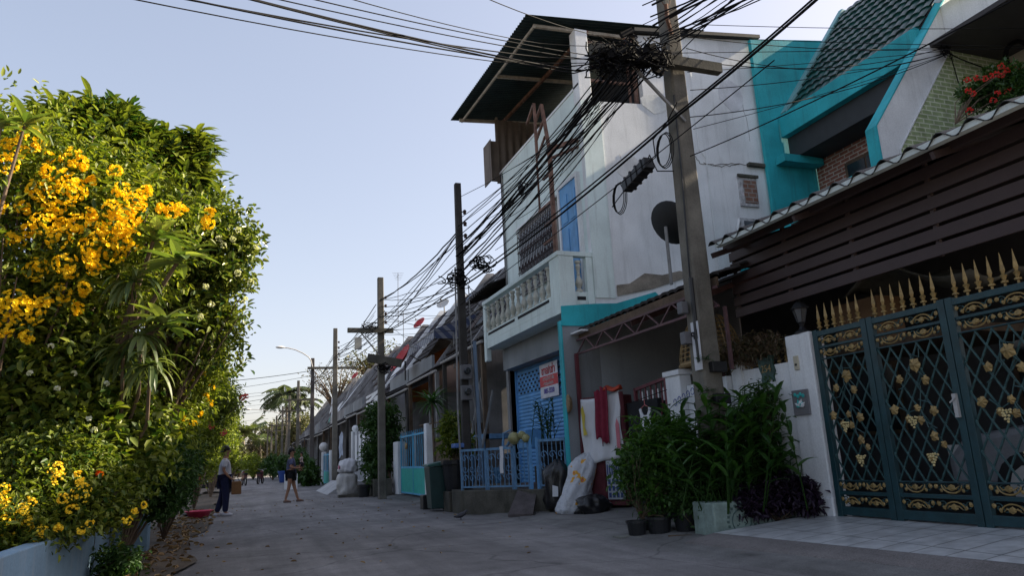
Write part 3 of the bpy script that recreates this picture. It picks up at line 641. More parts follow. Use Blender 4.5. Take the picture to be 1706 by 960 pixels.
# windows low in the side wall, right part
w = MB().box(9.80,10.26,Y0-.05,Y0-.002,6.0,6.72).build('window', mat('flaking_frame', (.5,.5,.52), .8, .4, 10), C_)
MB().box(9.90,10.23,Y0-.07,Y0-.051,6.07,6.58).build('brick_infill', brickmat('infill_brick', (.22,.10,.07), (.25,.13,.09), (.3,.28,.26), (0,2), 1, .2, .1, .012), w)
MB().box(9.77,10.3,Y0-.09,Y0-.051,6.65,6.71).build('sill', DCONC, w)
w = MB().box(9.72,10.5,Y0-.05,Y0-.002,4.75,5.72).build('window', mat('flaking_frame', (.5,.5,.52)), C_)
mb = MB()
for i in range(3):
    for j in range(3): mb.box(9.80+i*.22,10.01+i*.22,Y0-.062,Y0-.051,4.83+j*.28,5.10+j*.28)
mb.build('glass_block', mat('dusty_glass_block', (.10,.12,.14), .25, .4, 6, spec=.6), w)
MB().tube([(9.68,Y0-.05,5.68),(9.62,Y0-.05,5.5),(9.62,Y0-.05,4.2)], .03, 6).build('drainpipe', WHITEP, C_)
def crackline(pts, r=.008, seed=1):
    rr = random.Random(seed); out = []
    for (a, b_) in zip(pts, pts[1:]):
        for k in range(7):
            t = k/7; out.append((a[0]+(b_[0]-a[0])*t+rr.uniform(-.02,.02), Y0-.004, a[1]+(b_[1]-a[1])*t+rr.uniform(-.025,.025)))
    return out
mb = MB()
for s_, pts in enumerate([[(8.6,7.35),(8.75,7.05),(8.95,6.85),(9.6,6.95),(10.35,6.98)], [(9.0,6.9),(9.5,6.88),(10.0,7.0)], [(8.3,9.2),(8.32,7.8)], [(7.0,6.9),(7.1,6.2)], [(10.2,8.6),(10.3,7.4)]]):
    mb.tube(crackline(pts, seed=s_), .007 if s_ < 2 else .003, 4, False)
mb.build('wall_crack', mat('crack_shadow', (.12,.11,.1), .95), C_)
MB().box(10.1,10.72,Y0-.10,Y0-.002,6.93,7.0).build('broken_ledge', DCONC, C_)
for (xa, xb, za, zb_, c_) in ((8.1,8.9,5.2,5.9,(.66,.68,.70)),(6.9,7.5,6.3,6.9,(.70,.70,.69)),(9.6,10.3,8.2,9.0,(.68,.69,.73)),(7.6,8.3,7.9,8.4,(.64,.66,.66))):
    pts_ = [((xa+xb)/2+(xb-xa)/2*cos(t)*random.uniform(.8,1.1), Y0-.007, (za+zb_)/2+(zb_-za)/2*sin(t)*random.uniform(.8,1.1)) for t in [i*.57 for i in range(11)]]
    MB().prism(pts_, (0,.004,0)).build('plaster_patch', mat('patch_plaster_%d' % int(xa*10), c_, .85, .2, 3, bump=.4, streak=.3, dirt=(.3,.3,.3)), C_)
MB().tube([(8.9,Y0-.03,9.8),(8.9,Y0-.03,7.2),(9.05,Y0-.03,7.0),(9.05,Y0-.03,4.5)], .012, 5).build('cable_conduit', WHITEP, C_)
# roof edge flashing of side wall
MB().prism([(7.55,Y0-.12,9.74),(10.85,Y0-.12,10.12),(10.85,Y0-.12,10.2),(7.55,Y0-.12,9.82)], (0,1.2,0)).build('roof_flashing', DSHEET, C_)
# roof canopy
RC = thing('roof_canopy', 'dark corrugated sheet canopy tilted over the roof terrace of the white building', 'canopy', (7, 14.5, 8.4))
cz0, cz1 = 9.78, 10.18
mb = MB(); corr(mb, (5.1,12.0,9.72), (5.1,17.75,10.15), (9.4,12.0,10.1), .11, .016, 2); mb.build('sheet', mat('green_black_sheet', (.022,.04,.042), .5, .3, 3, bump=.1), RC, solid=.006)
pm = mat('cream_pipe', (.42,.38,.32), .7, .3, 8, streak=.5, dirt=(.2,.12,.08))
MB().tube([(5.35,12.25,9.66),(7.7,12.25,9.76)], .045, 8).build('beam', pm, RC)
MB().tube([(5.35,12.2,9.62),(5.35,17.5,10.02)], .035, 6).build('purlin', pm, RC)
MB().bar((6.5,12.1,9.62),(6.5,17.5,10.1),.06,.08).build('purlin', RUST, RC)
MB().bar((5.25,17.4,10.0),(7.8,17.4,10.18),.06,.08).build('beam', pm, RC); MB().bar((5.35,14.6,9.8),(7.8,14.6,9.95),.06,.07).build('beam', pm, RC)
MB().bar((6.2,17.1,8.35),(6.2,17.1,10.05),.05).build('post', pm, RC)
MB().bar((7.6,12.2,8.0),(7.6,12.2,9.7),.07).bar((7.45,12.2,8.0),(7.45,12.2,9.7),.04).bar((6.3,12.18,8.55),(7.6,12.18,8.6),.05).bar((6.3,12.18,9.45),(7.6,12.18,9.45),.04).build('terrace_frame', RUST, RC)
mb = MB(); corr(mb, (6.12,17.02,8.1), (7.8,17.02,8.1), (6.12,17.02,9.95), .2, .02, 1)
mb.box(5.93,5.95,16.9,17.5,8.15,9.3).box(5.93,6.2,17.0,17.02,8.15,9.3); mb.build('side_sheet', mat('brown_sheet', (.16,.13,.11), .7, .3, 2, streak=.4), RC, solid=.01)
MB().box(7.69,7.75,12.3,17.0,6.75,9.7).build('stair_partition', DARK, RC)
# rusty sign bracket standing on the balcony
RS = thing('sign_bracket', 'tall rusty steel sign bracket rising from the corner of the white balcony', 'bracket', (5.62, 12.5, 4.8))
m = MB().bar((5.62,12.45,4.8),(5.62,12.45,7.05),.075).bar((5.62,12.45,7.05),(5.62,12.7,8.15),.06)
for z, l_ in ((5.2,.55),(5.55,.45),(5.95,.7),(6.55,.4)): m.bar((5.62,12.45,z),(5.62,12.45+l_,z),.05)
m.bar((5.62,13.12,5.95),(5.62,13.12,7.9),.035).bar((5.62,12.7,8.15),(5.62,13.12,7.9),.05).bar((5.62,12.68,7.75),(5.62,13.12,7.5),.05).bar((5.62,12.62,7.4),(5.62,13.12,7.1),.04)
m.bar((5.62,12.5,7.05),(6.2,12.3,7.25),.08).bar((5.62,12.5,6.85),(6.2,12.3,7.1),.05).bar((5.45,12.68,7.75),(5.45,12.7,8.15),.05).bar((5.45,12.7,8.15),(5.45,13.12,7.9),.05).bar((5.45,12.68,7.0),(5.45,12.68,7.75),.04)
m.build('bracket_frame', RUST, RS)
# satellite dishes
def dish(loc, r, aim, col, label, mast=1.0, foot=None):
    d = thing('satellite_dish', label, 'satellite dish', foot or (loc[0], loc[1], loc[2]-mast))
    q = Vector(aim).normalized().to_track_quat('Z', 'Y').to_matrix()
    prof = [(r*t, r*.28*t*t) for t in (.001,.25,.5,.75,.95,1.0)]
    MB().lathe(prof+[(r*1.0, r*.26), (r*.94, r*.22), (r*.5, r*.04), (.001, -.02)], loc, 24, q).build('reflector', col, d, smooth=True)
    l = Vector(loc); back = l-Vector(aim).normalized()*.08
    b = Vector(foot) if foot else Vector((back.x, back.y, loc[2]-mast))
    MB().tube([back, Vector((back.x, back.y, back.z-.15)), Vector((b.x, b.y, b.z))], .03, 6).build('mast', BPLAST if r > .5 else STEEL, d)
    f_ = l+Vector(aim).normalized()*r*1.0
    mb = MB().ball(f_, .05, 6, 4)
    for k in range(3):
        t = k*2.09+.5; e = q @ Vector((r*.95*cos(t), r*.95*sin(t), r*.25)); mb.tube([l+e, f_], .008, 4)
    mb.build('feed_arm', STEEL, d); return d
dish((7.0,10.6,4.93), .42, (.85,.25,.55), mat('black_mesh_dish', (.015,.016,.018), .6, .2, 8), 'large black satellite dish on a pole above the carport roof', 1.1)
# ================= the receding row of terraced houses =================
ROWG = 'terraced houses receding down the right side of the lane'
stylem = {
 'peach': mat('peach_sheet', (.42,.31,.27), .8, .12, 1.5, streak=.3, dirt=(.3,.2,.15)), 'orange': mat('orange_sheet', (.42,.15,.045), .8, .2, 2, streak=.4),
 'white': WHITEP, 'grey': GREYP, 'teal': colmat('green_teal_tarp', (.02,.16,.13)), 'blue': colmat('blue_fin_paint', (.05,.12,.32)), 'dark': DARK}
FINM = mat('weathered_fin', (.27,.27,.28), .85, .3, 2, bump=.3, streak=.6, dirt=(.12,.12,.12))
VROOF = mat('violet_grey_roof', (.062,.055,.066), .85, .5, 4, bump=.5, dirt_amt=.8, dirt=(.03,.03,.03)); RROOF = mat('rusty_roof', (.07,.048,.04), .85, .5, 3, bump=.4, dirt_amt=.7, dirt=(.04,.035,.03))
TX, TZ, RX, RZ = 6.15, 4.0, 9.95, 8.8                  # toe and ridge of the sloping party walls
def slope(x): return TZ+(x-TX)*(RZ-TZ)/(RX-TX)
def row_house(Yh, label, fin=FINM, roofm=GROOF, ex=6.7, side=None, awn=DROOF, awz=3.72, awx=5.35, detail=2, wcol=GREYP, stripe=None, group=None, rz=0.0, clutter=0):
    Wd = 4.1; y0, y1 = Yh, Yh+Wd; ym = (y0+y1)/2; rr = random.Random(int(Yh*10))
    h = thing('row_house', label, 'house', (8.5, ym, 0), 0, group or ROWG)
    prof = [(TX,.1),(TX,TZ-.1),(TX-.0,TZ+.05),(RX-.1,RZ+.14+rz),(RX+.2,RZ+.14+rz),(13.2,RZ-1.5),(13.2,.1)]
    MB().prism([(x, y0-.1, z) for x, z in prof], (0,.16,0)).build('party_wall', fin, h)
    if side: MB().prism([(TX+.12,y0-.115,3.4),(TX+.12,y0-.115,TZ+.0),(TX+1.25,y0-.115,slope(TX+1.1)),(8.3,y0-.115,slope(TX+1.3)+.2),(8.3,y0-.115,3.4)], (0,.012,0)).build('side_panel', side, h)
    if stripe: MB().prism([(x, y0-.115, slope(x)+dz) for x, dz in ((TX+1.0,-.05),(RX-.4,-.05),(RX-.4,-.42),(TX+1.0,-.42))], (0,.012,0)).build('painted_stripe', stripe, h)
    ez = slope(ex)-.12; mb = MB(); a, b_, c = (ex,y0+.06,ez), (ex,y1-.1,ez), (RX,y0+.06,RZ-.12+rz)
    (tiles(mb, a, b_, c, .25, .36, .03, .04, 4) if detail > 1 else corr(mb, a, b_, c, .3, .03, 6)); mb.build('roof', roofm, h)
    MB().prism([(ex+.05,y0+.06,ez-.1),(RX,y0+.06,RZ-.3+rz),(13.0,y0+.06,RZ-1.8),(13.0,y0+.06,RZ-2.0),(RX,y0+.06,RZ-.55+rz),(ex+.1,y0+.06,ez-.25)], (0,Wd-.16,0)).build('roof_deck', DARK, h)
    for q in range(rr.randint(1,3) if detail > 1 else 1):
        u = rr.uniform(.15,.7); v_ = rr.uniform(.1,.7); ya = y0+Wd*u; xa = ex+(RX-ex)*v_; w_ = rr.uniform(.3,1.0); L_ = rr.uniform(.4,1.1); up = .12
        MB().prism([(xa,ya,slope(xa)+up-.1),(xa,ya+w_,slope(xa)+up-.1),(xa+L_,ya+w_,slope(xa+L_)+up-.1),(xa+L_,ya,slope(xa+L_)+up-.1)], (0,0,.02)).build('roof_patch', rr.choice([FINM, RROOF, DSHEET, colmat('blue_patch', (.08,.12,.2))]), h)
    if ex > 7.2:
        MB().box(ex+.9,ex+1.0,y0+.06,y1-.1,3.9,ez+.5).build('upper_wall', wcol, h)
        f = MB().box(ex+.84,ex+.9,ym-1.0,ym+.3,ez-1.3,ez-.3).build('window', WOOD, h); MB().box(ex+.83,ex+.838,ym-.92,ym+.22,ez-1.22,ez-.38).build('pane', GLASSD, f)
        MB().box(TX+.15,TX+.25,y0+.06,y1-.1,3.9,4.75).build('balcony_parapet', wcol if rr.random() < .5 else FINM, h); MB().box(ex-.02,ex+.1,y0+.06,y1-.1,ez-.3,ez-.02).build('eave_beam', fin, h)
    gx = 7.6
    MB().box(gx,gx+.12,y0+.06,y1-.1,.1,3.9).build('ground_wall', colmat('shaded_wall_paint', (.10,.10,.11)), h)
    d = MB().box(gx-.06,gx,ym-.2,ym+.7,.15,2.2).build('door', WOOD, h); MB().tube([(gx-.09,ym-.1,1.1),(gx-.09,ym-.1,1.22)], .015, 5).build('handle', STEEL, d)
    f = MB().box(gx-.06,gx,ym-1.6,ym-.5,1.0,2.1).build('window', WOOD, h); MB().box(gx-.07,gx-.062,ym-1.53,ym-.57,1.07,2.03).build('pane', GLASSD, f)
    ztop = awz+rr.uniform(-.1,.12); ax = awx+rr.uniform(-.15,.2) if detail < 2 else awx
    mb = MB(); corr(mb, (ax,y0,ztop), (ax,y1-.04,ztop+rr.uniform(-.08,.08)), (TX+.5,y0,ztop+.55), .2 if detail > 1 else .4, .028, 2); mb.build('awning', awn, h, solid=.01)
    MB().tube([(ax+.03,y0,ztop-.09),(ax+.03,y1-.05,ztop-.09)], .04, 6).build('gutter', colmat('grey_white_pipe', (.35,.34,.33)), h)
    for yy in (y0+.5, ym, y1-.4): MB().bar((ax,yy,ztop-.06),(TX+.5,yy,ztop+.47),.04,.06).build('rafter', STEEL, h)
    for yy in (y0+.12, y1-.2): MB().box(ax+.05,ax+.16,yy,yy+.11,.1,ztop-.1).build('post', rr.choice([STEEL, WOOD, BPOLE]), h)
    for q in range(clutter):
        yy = y0+.4+rr.random()*3; zz_ = rr.uniform(.5,2.2); xx = 5.9+rr.random()*.8
        MB().box(xx,xx+rr.uniform(.1,.5),yy,yy+rr.uniform(.15,.7),.1,zz_).build('stored_board', rr.choice([WOOD, GREYP, FINM, BLUEP, MAROON]), h)
    return h
houses = [
 (17.08, 'house adjoining the white building, with a dark cluttered yard under its awning', dict(ex=7.0, side=GREYP, awz=3.95, awx=5.5, clutter=5, roofm=DROOF)),
 (21.2, 'terraced house with a blue streak on its roof fin, half behind the slim black pole', dict(ex=6.8, roofm=DROOF, stripe=stylem['blue'], clutter=2)),
 (25.3, 'terraced house with a peach coloured side wall under the striped canopy', dict(ex=8.3, side=stylem['peach'], awz=3.72, clutter=2)),
 (29.4, 'terraced house with an orange side wall behind the big red dish', dict(ex=7.4, side=stylem['orange'], awz=3.7, roofm=DROOF)),
 (33.5, 'terraced house with a broad white roof fin and a mottled violet-grey roof', dict(ex=6.5, roofm=VROOF, awz=3.65, wcol=WHITEP, fin=WHITEP)),
 (37.6, 'terraced house with a bright blue streak down its white roof fin', dict(ex=6.5, roofm=VROOF, awz=3.6, stripe=colmat('strong_blue_streak', (.03,.09,.38)), fin=WHITEP)),
 (41.7, 'terraced house with a dark rust-brown roof right of the streetlight pole', dict(ex=7.6, roofm=RROOF, awz=3.6, clutter=2)),
 (45.8, 'terraced house with a patched rust-brown roof just before the streetlight pole', dict(ex=8.2, roofm=RROOF, awz=3.6)),
 (49.9, 'terraced house with a weathered very dark roof between third and streetlight poles', dict(ex=7.8, roofm=DROOF, awz=3.5, detail=1)),
 (54.0, 'terraced house with a white post frame on its balcony, far down the row', dict(ex=8.6, detail=1, awz=3.5, roofm=DROOF)),
 (58.1, 'terraced house with a bright white sloping roof panel behind the person with the toddler', dict(ex=6.6, detail=1, roofm=stylem['white'], awz=3.4)),
]
for Yh, lab, kw in houses: row_house(Yh, lab, **kw)
for k in range(9):
    row_house(62.2+k*4.1, ('first','second','third','fourth','fifth','sixth','seventh','eighth','last')[k]+' small house beyond the white roof panel, towards the distant lane end', ex=(6.8,8.0,7.2)[k%3], detail=1, awz=3.5+.15*((k*7)%3-1), roofm=(RROOF, DROOF, VROOF, FINM)[(k*5)%4], rz=(.0,-.25,.15)[k%3], group='distant houses at the end of the lane')
tag(MB().grid(lambda u, v: (6.6+.06*sin(u*8)+.3*v, 57.5+u*7, 4.45+1.0*v*(1-.3*u)+.08*sin(u*5)), 8, 4).build('teal_tarp', stylem['teal'], solid=.01), 'green-teal tarp hung across a far upper balcony', 'tarp')
rr = random.Random(9)
for k, (yy, zz_, w_, h__, c_) in enumerate(((30.3,4.9,2.6,.45,WHITEP),(35.0,4.6,1.5,.7,WHITEP),(47.5,5.2,1.2,.9,FINM),(52.2,4.8,2.0,.6,WHITEP),(57.0,5.0,1.0,1.2,WHITEP))):
    tag(MB().prism([(6.2,yy,zz_),(6.2,yy+w_,zz_-.1),(6.5,yy+w_,zz_+h__-.1),(6.5,yy,zz_+h__)], (.05,0,0)).build('fascia_board', c_), ('long white fascia board above the orange wall','slanted white board low on the violet-grey roof','weathered pale board standing on the rust-brown house balcony','white board on the balcony next to the white post frame','tall white board at the far end of the balconies')[k], 'board')
# white frame on a far balcony
tag(MB().bar((6.3,54.6,4.2),(6.3,54.6,6.6),.12).bar((6.3,54.2,5.6),(6.3,57,5.6),.12).bar((6.3,56.8,4.2),(6.3,56.8,6.0),.1).build('balcony_frame', WHITEP), 'white post frame on a far balcony', 'frame')
# striped canopy over the peach house balcony
SC = thing('striped_canopy', 'navy and grey striped balcony canopy with a scalloped edge above the peach wall', 'canopy', (7.2, 27, 5.4))
sm = bpy.data.materials.new('striped_fabric'); n_, l_, bs = nodes(sm); tc = n_.new('ShaderNodeTexCoord'); wv = n_.new('ShaderNodeTexWave'); wv.bands_direction = 'DIAGONAL'; wv.inputs['Scale'].default_value = 1.5
l_.new(tc.outputs['Object'], wv.inputs[0]); cr = n_.new('ShaderNodeValToRGB'); cr.color_ramp.interpolation = 'CONSTANT'; cr.color_ramp.elements[0].color = (.03,.045,.10,1); cr.color_ramp.elements[1].position = .6; cr.color_ramp.elements[1].color = (.15,.16,.19,1)
l_.new(wv.outputs[1], cr.inputs[0]); l_.new(cr.outputs[0], bs.inputs[0])
cy0, cy1 = 24.9, 30.2; x0c, x1c, zc0 = 6.3, 8.3, 5.62
mb = MB(); mb.grid(lambda u, v: (x0c+(x1c-x0c)*(1-v), cy0+(cy1-cy0)*u, zc0+.75*(1-v)), 8, 3)
mb.grid(lambda u, v: (x0c-.02*v, cy0+(cy1-cy0)*u, zc0-(.32+.06*abs(sin(u*24*pi/2)))*v), 48, 1)
mb.grid(lambda u, v: (x0c+(x1c-x0c)*u, cy0, zc0+.75*u*(1-v)-.34*v), 8, 1); mb.build('fabric', sm, SC, solid=.006)
MB().bar((x0c,cy0,zc0-.05),(x0c,cy1,zc0-.05),.04).bar((x0c,cy0+.1,zc0-.05),(x1c,cy0+.1,zc0-1.2),.04).bar((x0c,cy1-.1,zc0-.05),(x1c,cy1-.1,zc0-1.2),.04).bar((7.0,cy0-.02,4.2),(7.0,cy0-.02,5.5),.05).build('canopy_frame', STEEL, SC)
# roof bits on the first row house: a dark wavy lean-to with a strut
LN = thing('lean_to_roof', 'dark wavy lean-to roof on a bent steel strut beside the balcony', 'lean-to roof', (6.9, 18.5, 4.9))
mb = MB(); corr(mb, (5.75,17.06,5.35), (5.75,19.3,5.25), (8.3,17.06,6.3), .17, .025, 2); mb.build('sheet', DROOF, LN, solid=.012)
MB().bar((6.1,18.9,5.1),(6.5,18.3,4.5),.06).bar((6.5,18.3,4.5),(5.75,18.9,3.9),.05).bar((6.05,17.1,5.15),(6.05,19.6,5.08),.05).build('strut', STEEL, LN)
REDD = mat('faded_red_dish', (.42,.03,.035), .55, .15, 3)
dish(P(672,600,'X',5.85), .62, (-.80,-.10,.5), REDD, 'big faded red satellite dish standing on the dark awning', .8)
dish(P(700,540,'X',9.8), .42, (-.62,-.3,.55), REDD, 'smaller red satellite dish up on the roof ridge', .5)
dish(P(739,508,'X',9.6), .35, (-.5,-.5,.6), colmat('white_dish', (.5,.5,.48)), 'small pale satellite dish high on the roof near the black pole', .5)
dish(P(592,627,'X',9.6), .38, (-.62,-.3,.55), REDD, 'tiny red dish far off on the roof line between two poles', .5)
dish(P(664,706,'X',6.3)+Vector((0,9,.3)), .3, (-.7,-.3,.5), colmat('white_dish', (.5,.5,.48)), 'pale dish on an awning farther down the row', .4)
for px, y0_, y1_ in ((663,455,520),(672,520,575),(590,600,650)):
    a = P(px, y1_, 'X', 9.9); b_ = P(px, y0_, 'X', 9.9)
    mb = MB().tube([a-Vector((0,0,1)), b_], .02, 5)
    for k in range(5): mb.bar(b_+Vector((-.4+.05*k,0,-.12*k)), b_+Vector((.4-.05*k,0,-.12*k)), .012)
    mb.bar(b_+Vector((0,-.3,-.2)), b_+Vector((0,.5,-.2)), .015)
    tag(mb.build('tv_antenna', STEEL, base=tuple(a)), 'thin rooftop television antenna on the ridge line, ' + {663:'nearest to the black pole', 672:'behind the big red dish', 590:'farthest, between two poles'}[px], 'antenna', 'rooftop antennas')

# ================= poles =================
PG = 'utility poles along the right side of the lane'
def pole(x, y, h, r0, r1, label, m=POLE, lean=(0,0), arms=(), ins=True, n=4):
    t = thing('utility_pole', label, 'utility pole', (x, y, 0), 0, PG)
    mb = MB(); k = 8; vs = []
    for i in range(k+1):
        s = i/k; r = r0+(r1-r0)*s; cx, cy = x+lean[0]*s*h, y+lean[1]*s*h
        for dx, dy in ((-1,-.82),(-.82,-1),(.82,-1),(1,-.82),(1,.82),(.82,1),(-.82,1),(-1,.82)): vs.append((cx+dx*r, cy+dy*r, s*h-.1))
    mb.add(vs, [(i*8+j, i*8+(j+1)%8, (i+1)*8+(j+1)%8, (i+1)*8+j) for i in range(k) for j in range(8)]+[tuple(k*8+j for j in range(8))])
    mb.build('shaft', m, t)
    for (za, xa, xb) in arms:
        cx = x+lean[0]*za; MB().box(xa, xb, y-r0*.9-.12, y-r0*.9, za-.07, za+.07).build('crossarm', m if m is BPOLE else DCONC, t)
        MB().bar((cx,y-r0*.9,za-.85),(cx+(xa-cx)*.62,y-r0*.9-.05,za-.06),.035).build('brace', STEEL, t)
    if ins:
        im = mat('brown_insulator', (.05,.03,.025), .35, .2, 8)
        for q in range(4):
            z = h-.75-q*.27; MB().lathe([(.02,-.05),(.045,-.04),(.03,-.01),(.045,.02),(.02,.05)], (x+lean[0]*z+r1+.07, y-.03, z), 6).bar((x+lean[0]*z,y-.03,z),(x+lean[0]*z+r1+.08,y-.03,z),.02).build('insulator', im, t)
    return t
pa = P(1196,103,'Y',7.72); pb = P(985,97,'Y',7.72); zA = (pa.z+pb.z)/2
p0 = pole(5.57, 7.9, 8.6, .155, .10, 'thickest weathered concrete pole, rising out of the frame in front of the white building', arms=[(zA, pb.x, pa.x)], ins=False)
# pole furniture
pp = MB().box(5.40,5.41,7.74,7.90,2.0,2.62).build('pole_plate', colmat('plate_white', (.55,.56,.6)), p0)
MB().box(5.56,5.57,7.735,7.74,2,2.1) 
text_mesh('ฯ1', 'plate_numeral', .16, BPLAST, p0, (5.396, 7.82, 2.45), FACE_ROAD, bold=.004)
MB().tube([(5.40,7.8,3.2),(5.42,7.76,4.5),(5.44,7.77,5.8)], .012, 5).tube([(5.41,7.8,2.1),(5.41,7.8,3.2)], .03, 6).build('conduit', BPLAST, p0)
for z in (2.35,2.75): MB().box(5.30,5.40,7.9,8.02,z,z+.16).build('meter_box', colmat('meter_grey', (.12,.12,.13)), p0, bevel=.01)
MB().tube([(5.50,7.75,6.75),(5.35,7.6,6.85),(5.32,7.55,7.05)], .03, 6).tube([(5.32+.07*cos(t),7.55,7.12+.1*sin(t)) for t in [i*.7 for i in range(10)]], .008, 4).build('hook_bracket', RUST, p0)
p1 = pole(4.24, 14.38, 7.02, .085, .065, 'slim blackened pole standing at the blue iron fence of the white building', m=BPOLE)
for z in (2.2, 2.62): 
    b = MB().box(4.12,4.36,14.16,14.27,z,z+.3).build('meter_box', colmat('meter_grey', (.12,.12,.13)), p1, bevel=.02); MB().lathe([(.07,0),(.07,.05),(.05,.07)], (4.24,14.155,z+.17), 10, Matrix.Rotation(pi/2,3,'X')).build('meter_glass', GLASSD, b)
MB().tube([(4.10,14.3,.6),(4.06,14.28,2.0),(4.10,14.28,5.0)], .02, 5).tube([(4.4,14.2,1.2),(4.37,14.25,4.6)], .012, 5).build('conduit', STEEL, p1)
MB().bar((4.45,14.1,.6),(4.42,14.15,3.4),.06).build('stay_post', colmat('blue_grey_post', (.12,.17,.24)), p1)
z2 = P(617,551,'Y',22.5).z
p2 = pole(4.0, 22.66, 6.95, .115, .09, 'pole with a brown stained top and a crossarm, next after the slim black pole', arms=[(z2, P(579,551,'Y',22.5).x, P(655,551,'Y',22.5).x)])
MB().box(P(590,566,'Y',22.5).x, P(601,566,'Y',22.5).x, 22.3,22.42, z2-.62, z2-.25).build('junction_box', colmat('box_grey', (.35,.35,.33)), p2)
MB().bar((3.55,22.5,4.25),(4.6,22.4,4.05),.12,.25).build('board', DCONC, p2)
p3 = pole(3.93, 34.3, 7.4, .12, .09, 'grey pole without crossarm, third from the front, by the white gate', arms=[])
z4 = P(550,614,'Y',46).z
p4 = pole(3.92, 46.0, 7.65, .13, .10, 'dark grey pole carrying the nearer streetlight and a crossarm reaching right', arms=[(z4, 3.6, P(590,614,'Y',46).x)], m=mat('dark_pole', (.10,.09,.085), .9, .3, 3, streak=.5))
def streetlight(x, y, z, xl, zl, label):
    s_ = thing('streetlight', label, 'streetlight', (x, y, z-.4), 0, 'streetlights on the poles')
    pts = [(x, y-.1, z-.4), (x-.12, y-.1, z+.1)]+[(x+(xl-x)*t, y-.1, z+.1+(zl-z-.1)*(1-(1-t)**2)) for t in (.15,.35,.6,.85,1)]
    MB().tube(pts, .035, 6).build('arm', colmat('light_steel', (.4,.4,.4)), s_)
    MB().ball((xl-.18,y-.1,zl+.02), .22, 10, 6, (1.3,.6,.35)).build('lamp_head', colmat('lamp_white', (.6,.6,.58)), s_, smooth=True)
l4 = P(472,580,'Y',46); streetlight(3.92, 46, P(519,604,'Y',46).z, l4.x, l4.z, 'curved-arm streetlight on the dark grey pole, nearer of the two lamps')
far = [(58.7,7.7),(70,7.6),(82,7.6),(94,7.4),(107,7.2),(120,7.2)]
flab = ['weathered pole with a crossarm in front of the coconut palm', 'tall thin pole left of the palm trunk', 'slim grey pole carrying the small far streetlight', 'short-looking far pole left of the small streetlight', 'distant bare pole second from the end of the lane', 'most distant thin pole at the end of the lane']
for k, ((yy, hh), lb) in enumerate(zip(far, flab)):
    pole(3.95-.1*(k > 2)*(k-2), yy, hh, .13, .10, lb, arms=[(6.1, 3.0, 5.4)] if k in (0, 1, 3, 4) else [], ins=k < 2)
l8 = P(417,683,'Y',82); streetlight(3.9, 82, P(447,693,'Y',82).z, l8.x, l8.z, 'small far streetlight with its curved arm over the lane')

# ================= overhead cables =================
CAB = mat('black_cable', (.006,.006,.007), .75, .2, 10, bump=0, spec=.15)
def cable(p, q, sag, r, label, group, n=16, wob=.0, name='overhead_cable'):
    p, q = vec(p), vec(q); L = (q-p).length; pts = []
    for i in range(n+1):
        t = i/n; s = p.lerp(q, t); s.z -= sag*4*t*(1-t)
        if wob and 0 < i < n: s += Vector((random.uniform(-wob,wob), 0, random.uniform(-wob,wob)))
        pts.append(s)
    o = MB().tube(pts, r, 5, False).build(name, CAB, smooth=True); return tag(o, label, 'cable', group)
def span(A, B, n, spread0, spread1, sag, r, label, group, wob=.01):
    for k in range(n):
        a = vec(A)+Vector((random.uniform(-1,1)*spread0[0], random.uniform(-.05,.05), random.uniform(-1,1)*spread0[1]))
        b = vec(B)+Vector((random.uniform(-1,1)*spread1[0], random.uniform(-.05,.05), random.uniform(-1,1)*spread1[1]))
        cable(a, b, sag*random.uniform(.7,1.4), r*random.uniform(.55,1.25), label, group, wob=wob)
z0 = zA
gA = 'cables from the nearest pole to the black pole'; lA = 'black cable in the sagging bundle between the nearest thick pole and the slim black pole'[:0]+'black cable of the sagging bundle from the thick pole to the slim black pole'
span((4.95,7.7,z0+.15), (4.2,14.3,5.0), 17, (.30,.22), (.08,.5),   .10, .0125, lA, gA, .012)
span((5.3,7.75,z0+.5), (4.25,14.3,6.1), 5, (.15,.4), (.06,.5), .12, .008, lA, gA, .003)
# the heavier low cables passing the pole
def polycable(legs, r, label, group):
    """one cable hung over several supports; legs = [(point, sag to the next)]"""
    pts = []
    for (p, sg), (q, _) in zip(legs, legs[1:]):
        for i in range(10):
            t = i/10; w = vec(p).lerp(vec(q), t); w.z -= sg*4*t*(1-t); pts.append(w)
    pts.append(vec(legs[-1][0])); return tag(MB().tube(pts, r, 5, False).build('overhead_cable', CAB, smooth=True), label, 'cable', group)
gL = 'low cables by the splice box'
a0 = P(1365,-5,'X',5.35); a1 = P(1130,192,'X',5.35); up_ = Vector((0,0,.04))
polycable([(a0,.02),(a1,.10),((4.2,14.3,4.55),0)], .017, 'thickest low cable passing the thick pole, lower of the close pair', gL)
polycable([(a0+up_,.02),(a1+up_,.07),((4.2,14.3,4.62),0)], .012, 'thinner upper cable of the close low pair passing the thick pole', gL)
polycable([(P(1290,100,'X',5.3),.05),((4.2,14.3,4.2),0)], .007, 'thin lone cable under the close low pair, in front of the white side wall', gL)
polycable([(P(1706,-10,'X',5.3),.05),(P(1150,260,'X',5.3),0)], .007, 'thin cable crossing the teal house diagonally to the thick pole', gL)
# onward up and out over the camera
gU = 'cables from the nearest pole towards the viewer'; lU = 'black cable in the bundle leaving the nearest pole over the viewer'
for k in range(18):
    px = random.uniform(1165,1260); a = Vector((random.uniform(5.0,5.6), 7.75, z0+random.uniform(0,.9))); e = P(px+150, -115+random.uniform(-25,60), 'X', 5.4+random.uniform(-.2,.3))
    cable(a, e, .03, .011*random.uniform(.5,1.5), lU, gU, 8, .006)
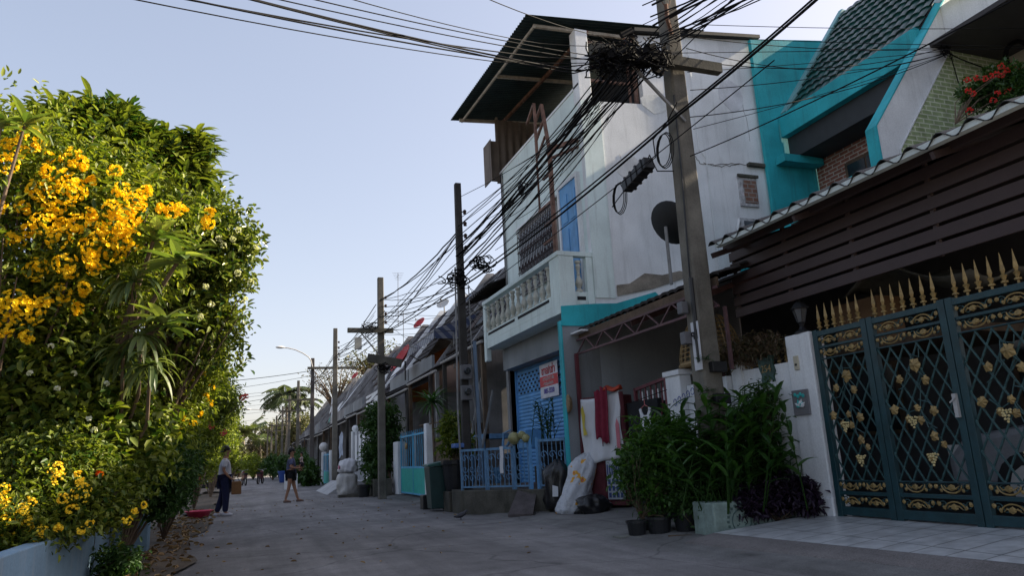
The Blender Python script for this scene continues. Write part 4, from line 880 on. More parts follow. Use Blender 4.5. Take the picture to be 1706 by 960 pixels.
# towards the left across the lane
gX = 'cables crossing the sky to the left'; lX = 'thin black cable crossing the sky above the lane to the upper left'
for k, (x0_, y0_, x1_, y1_, r_) in enumerate(((222,-6,830,103,.006),(318,-4,900,95,.008),(330,-2,930,112,.009),(418,-6,960,118,.011),(425,-3,955,122,.008),(470,-4,985,100,.006),(520,-6,1000,95,.006),(585,-6,900,72,.005),(820,-3,1000,60,.005))):
    a = P(x1_, y1_, 'Y', 7.8); b_ = P(x0_-(x1_-x0_)*.25, y0_-(y1_-y0_)*.25, 'Y', 5.6)
    polycable([(b_,.05),(a,.03),((5.0,7.75,z0+random.uniform(-.1,.3)),0)], r_, ('lowest', 'second lowest', 'third lowest', 'thickest, fourth lowest', 'fifth from below', 'sixth from below', 'third from the top', 'second from the top', 'topmost and shortest')[k]+' of the thin cables crossing the open sky above the lane', gX)
# service drops to the knot on the shared fin
kn = P(1572,84,'Y',8.0); gS = 'service cables to the wall knot'; lS = 'service cable from the nearest pole to the wire knot on the white roof beam'
for kq, (px, py, sg, r_) in enumerate(((1127,60,.12,.006),(1130,100,.25,.007),(1135,150,.1,.006),(1135,195,.18,.007),(1130,120,.02,.005),(1128,80,.35,.006),(1140,215,.05,.005))):
    a = P(px+15, py, 'Y', 7.75); cable(a, kn+Vector((0,-.05,random.uniform(-.1,.06))), sg, r_, 'service cable to the wire knot, leaving the thick pole '+('highest','fourth from above, slack','sixth from above','second from below','fifth from above, taut','second from above, most slack','lowest')[kq], gS, 14)
for (x0_, y0_, sg) in ((1125,88,.0),(1125,60,.03),(1150,40,.05)): cable(P(x0_, y0_, 'Y', 7.75), P(1706+80, y0_+random.uniform(-15,25), 'Y', 6.4), sg, .005, {88:'lowest',60:'middle',40:'topmost'}[y0_]+' of three straight thin cables crossing before the green tile roof', 'cables to the right edge', 10)
kb = MB()
for k in range(14):
    c = kn+Vector((random.uniform(-.08,.08), -.04, random.uniform(-.14,.1))); kb.tube([c+Vector((.05*cos(t)+random.uniform(-.02,.02), random.uniform(-.03,.03), .07*sin(t))) for t in [i*.9+k for i in range(7)]], .007, 4, False)
kb.tube([kn, kn+Vector((.35,-.02,-.12)), kn+Vector((.9,-.03,-.22)), kn+Vector((1.4,-.05,-.22))], .012, 5).tube([kn+Vector((.1,-.03,0)), kn+Vector((.18,-.03,-.8)), kn+Vector((.2,-.03,-2.2))], .009, 5)
tag(kb.build('wire_knot', CAB), 'knot of black wires hooked to the white roof beam beside the green brick', 'wire knot')
tag(MB().tube([P(1697+22*cos(t),92+24*sin(t),'X',12.3) for t in [i*.52 for i in range(13)]], .04, 6).build('cable_coil', CAB), 'coil of black cable on the cream wall at the right edge', 'cable coil', 'coils of spare cable')
# tangle at the crossarm end
tg = MB(); rr = random.Random(5)
for k in range(280):
    t = rr.random(); c = Vector((pb.x+(5.35-pb.x)*t, 7.68+rr.gauss(0,.10), z0-.12+rr.gauss(0,.095)+.14*t-.06*(1-t)))
    r = rr.uniform(.04,.16); ph = rr.uniform(0,6.28); ax = Vector((rr.gauss(.2,.4), rr.gauss(-.4,.3), rr.gauss(0,.5))).normalized(); u = ax.orthogonal().normalized(); w = ax.cross(u); el = rr.uniform(.25,.8)
    nn_ = rr.randint(5,10); tg.tube([c+u*r*1.5*cos(ph+i*.6)+w*r*el*sin(ph+i*.6)+Vector((-.02*i*(rr.random()-.2),0,.004*i)) for i in range(nn_)], rr.uniform(.004,.011), 4, False)
for k in range(34):
    c = Vector((rr.uniform(pb.x+.05,5.1), 7.62+rr.uniform(-.1,.1), z0-.08+rr.gauss(0,.08))); tg.bar(c, c+Vector((rr.uniform(.1,.28),0,rr.uniform(-.05,.12))), .05, .07)
tag(tg.build('cable_tangle', CAB), 'dense tangle of black cables at the left end of the thick pole crossarm', 'cable tangle')
# loose hanging strands by the tangle
for k in range(7):
    a = Vector((4.6+rr.uniform(-.3,.5), 7.7, z0)); b_ = Vector((4.3+rr.uniform(-.3,.3), 12.0+rr.uniform(-1,.5), 5.2+rr.uniform(-.8,.8)))
    cable(a, b_, rr.uniform(.1,.5), .005, 'slack thin cable drooping from the cable tangle towards the white building', 'slack drooping cables', 12)
# coils and splice box
for (px, py, lb) in ((1030,330,'lower left coil of spare cable under the splice box'), (1105,250,'upper right coil of spare cable beside the nearest pole')):
    mb = MB()
    for q in range(3):
        c = P(px, py, 'X', 5.1); r = .17+.010*q
        mb.tube([c+Vector((.02*q, r*1.0*cos(t), r*1.3*sin(t))) for t in [i*.4488 for i in range(15)]], .007, 5, False)
    tag(mb.build('cable_coil', CAB, base=tuple(P(px,py+30,'X',5.1))), lb, 'cable coil', 'coils of spare cable')
c = P(1062,292,'X',5.1); bx_ = thing('splice_box', 'ribbed black cable splice box hanging between the two cable coils', 'splice box', tuple(c))
d = (P(1082,270,'X',5.1)-P(1044,312,'X',5.1)); mb = MB().bar(c-d/2, c+d/2, .15, .16)
for k in range(4): mb.bar(c-d*(.36-k*.23), c-d*(.30-k*.23), .18, .19)
mb.build('casing', BPLAST, bx_, bevel=.006)
MB().tube([P(1082,270,'X',5.1), P(1092,262,'X',5.1), P(1088,232,'X',5.1), P(1110,205,'X',5.1), P(1128,170,'X',5.2)], .009, 5).tube([P(1076,276,'X',5.1), P(1082,258,'X',5.1), P(1095,285,'X',5.1), P(1122,285,'X',5.1)], .008, 5).tube([P(1044,312,'X',5.1), P(1020,345,'X',5.1)], .008, 5).build('lead', CAB, bx_, each=True)
# onward spans down the lane
def gl(a, b_): return ('cables between the %s' % a, 'black cable strung between the %s' % a)
spans = [((4.2,14.4,5.2),(4.0,22.6,5.6),14,(.06,.75),(.1,.6),.12,.013,'slim black pole and the brown-topped pole'),
         ((4.0,22.7,5.5),(3.93,34.3,5.9),11,(.3,.5),(.08,.5),.14,.012,'brown-topped pole and the third pole'),
         ((3.93,34.3,5.9),(3.92,46,6.1),8,(.08,.5),(.3,.4),.18,.013,'third pole and the streetlight pole'),
         ((3.92,46,6.3),(3.95,58.7,6.2),6,(.3,.35),(.3,.35),.3,.014,'streetlight pole and the pole by the palm')]
for A_, B_, n_c, s0, s1, sg, r_, nm in spans:
    g_, lb = gl(nm, 0); span(A_, B_, n_c, s0, s1, sg, r_, lb, g_, .008)
for k, (ya, yb) in enumerate(((58.7,70),(70,82),(82,94),(94,107),(107,120))):
    span((3.9,ya,6.3),(3.9,yb,6.3),3,(.3,.4),(.3,.4),.3,.015,'one of the far cables strung between the distant poles','far cables between the distant poles')
# small tangles on the far poles
for (x, y, z, lb) in ((4.15,14.3,4.75,'small wire tangle around the slim black pole'),(4.45,13.6,4.9,'small dark wire tangle right of the slim black pole'),(3.6,22.5,5.15,'wire tangle hanging under the second pole crossarm'),(4.1,22.5,3.95,'wire clump low on the brown-topped pole')):
    mb = MB()
    for k in range(22):
        c = Vector((x+rr.gauss(0,.1), y+rr.gauss(0,.1), z+rr.gauss(0,.08))); ph = rr.uniform(0,6)
        mb.tube([c+Vector((.12*cos(ph+i*.8), rr.uniform(-.05,.05), .08*sin(ph+i*.8))) for i in range(6)], .012, 4, False)
    tag(mb.build('cable_tangle', CAB), lb, 'cable tangle', 'small cable tangles')
# thin lines crossing left over the lane in the distance
gF = 'far cables crossing to the left'
for (x0_, y0_, x1_, y1_, Y_) in ((372,634,519,618,46),(376,656,470,650,58),(376,662,497,652,58),(380,676,458,672,70),(380,690,470,683,70),(380,700,447,698,82),(372,655,520,626,46),(390,684,560,640,40)):
    cable(P(x1_,y1_,'Y',Y_), P(x0_-200,y0_+10,'Y',Y_-3), .25, .018 if Y_ == 46 and x0_ == 372 and y0_ == 634 else .011, 'thin far cable crossing the lane to the trees on the left', gF, 14)
for k in range(10):
    a = Vector((4.0,22.6,5.2+rr.uniform(-.5,.6))); cable(a, (9.4,20+rr.uniform(-3,14),6.0+rr.uniform(-1,.6)), rr.uniform(.1,.4), .006, 'thin service wire from the brown-topped pole to the roofs of the row', 'service wires to the row', 10)
for k in range(8):
    a = Vector((4.2,14.35,4.6+rr.uniform(-.5,.8))); cable(a, (rr.choice([6.1,6.5]),16.9+rr.uniform(0,4),4.6+rr.uniform(-.6,1.2)), rr.uniform(.1,.3), .006, 'thin service wire from the slim black pole to the white building corner', 'service wires at the black pole', 10)
# ================= hedge and trees on the left =================
LG_TEC = leafmat('tecoma_leaf', (.030,.07,.010), (.27,.30,.04), .33); LG_MAN = leafmat('mango_leaf', (.022,.065,.012), (.25,.28,.05), .22, .3, .5)
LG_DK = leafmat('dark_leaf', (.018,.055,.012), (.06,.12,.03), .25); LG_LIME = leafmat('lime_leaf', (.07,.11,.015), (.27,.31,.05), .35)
LG_MED = leafmat('medium_leaf', (.025,.065,.010), (.21,.24,.035), .33); YEL = leafmat('yellow_petal', (.74,.44,.006), (.92,.66,.03), .25, .6, .1)
BARK = mat('bark', (.14,.10,.07), .95, .35, 8, bump=.7); PBARK = mat('pale_bark', (.26,.22,.17), .9, .3, 8, bump=.5)
def flower_ball(mb, c, r, n, s):
    """a head of small five-lobed trumpets"""
    cnt = 0
    for k in range(n):
        u = Vector((random.gauss(0,1), random.gauss(0,1), random.gauss(0,1)+.2)).normalized(); p = vec(c)+u*r*random.uniform(.55,1); a = u.orthogonal().normalized(); b = u.cross(a); ph = random.uniform(0,6)
        ring = []
        for i in range(10):
            t = ph+i*pi/5; q = (1.0 if i % 2 == 0 else .72)*s; ring.append(p+u*(s*.25 if i % 2 else s*.15)+a*q*cos(t)+b*q*sin(t))
        mb.add([p-u*s*.5]+ring, [(0,i+1,(i+1)%10+1) for i in range(10)]); cnt += 11
    return cnt
def flower_obj(name, c, r, n, s, m, parent, jit=(1,1,1)):
    mb = MB(); k = flower_ball(mb, c, r, n, s); o = mb.build(name, m, parent); a = o.data.attributes.new('rnd','FLOAT','POINT')
    a.data.foreach_set('value', np.repeat(RNG.uniform(0,1,n),11).astype(np.float32)); return o
def bush(name, label, cat, clumps, n, L, Wd, m, base, twigs=60, sig=.12, bark=BARK, k=30, r0=.06, group=None, shell=.8, foliage='foliage'):
    t = thing(name, label, cat, base, 0, group); p, d, tw = crown_pts(clumps, n, twigs, sig, shell)
    leaf_mesh(foliage, p, d, L, Wd, m, t); mb = MB(); branches(mb, base, tw, r0, .005, k); mb.build('branch', bark, t); return t, tw
# yellow trumpet bush
cl = [CL(*a) for a in ((30,290,8.4,95,120),(95,330,8.3,110,130),(180,330,8.3,95),(60,430,8.2,120,130),(170,430,8.2,110,120),(240,350,8.4,70),(30,530,8.2,90),(110,520,8.2,95),(300,350,8.6,50),(215,480,8.4,80),(50,300,8.9,110),(150,420,9.0,140))]
tec, _ = bush('trumpet_bush', 'tall shrub covered in yellow trumpet flower clusters on the upper left', 'flowering shrub', cl, 20000, .09, .40, LG_TEC, (-2.3,8.6,.1), 66, .14, k=70, r0=.09)
for (px, py, r) in ((48,232,15),(20,250,14),(12,275,12),(68,240,8),(120,268,16),(135,272,10),(78,285,9),(102,312,24),(125,318,18),(90,305,14),(60,318,14),(75,372,16),(95,345,10),(130,375,15),(150,358,9),(205,320,13),(225,332,14),(185,350,14),(205,357,12),(190,380,20),(210,378,14),(165,415,24),(185,425,18),(150,430,12),(215,400,16),(60,448,15),(95,398,16),(108,440,14),(24,400,12),(0,345,8),(28,512,24),(48,518,18),(5,545,14),(100,492,15),(140,482,10),(175,395,14),(288,352,11),(302,348,9),(345,372,9),(350,355,7),(232,340,10),(155,448,9),(130,515,8),(105,372,8),(82,262,7),(192,285,9),(152,300,7),(40,345,9),(12,518,14),(70,505,9),(245,318,8),(160,380,13),(222,362,10),(48,385,9),(268,348,8),(45,562,8),(82,345,8),(118,455,9)):
    Y_ = 7.5+random.uniform(-.15,.2); c = P(px, py, 'Y', Y_); s_ = (c-CAMC).length/F_PX
    flower_obj('blossom', c, r*s_*1.25, int(8+r*1.7), .025, YEL, tec)
# mango tree behind it
def rosettes(name, centers, leaf_n, L, Wd, m, parent, up=.5):
    pts = []; ds = []
    for c in centers:
        n = leaf_n+random.randint(-2,3)
        for k in range(n):
            t = random.uniform(0,6.28); e = random.uniform(-.5,1.0); pts.append(np.array(c)+RNG.normal(0,.03,3)); ds.append((cos(t),sin(t),e))
    return leaf_mesh(name, pts, ds, L, Wd, m, parent, fold=.2)
mg = thing('mango_tree', 'dark glossy long-leaved mango tree rising behind the yellow trumpet bush', 'tree', (-2.0,10,0))
cls = [CL(*a) for a in ((110,240,9.6,48),(170,240,9.6,50),(205,265,9.6,55),(250,280,9.7,45),(300,280,9.6,36),(325,255,9.6,18),(255,320,9.8,60),(160,290,9.9,80),(190,215,9.5,26),(130,210,9.5,24),(80,230,9.6,30))]
_, _, tw = crown_pts(cls, 100, 95, .1, .8); tw = list(tw)+[tuple(P(x,y,'Y',9.5)) for x, y in ((195,182),(150,165),(120,172),(215,205),(235,232),(248,215),(330,222),(345,238),(350,252),(182,168),(208,190),(140,180),(95,178),(75,195),(228,222),(262,238),(300,236),(312,222),(340,262),(285,240),(175,172),(100,190),(320,265),(335,290))]
mbm = MB(); csm = []
for c_ in tw:
    for k in range(13):
        a_ = k*2.4+random.uniform(-.3,.3); csm.append(blade(mbm, Vector(c_)+Vector((random.gauss(0,.02),random.gauss(0,.02),random.uniform(-.10,.05))), (cos(a_),sin(a_),random.uniform(-.3,.9)), random.uniform(.19,.32), random.uniform(.055,.08), .8, 4))
bladeobj('foliage', mbm, csm, LG_MAN, mg); mb = MB(); branches(mb, (-2.0,10,.1), np.array(tw), .12, .008, 120); mb.tube([(-2.0,10,0),(-1.9,9.9,2),(-1.7,9.8,3.5)], [.12,.09,.06], 8); mb.build('trunk', BARK, mg)
p_, d_, _ = crown_pts(cls, 9000, 60, .12, .6); leaf_mesh('shade_inner_foliage', p_, d_, .14, .26, LG_DK, mg)  # shade inside the crown put into a darker leaf colour
# frangipani / large-leaved plants
def plumeria(name, label, base, heads, m=None, L=.34, w=.09, n=16, trunkr=.03):
    t = thing(name, label, 'tree', base); tr = MB(); m = m or leafmat('frangipani_leaf', (.07,.12,.03), (.26,.30,.09), .35, .4)
    mid = Vector(base).lerp(Vector(heads[0]), .55)
    for h in heads:
        h = vec(h); tr.tube([base, mid, mid.lerp(h,.5)+Vector((0,0,-.05)), h], [trunkr*1.3,trunkr,trunkr*.8,trunkr*.6], 7)
        mb = MB(); cs = []
        for k in range(n):
            a = k*2.4+random.uniform(-.3,.3); e = random.uniform(-.15,.9); cs.append(blade(mb, h+Vector((0,0,random.uniform(-.06,.04))), (cos(a),sin(a),e), L*random.uniform(.75,1.15), w*random.uniform(.8,1.2), .55, 6))
        bladeobj('leaf_rosette', mb, cs, m, t)
    tr.build('trunk', BARK, t); return t
plumeria('frangipani', 'frangipani with big paddle leaves reaching out towards the lane in the middle of the hedge', (-2.1,9.4,1.2), [P(300,430,'Y',7.35), P(275,535,'Y',7.5), P(258,395,'Y',7.6)], L=.38, w=.105, n=18)
plumeria('frangipani', 'pale-trunked frangipani at the top left corner of the photo', (-2.35,7.5,.6), [P(2,205,'Y',7.2), P(42,205,'Y',7.3)], L=.26, w=.075, n=12, trunkr=.02)
CORD = leafmat('strap_leaf', (.04,.075,.025), (.17,.20,.07), .3)
ct = thing('strap_leaf_plant', 'strap-leaved plant with long drooping leaves hanging in the middle of the hedge', 'plant', (-1.3,8.6,.4)); tr = MB()
for h in (P(222,470,'Y',7.5), P(235,560,'Y',7.5), P(205,590,'Y',7.6), P(250,610,'Y',7.5)):
    mb = MB(); cs = []; tr.tube([(-1.5,9.2,.4), vec(h)+Vector((-.05,.5,-.5)), h], [.022,.018,.014], 6)
    for k in range(22):
        a = random.uniform(0,6.28); e = random.uniform(-.6,1.2); cs.append(blade(mb, h, (cos(a),sin(a),e), random.uniform(.28,.50), .05, 2.2, 7))
    bladeobj('leaf_rosette', mb, cs, CORD, ct)
tr.build('stem', BARK, ct)
# white-ball flowering tree on the lane side
cl = [CL(*a) for a in ((330,370,10.6,60),(375,400,10.4,50),(400,420,10.4,34),(420,398,10.3,14),(340,440,10.5,70),(380,465,10.5,36),(408,470,10.3,14),(300,420,10.8,70),(330,520,10.6,70),(362,535,10.6,30),(280,500,11,80),(350,330,10.6,26),(300,330,10.8,40),(392,550,10.5,10),(240,420,11.2,90),(345,590,10.8,55))]
wt, _ = bush('snowball_tree', 'glossy dark tree with round white flower heads on the lane side of the hedge', 'tree', cl, 17000, .10, .5, LG_MAN, (-1.4,11.2,.1), 85, .11, k=80, r0=.10)
WPET = leafmat('white_petal', (.55,.55,.42), (.70,.70,.60), .3)
for (px, py) in ((325,325),(397,383),(372,408),(388,398),(428,412),(397,455),(352,508),(334,528),(343,478),(418,470),(365,398),(408,500),(345,345)):
    flower_obj('flower_head', P(px, py, 'Y', 9.95), .048, 26, .014, WPET, wt)
# creeping shrub below with sparse yellow flowers, going down the lane
def cut(cl_, xmax): return cl_
cl = [CL(*a) for a in ((310,620,11.5,60),(335,650,12,34),(290,690,11.5,50),(325,700,12.5,28),(270,640,11,60),(290,745,12,34),(250,720,11,48),(230,660,11,60),(350,610,12,26),(362,640,12.4,14))]
ys, _ = bush('yellow_shrub', 'loose bright green shrub with scattered yellow flowers at the foot of the snowball tree', 'flowering shrub', cl, 18000, .085, .42, LG_LIME, (-1.6,12,.05), 110, .12, k=40)
for (px, py) in ((318,638),(335,690),(345,660),(352,645),(330,600),(350,672),(308,700),(342,622),(322,705),(278,742),(300,720)):
    flower_obj('blossom', P(px, py, 'Y', 10.9), .055, 9, .022, YEL, ys)
# arching spray with small pink flowers further on
cl = [CL(*a) for a in ((368,675,16,26),(328,735,16,34),(350,690,18,36),(378,695,19,16),(308,775,15,26),(360,650,15,16))]
fs, _ = bush('bougainvillea', 'arching leafy spray with a few small pink flowers beyond the yellow shrub', 'flowering shrub', cl, 16000, .085, .4, LG_LIME, (-1.5,16.5,.05), 90, .16, k=40)
PINK = leafmat('pink_petal', (.55,.06,.08), (.7,.15,.15), .3)
for (px, py) in ((352,712),(345,706),(372,722),(404,664),(410,660)): flower_obj('blossom', P(px, py, 'Y', 15.3), .06, 8, .03, PINK, fs)
tag(MB().tube([P(380,690,'Y',15.6), P(398,675,'Y',15.4), P(409,661,'Y',15.3)], .008, 5).build('twig', BARK), 'bare twig arching over the lane with pink flowers at its tip', 'twig') if False else MB().tube([P(380,690,'Y',15.6), P(398,675,'Y',15.4), P(409,661,'Y',15.3)], .008, 5).build('twig', BARK, fs)
# white-star bush in the lower middle
cl = [CL(*a) for a in ((60,590,8.3,70),(130,600,8.3,60),(40,640,8.2,50),(110,660,8.2,75),(180,640,8.4,60),(170,710,8.3,60),(90,730,8.2,70),(200,740,8.5,60),(20,720,8.2,60),(150,780,8.2,60),(240,760,9,50))]
gb_, _ = bush('gardenia_bush', 'broad-leaved dark bush with a few small white flowers in the lower left of the hedge', 'bush', cl, 15000, .11, .5, LG_MED, (-2.1,8.7,.1), 110, .13, k=60)
for (px, py) in ((85,577),(50,622),(123,622),(157,717),(148,697),(95,648),(178,640)): flower_obj('white_flower', P(px, py, 'Y', 7.6), .02, 5, .022, WPET, gb_)
flower_obj('orange_flower', P(165,790,'Y',7.6), .028, 10, .026, leafmat('orange_petal', (.75,.12,.01), (.85,.25,.02)), gb_)
# ixora mound spilling over the blue wall
cl = [CL(*a) for a in ((20,800,7.6,50),(80,790,7.6,55),(130,800,7.7,50),(12,885,7.2,45),(70,870,7.4,48),(130,860,7.5,42),(-30,900,7.0,50),(170,830,7.8,40),(40,905,7.0,30),(200,820,8.2,35),(190,860,8.1,25))]
ix, _ = bush('ixora_bush', 'low bush with dense yellow flower heads spilling over the blue wall', 'flowering shrub', cl, 18000, .06, .5, LG_MED, (-1.75,7.6,.3), 120, .10, k=40)
YEL2 = leafmat('ixora_petal', (.78,.50,.02), (.88,.66,.06), .2, .6, .1)
for (px, py, r) in ((5,815,9),(3,833,9),(95,783,13),(98,798,10),(135,803,7),(135,822,15),(50,838,9),(105,832,9),(12,845,12),(35,862,12),(12,885,18),(45,880,14),(38,850,9),(62,897,9),(25,858,12),(120,850,10),(97,882,7),(45,870,9),(212,868,7),(225,853,5),(240,842,5),(130,790,6),(150,873,6),(135,885,6),(95,880,7),(62,900,8),(5,870,9),(70,885,8)):
    c = P(px, py, 'Y', 6.95+random.uniform(-.15,.1)); flower_obj('flower_head', c, r*.0062*.95, int(8+r*1.6), .013, YEL2, ix)
# shaded dark greenery along the verge
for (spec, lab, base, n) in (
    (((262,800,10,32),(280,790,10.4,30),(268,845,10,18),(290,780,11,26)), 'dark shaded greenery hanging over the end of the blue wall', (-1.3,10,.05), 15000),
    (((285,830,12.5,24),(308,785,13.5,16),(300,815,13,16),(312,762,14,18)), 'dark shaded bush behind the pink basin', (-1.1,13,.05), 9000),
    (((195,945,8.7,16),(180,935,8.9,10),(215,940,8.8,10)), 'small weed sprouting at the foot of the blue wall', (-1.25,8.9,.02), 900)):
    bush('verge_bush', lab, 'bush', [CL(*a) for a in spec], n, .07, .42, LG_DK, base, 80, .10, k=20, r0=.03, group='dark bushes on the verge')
# hedge continuing down the lane, lit on top
for k, (spec, lab, n, m) in enumerate((
    (((330,700,24,36),(345,740,24,26),(300,740,24,40),(345,780,26,12),(360,740,27,16)), 'lime green hedge behind the woman with the bag', 12000, LG_LIME),
    (((355,730,34,28),(372,755,36,18),(340,760,34,25),(378,740,40,16)), 'sunlit hedge beside the parked dark car', 7000, LG_LIME),
    (((385,770,60,12),(370,745,60,20),(395,778,64,8)), 'small sunlit shrub far along the left side', 4000, LG_LIME))):
    bush('hedge', lab, 'hedge', [CL(*a) for a in spec], n, .13+.05*k, .45, m, tuple(Vector(CL(*spec[0])[:2]+(0.0,))), 60, .25, k=15, group='hedges along the left side')
# dry leaves and weeds (uncountable)
N = 480; pts = np.stack([RNG.normal(-1.0,.25,N), RNG.uniform(6.5,22,N), RNG.uniform(.045,.07,N)], 1); dr_ = RNG.normal(0,1,(N,3)); dr_[:,2] = RNG.uniform(-.1,.35,N)
o = leaf_mesh('dry_leaves', pts, dr_, .10, .4, leafmat('dead_leaf', (.16,.09,.045), (.38,.26,.14), .1, .8), fold=.5); o['kind'] = 'stuff'
N = 140; pts = np.stack([RNG.uniform(-.4,4.2,N), RNG.uniform(7.5,26,N), RNG.uniform(.03,.045,N)], 1); dr_ = RNG.normal(0,1,(N,3)); dr_[:,2] = .1
o = leaf_mesh('scattered_leaves', pts, dr_, .06, .4, leafmat('dead_leaf', (.16,.09,.045), (.38,.26,.14)), fold=.4); o['kind'] = 'stuff'
# low blue wall
BW = thing('blue_wall', 'low pale blue cracked garden wall under the ixora flowers', 'wall', (-1.45,8.5,0))
MB().prism([(-1.42,2,-.05),(-1.42,11.45,-.05),(-1.42,11.45,.56),(-1.42,2,.60)], (-.14,0,0)).build('wall_panel', mat('faded_blue_wall', (.20,.32,.44), .85, .22, 1.5, bump=.4, streak=.5, dirt=(.4,.42,.45)), BW, bevel=.01)
MB().box(-1.40,-1.16,11.4,11.7,-.05,.60).build('pier', mat('faded_blue_wall', (.2,.4,.6)), BW, bevel=.01)
MB().tube([(-1.415,10.0+random.uniform(-.02,.02),.55-.07*i) for i in range(8)], .004, 4, False).tube([(-1.415,9.0+random.uniform(-.02,.02),.55-.06*i) for i in range(5)], .003, 4, False).build('crack', mat('crack_shadow', (.12,.11,.1)), BW)
# house behind the hedge
HB = thing('hidden_house', 'dark blue house mostly hidden behind the flowering hedge', 'house', (-6.5,10,0))
MB().box(-9,-4.3,2,22,-.1,2.9).build('wall', colmat('deep_blue_wall', (.035,.06,.14)), HB)
MB().prism([(-9.3,1.6,2.9),(-3.7,1.6,2.9),(-6.5,1.6,4.2)], (0,20.8,0)).build('roof', DROOF, HB)
f = MB().box(-4.3,-4.24,8.2,9.4,1.2,2.4).build('window', WHITEP, HB); MB().box(-4.24,-4.232,8.28,8.75,1.28,2.32).box(-4.24,-4.232,8.82,9.32,1.28,2.32).build('pane', GLASSD, f)

# ================= distant trees =================
def palm(x, y, h, L, label, n=20, stiff=.5):
    t = thing('palm_tree', label, 'palm tree', (x,y,0), 0, 'palms at the end of the lane'); MB().tube([(x,y,-.1),(x+.3,y,h*.5),(x,y,h)], [.24,.17,.13], 7).build('trunk', PBARK, t)
    pts = []; ds = []; mb = MB()
    for k in range(n):
        a = k*2.4; e = random.uniform(-.35,1.15); d = Vector((cos(a),sin(a),e)).normalized(); p = Vector((x,y,h)); q = []; 
        for i in range(9):
            q.append(p.copy()); p = p+d*L/8; d = (d+Vector((0,0,-stiff/6))).normalized()
        mb.tube(q, [.05,.045,.04,.035,.03,.025,.02,.015,.01], 4, False)
        for i in range(1, 9):
            seg = (q[i]-q[i-1]); s = seg.cross(Vector((0,0,1))).normalized()
            for j in range(5):
                for sg in (-1,1):
                    pts.append(q[i-1]+seg*(j/5)); ds.append(seg.normalized()*.5+s*sg*1.0+Vector((0,0,-.45)))
    mb.build('frond_stem', LG_DK, t); leaf_mesh('frond', pts, ds, L*.26, .10, leafmat('palm_leaf', (.05,.08,.03), (.16,.19,.08), .2), t)
c = P(476,655,'Y',95); palm(c.x, 95, c.z, 3.4, 'tall coconut palm rising above the poles', 22, .9)
c = P(497,662,'Y',97); palm(c.x, 97, c.z-.8, 3.2, 'slim second palm right beside the tall coconut palm', 12, 1.0)
c = P(405,720,'Y',120); palm(c.x, 120, c.z, 3.6, 'upright small palm at the very end of the lane', 16, .2)
c = P(432,730,'Y',125); palm(c.x, 125, c.z, 3.0, 'tiny palm right of the upright small palm at the end', 12, .3)
def fartree(px, py, Y, r, label, m, n=7000, leaf=.32, bare=False, sq=.8):
    c = CL(px, py, Y, r, None, sq); base = (c[0], Y, 0); t = thing('far_tree', label, 'tree', base, 0, 'trees at the end of the lane')
    cl_ = [(c[0]+random.uniform(-.6,.6)*c[3], Y+random.uniform(-.5,.5)*c[3], c[2]+random.uniform(-.5,.5)*c[5], c[3]*.55, c[3]*.55, c[5]*.55) for _ in range(7)]
    p, d, tw = crown_pts(cl_, n, 90, c[3]*.09, .8, -1); leaf_mesh('crown', p, d, leaf, .5, m, t)
    mb = MB(); mb.tube([base, (c[0]+.2,Y,c[2]*.5), (c[0],Y,max(c[2]-c[5]*.5, c[2]*.6))], [.3,.22,.15], 7); branches(mb, (c[0],Y,max(.5,c[2]-c[5]*.9)), tw, .22, .02, 70 if bare else 30); mb.build('trunk', BARK, t)
OLV = leafmat('olive_far_leaf', (.06,.07,.03), (.16,.16,.09), .25); BRN = leafmat('brown_far_leaf', (.08,.07,.045), (.19,.17,.12), .2)
fartree(560,640,75,60,'sparse half-bare tree spreading behind the row roofs', BRN, 1800, .22, True, .8)
fartree(615,600,80,45,'thin bare-branched tree top above the roofs near the second pole', OLV, 1500, .28, True, .7)
fartree(400,760,125,35,'brownish tree mass left of the lane end', BRN, 7000, .4)
fartree(425,748,135,28,'brown bare-looking tree in the middle of the lane end', BRN, 4500, .4, True)
fartree(460,735,130,35,'olive tree behind the far poles', OLV, 7000, .4, True)
fartree(500,720,120,40,'olive tree crown behind the coconut palm', OLV, 4500, .38, True)
fartree(385,765,95,26,'green-brown tree at the left side near the lane end', OLV, 6000, .35)
fartree(350,760,110,40,'dark tree far behind the hedge', OLV, 6000, .4)
N = 26000; a_ = RNG.uniform(-.55,.9,N); rr_ = RNG.uniform(150,175,N); pts = np.stack([np.sin(a_)*rr_, np.cos(a_)*rr_, np.abs(RNG.normal(0,2.6,N))*(1+.4*np.sin(a_*23))], 1); dr_ = RNG.normal(0,1,(N,3))
o = leaf_mesh('distant_wood', pts, dr_, 1.3, .6, BRN); o['kind'] = 'stuff'
# ================= yard of the teal house =================
GP = thing('white_gate_post', 'pair-less square white gate post left of the nearest pole, with hooks and blue cord', 'gate post', (6.2,9.4,.1))
MB().box(6.1,6.3,9.35,9.75,.1,2.12).box(6.07,6.33,9.32,9.78,2.12,2.2).build('post', WHITEP, GP, bevel=.01)
GP['label'] = 'square white gate post just left of the nearest thick pole'
tag(MB().box(6.2,6.32,9.0,9.33,.1,1.95).box(6.2,6.32,8.36,9.0,.1,1.98).build('yard_wall', WHITEP), 'white yard wall section right behind the nearest thick pole', 'wall')
mb = MB()
for k in range(7): mb.tube([(6.08,9.5-k*.12+.04*cos(t),1.72+.03*k+.05*sin(t)) for t in [i*.8 for i in range(8)]], .006, 4, False)
tag(mb.build('blue_rope', colmat('blue_cord', (.03,.06,.3))), 'twisted blue cord looped along the white gate post', 'cord')
FG = thing('folding_gate', 'maroon steel gate panel with hexagon tracery leaning open beside the white gate post', 'gate', (6.2,10.6,.1))
def tip(u, z): # leaning panel plane, y from 10.95 to 9.85
    return (6.25, 10.95-u+.0*z, z)
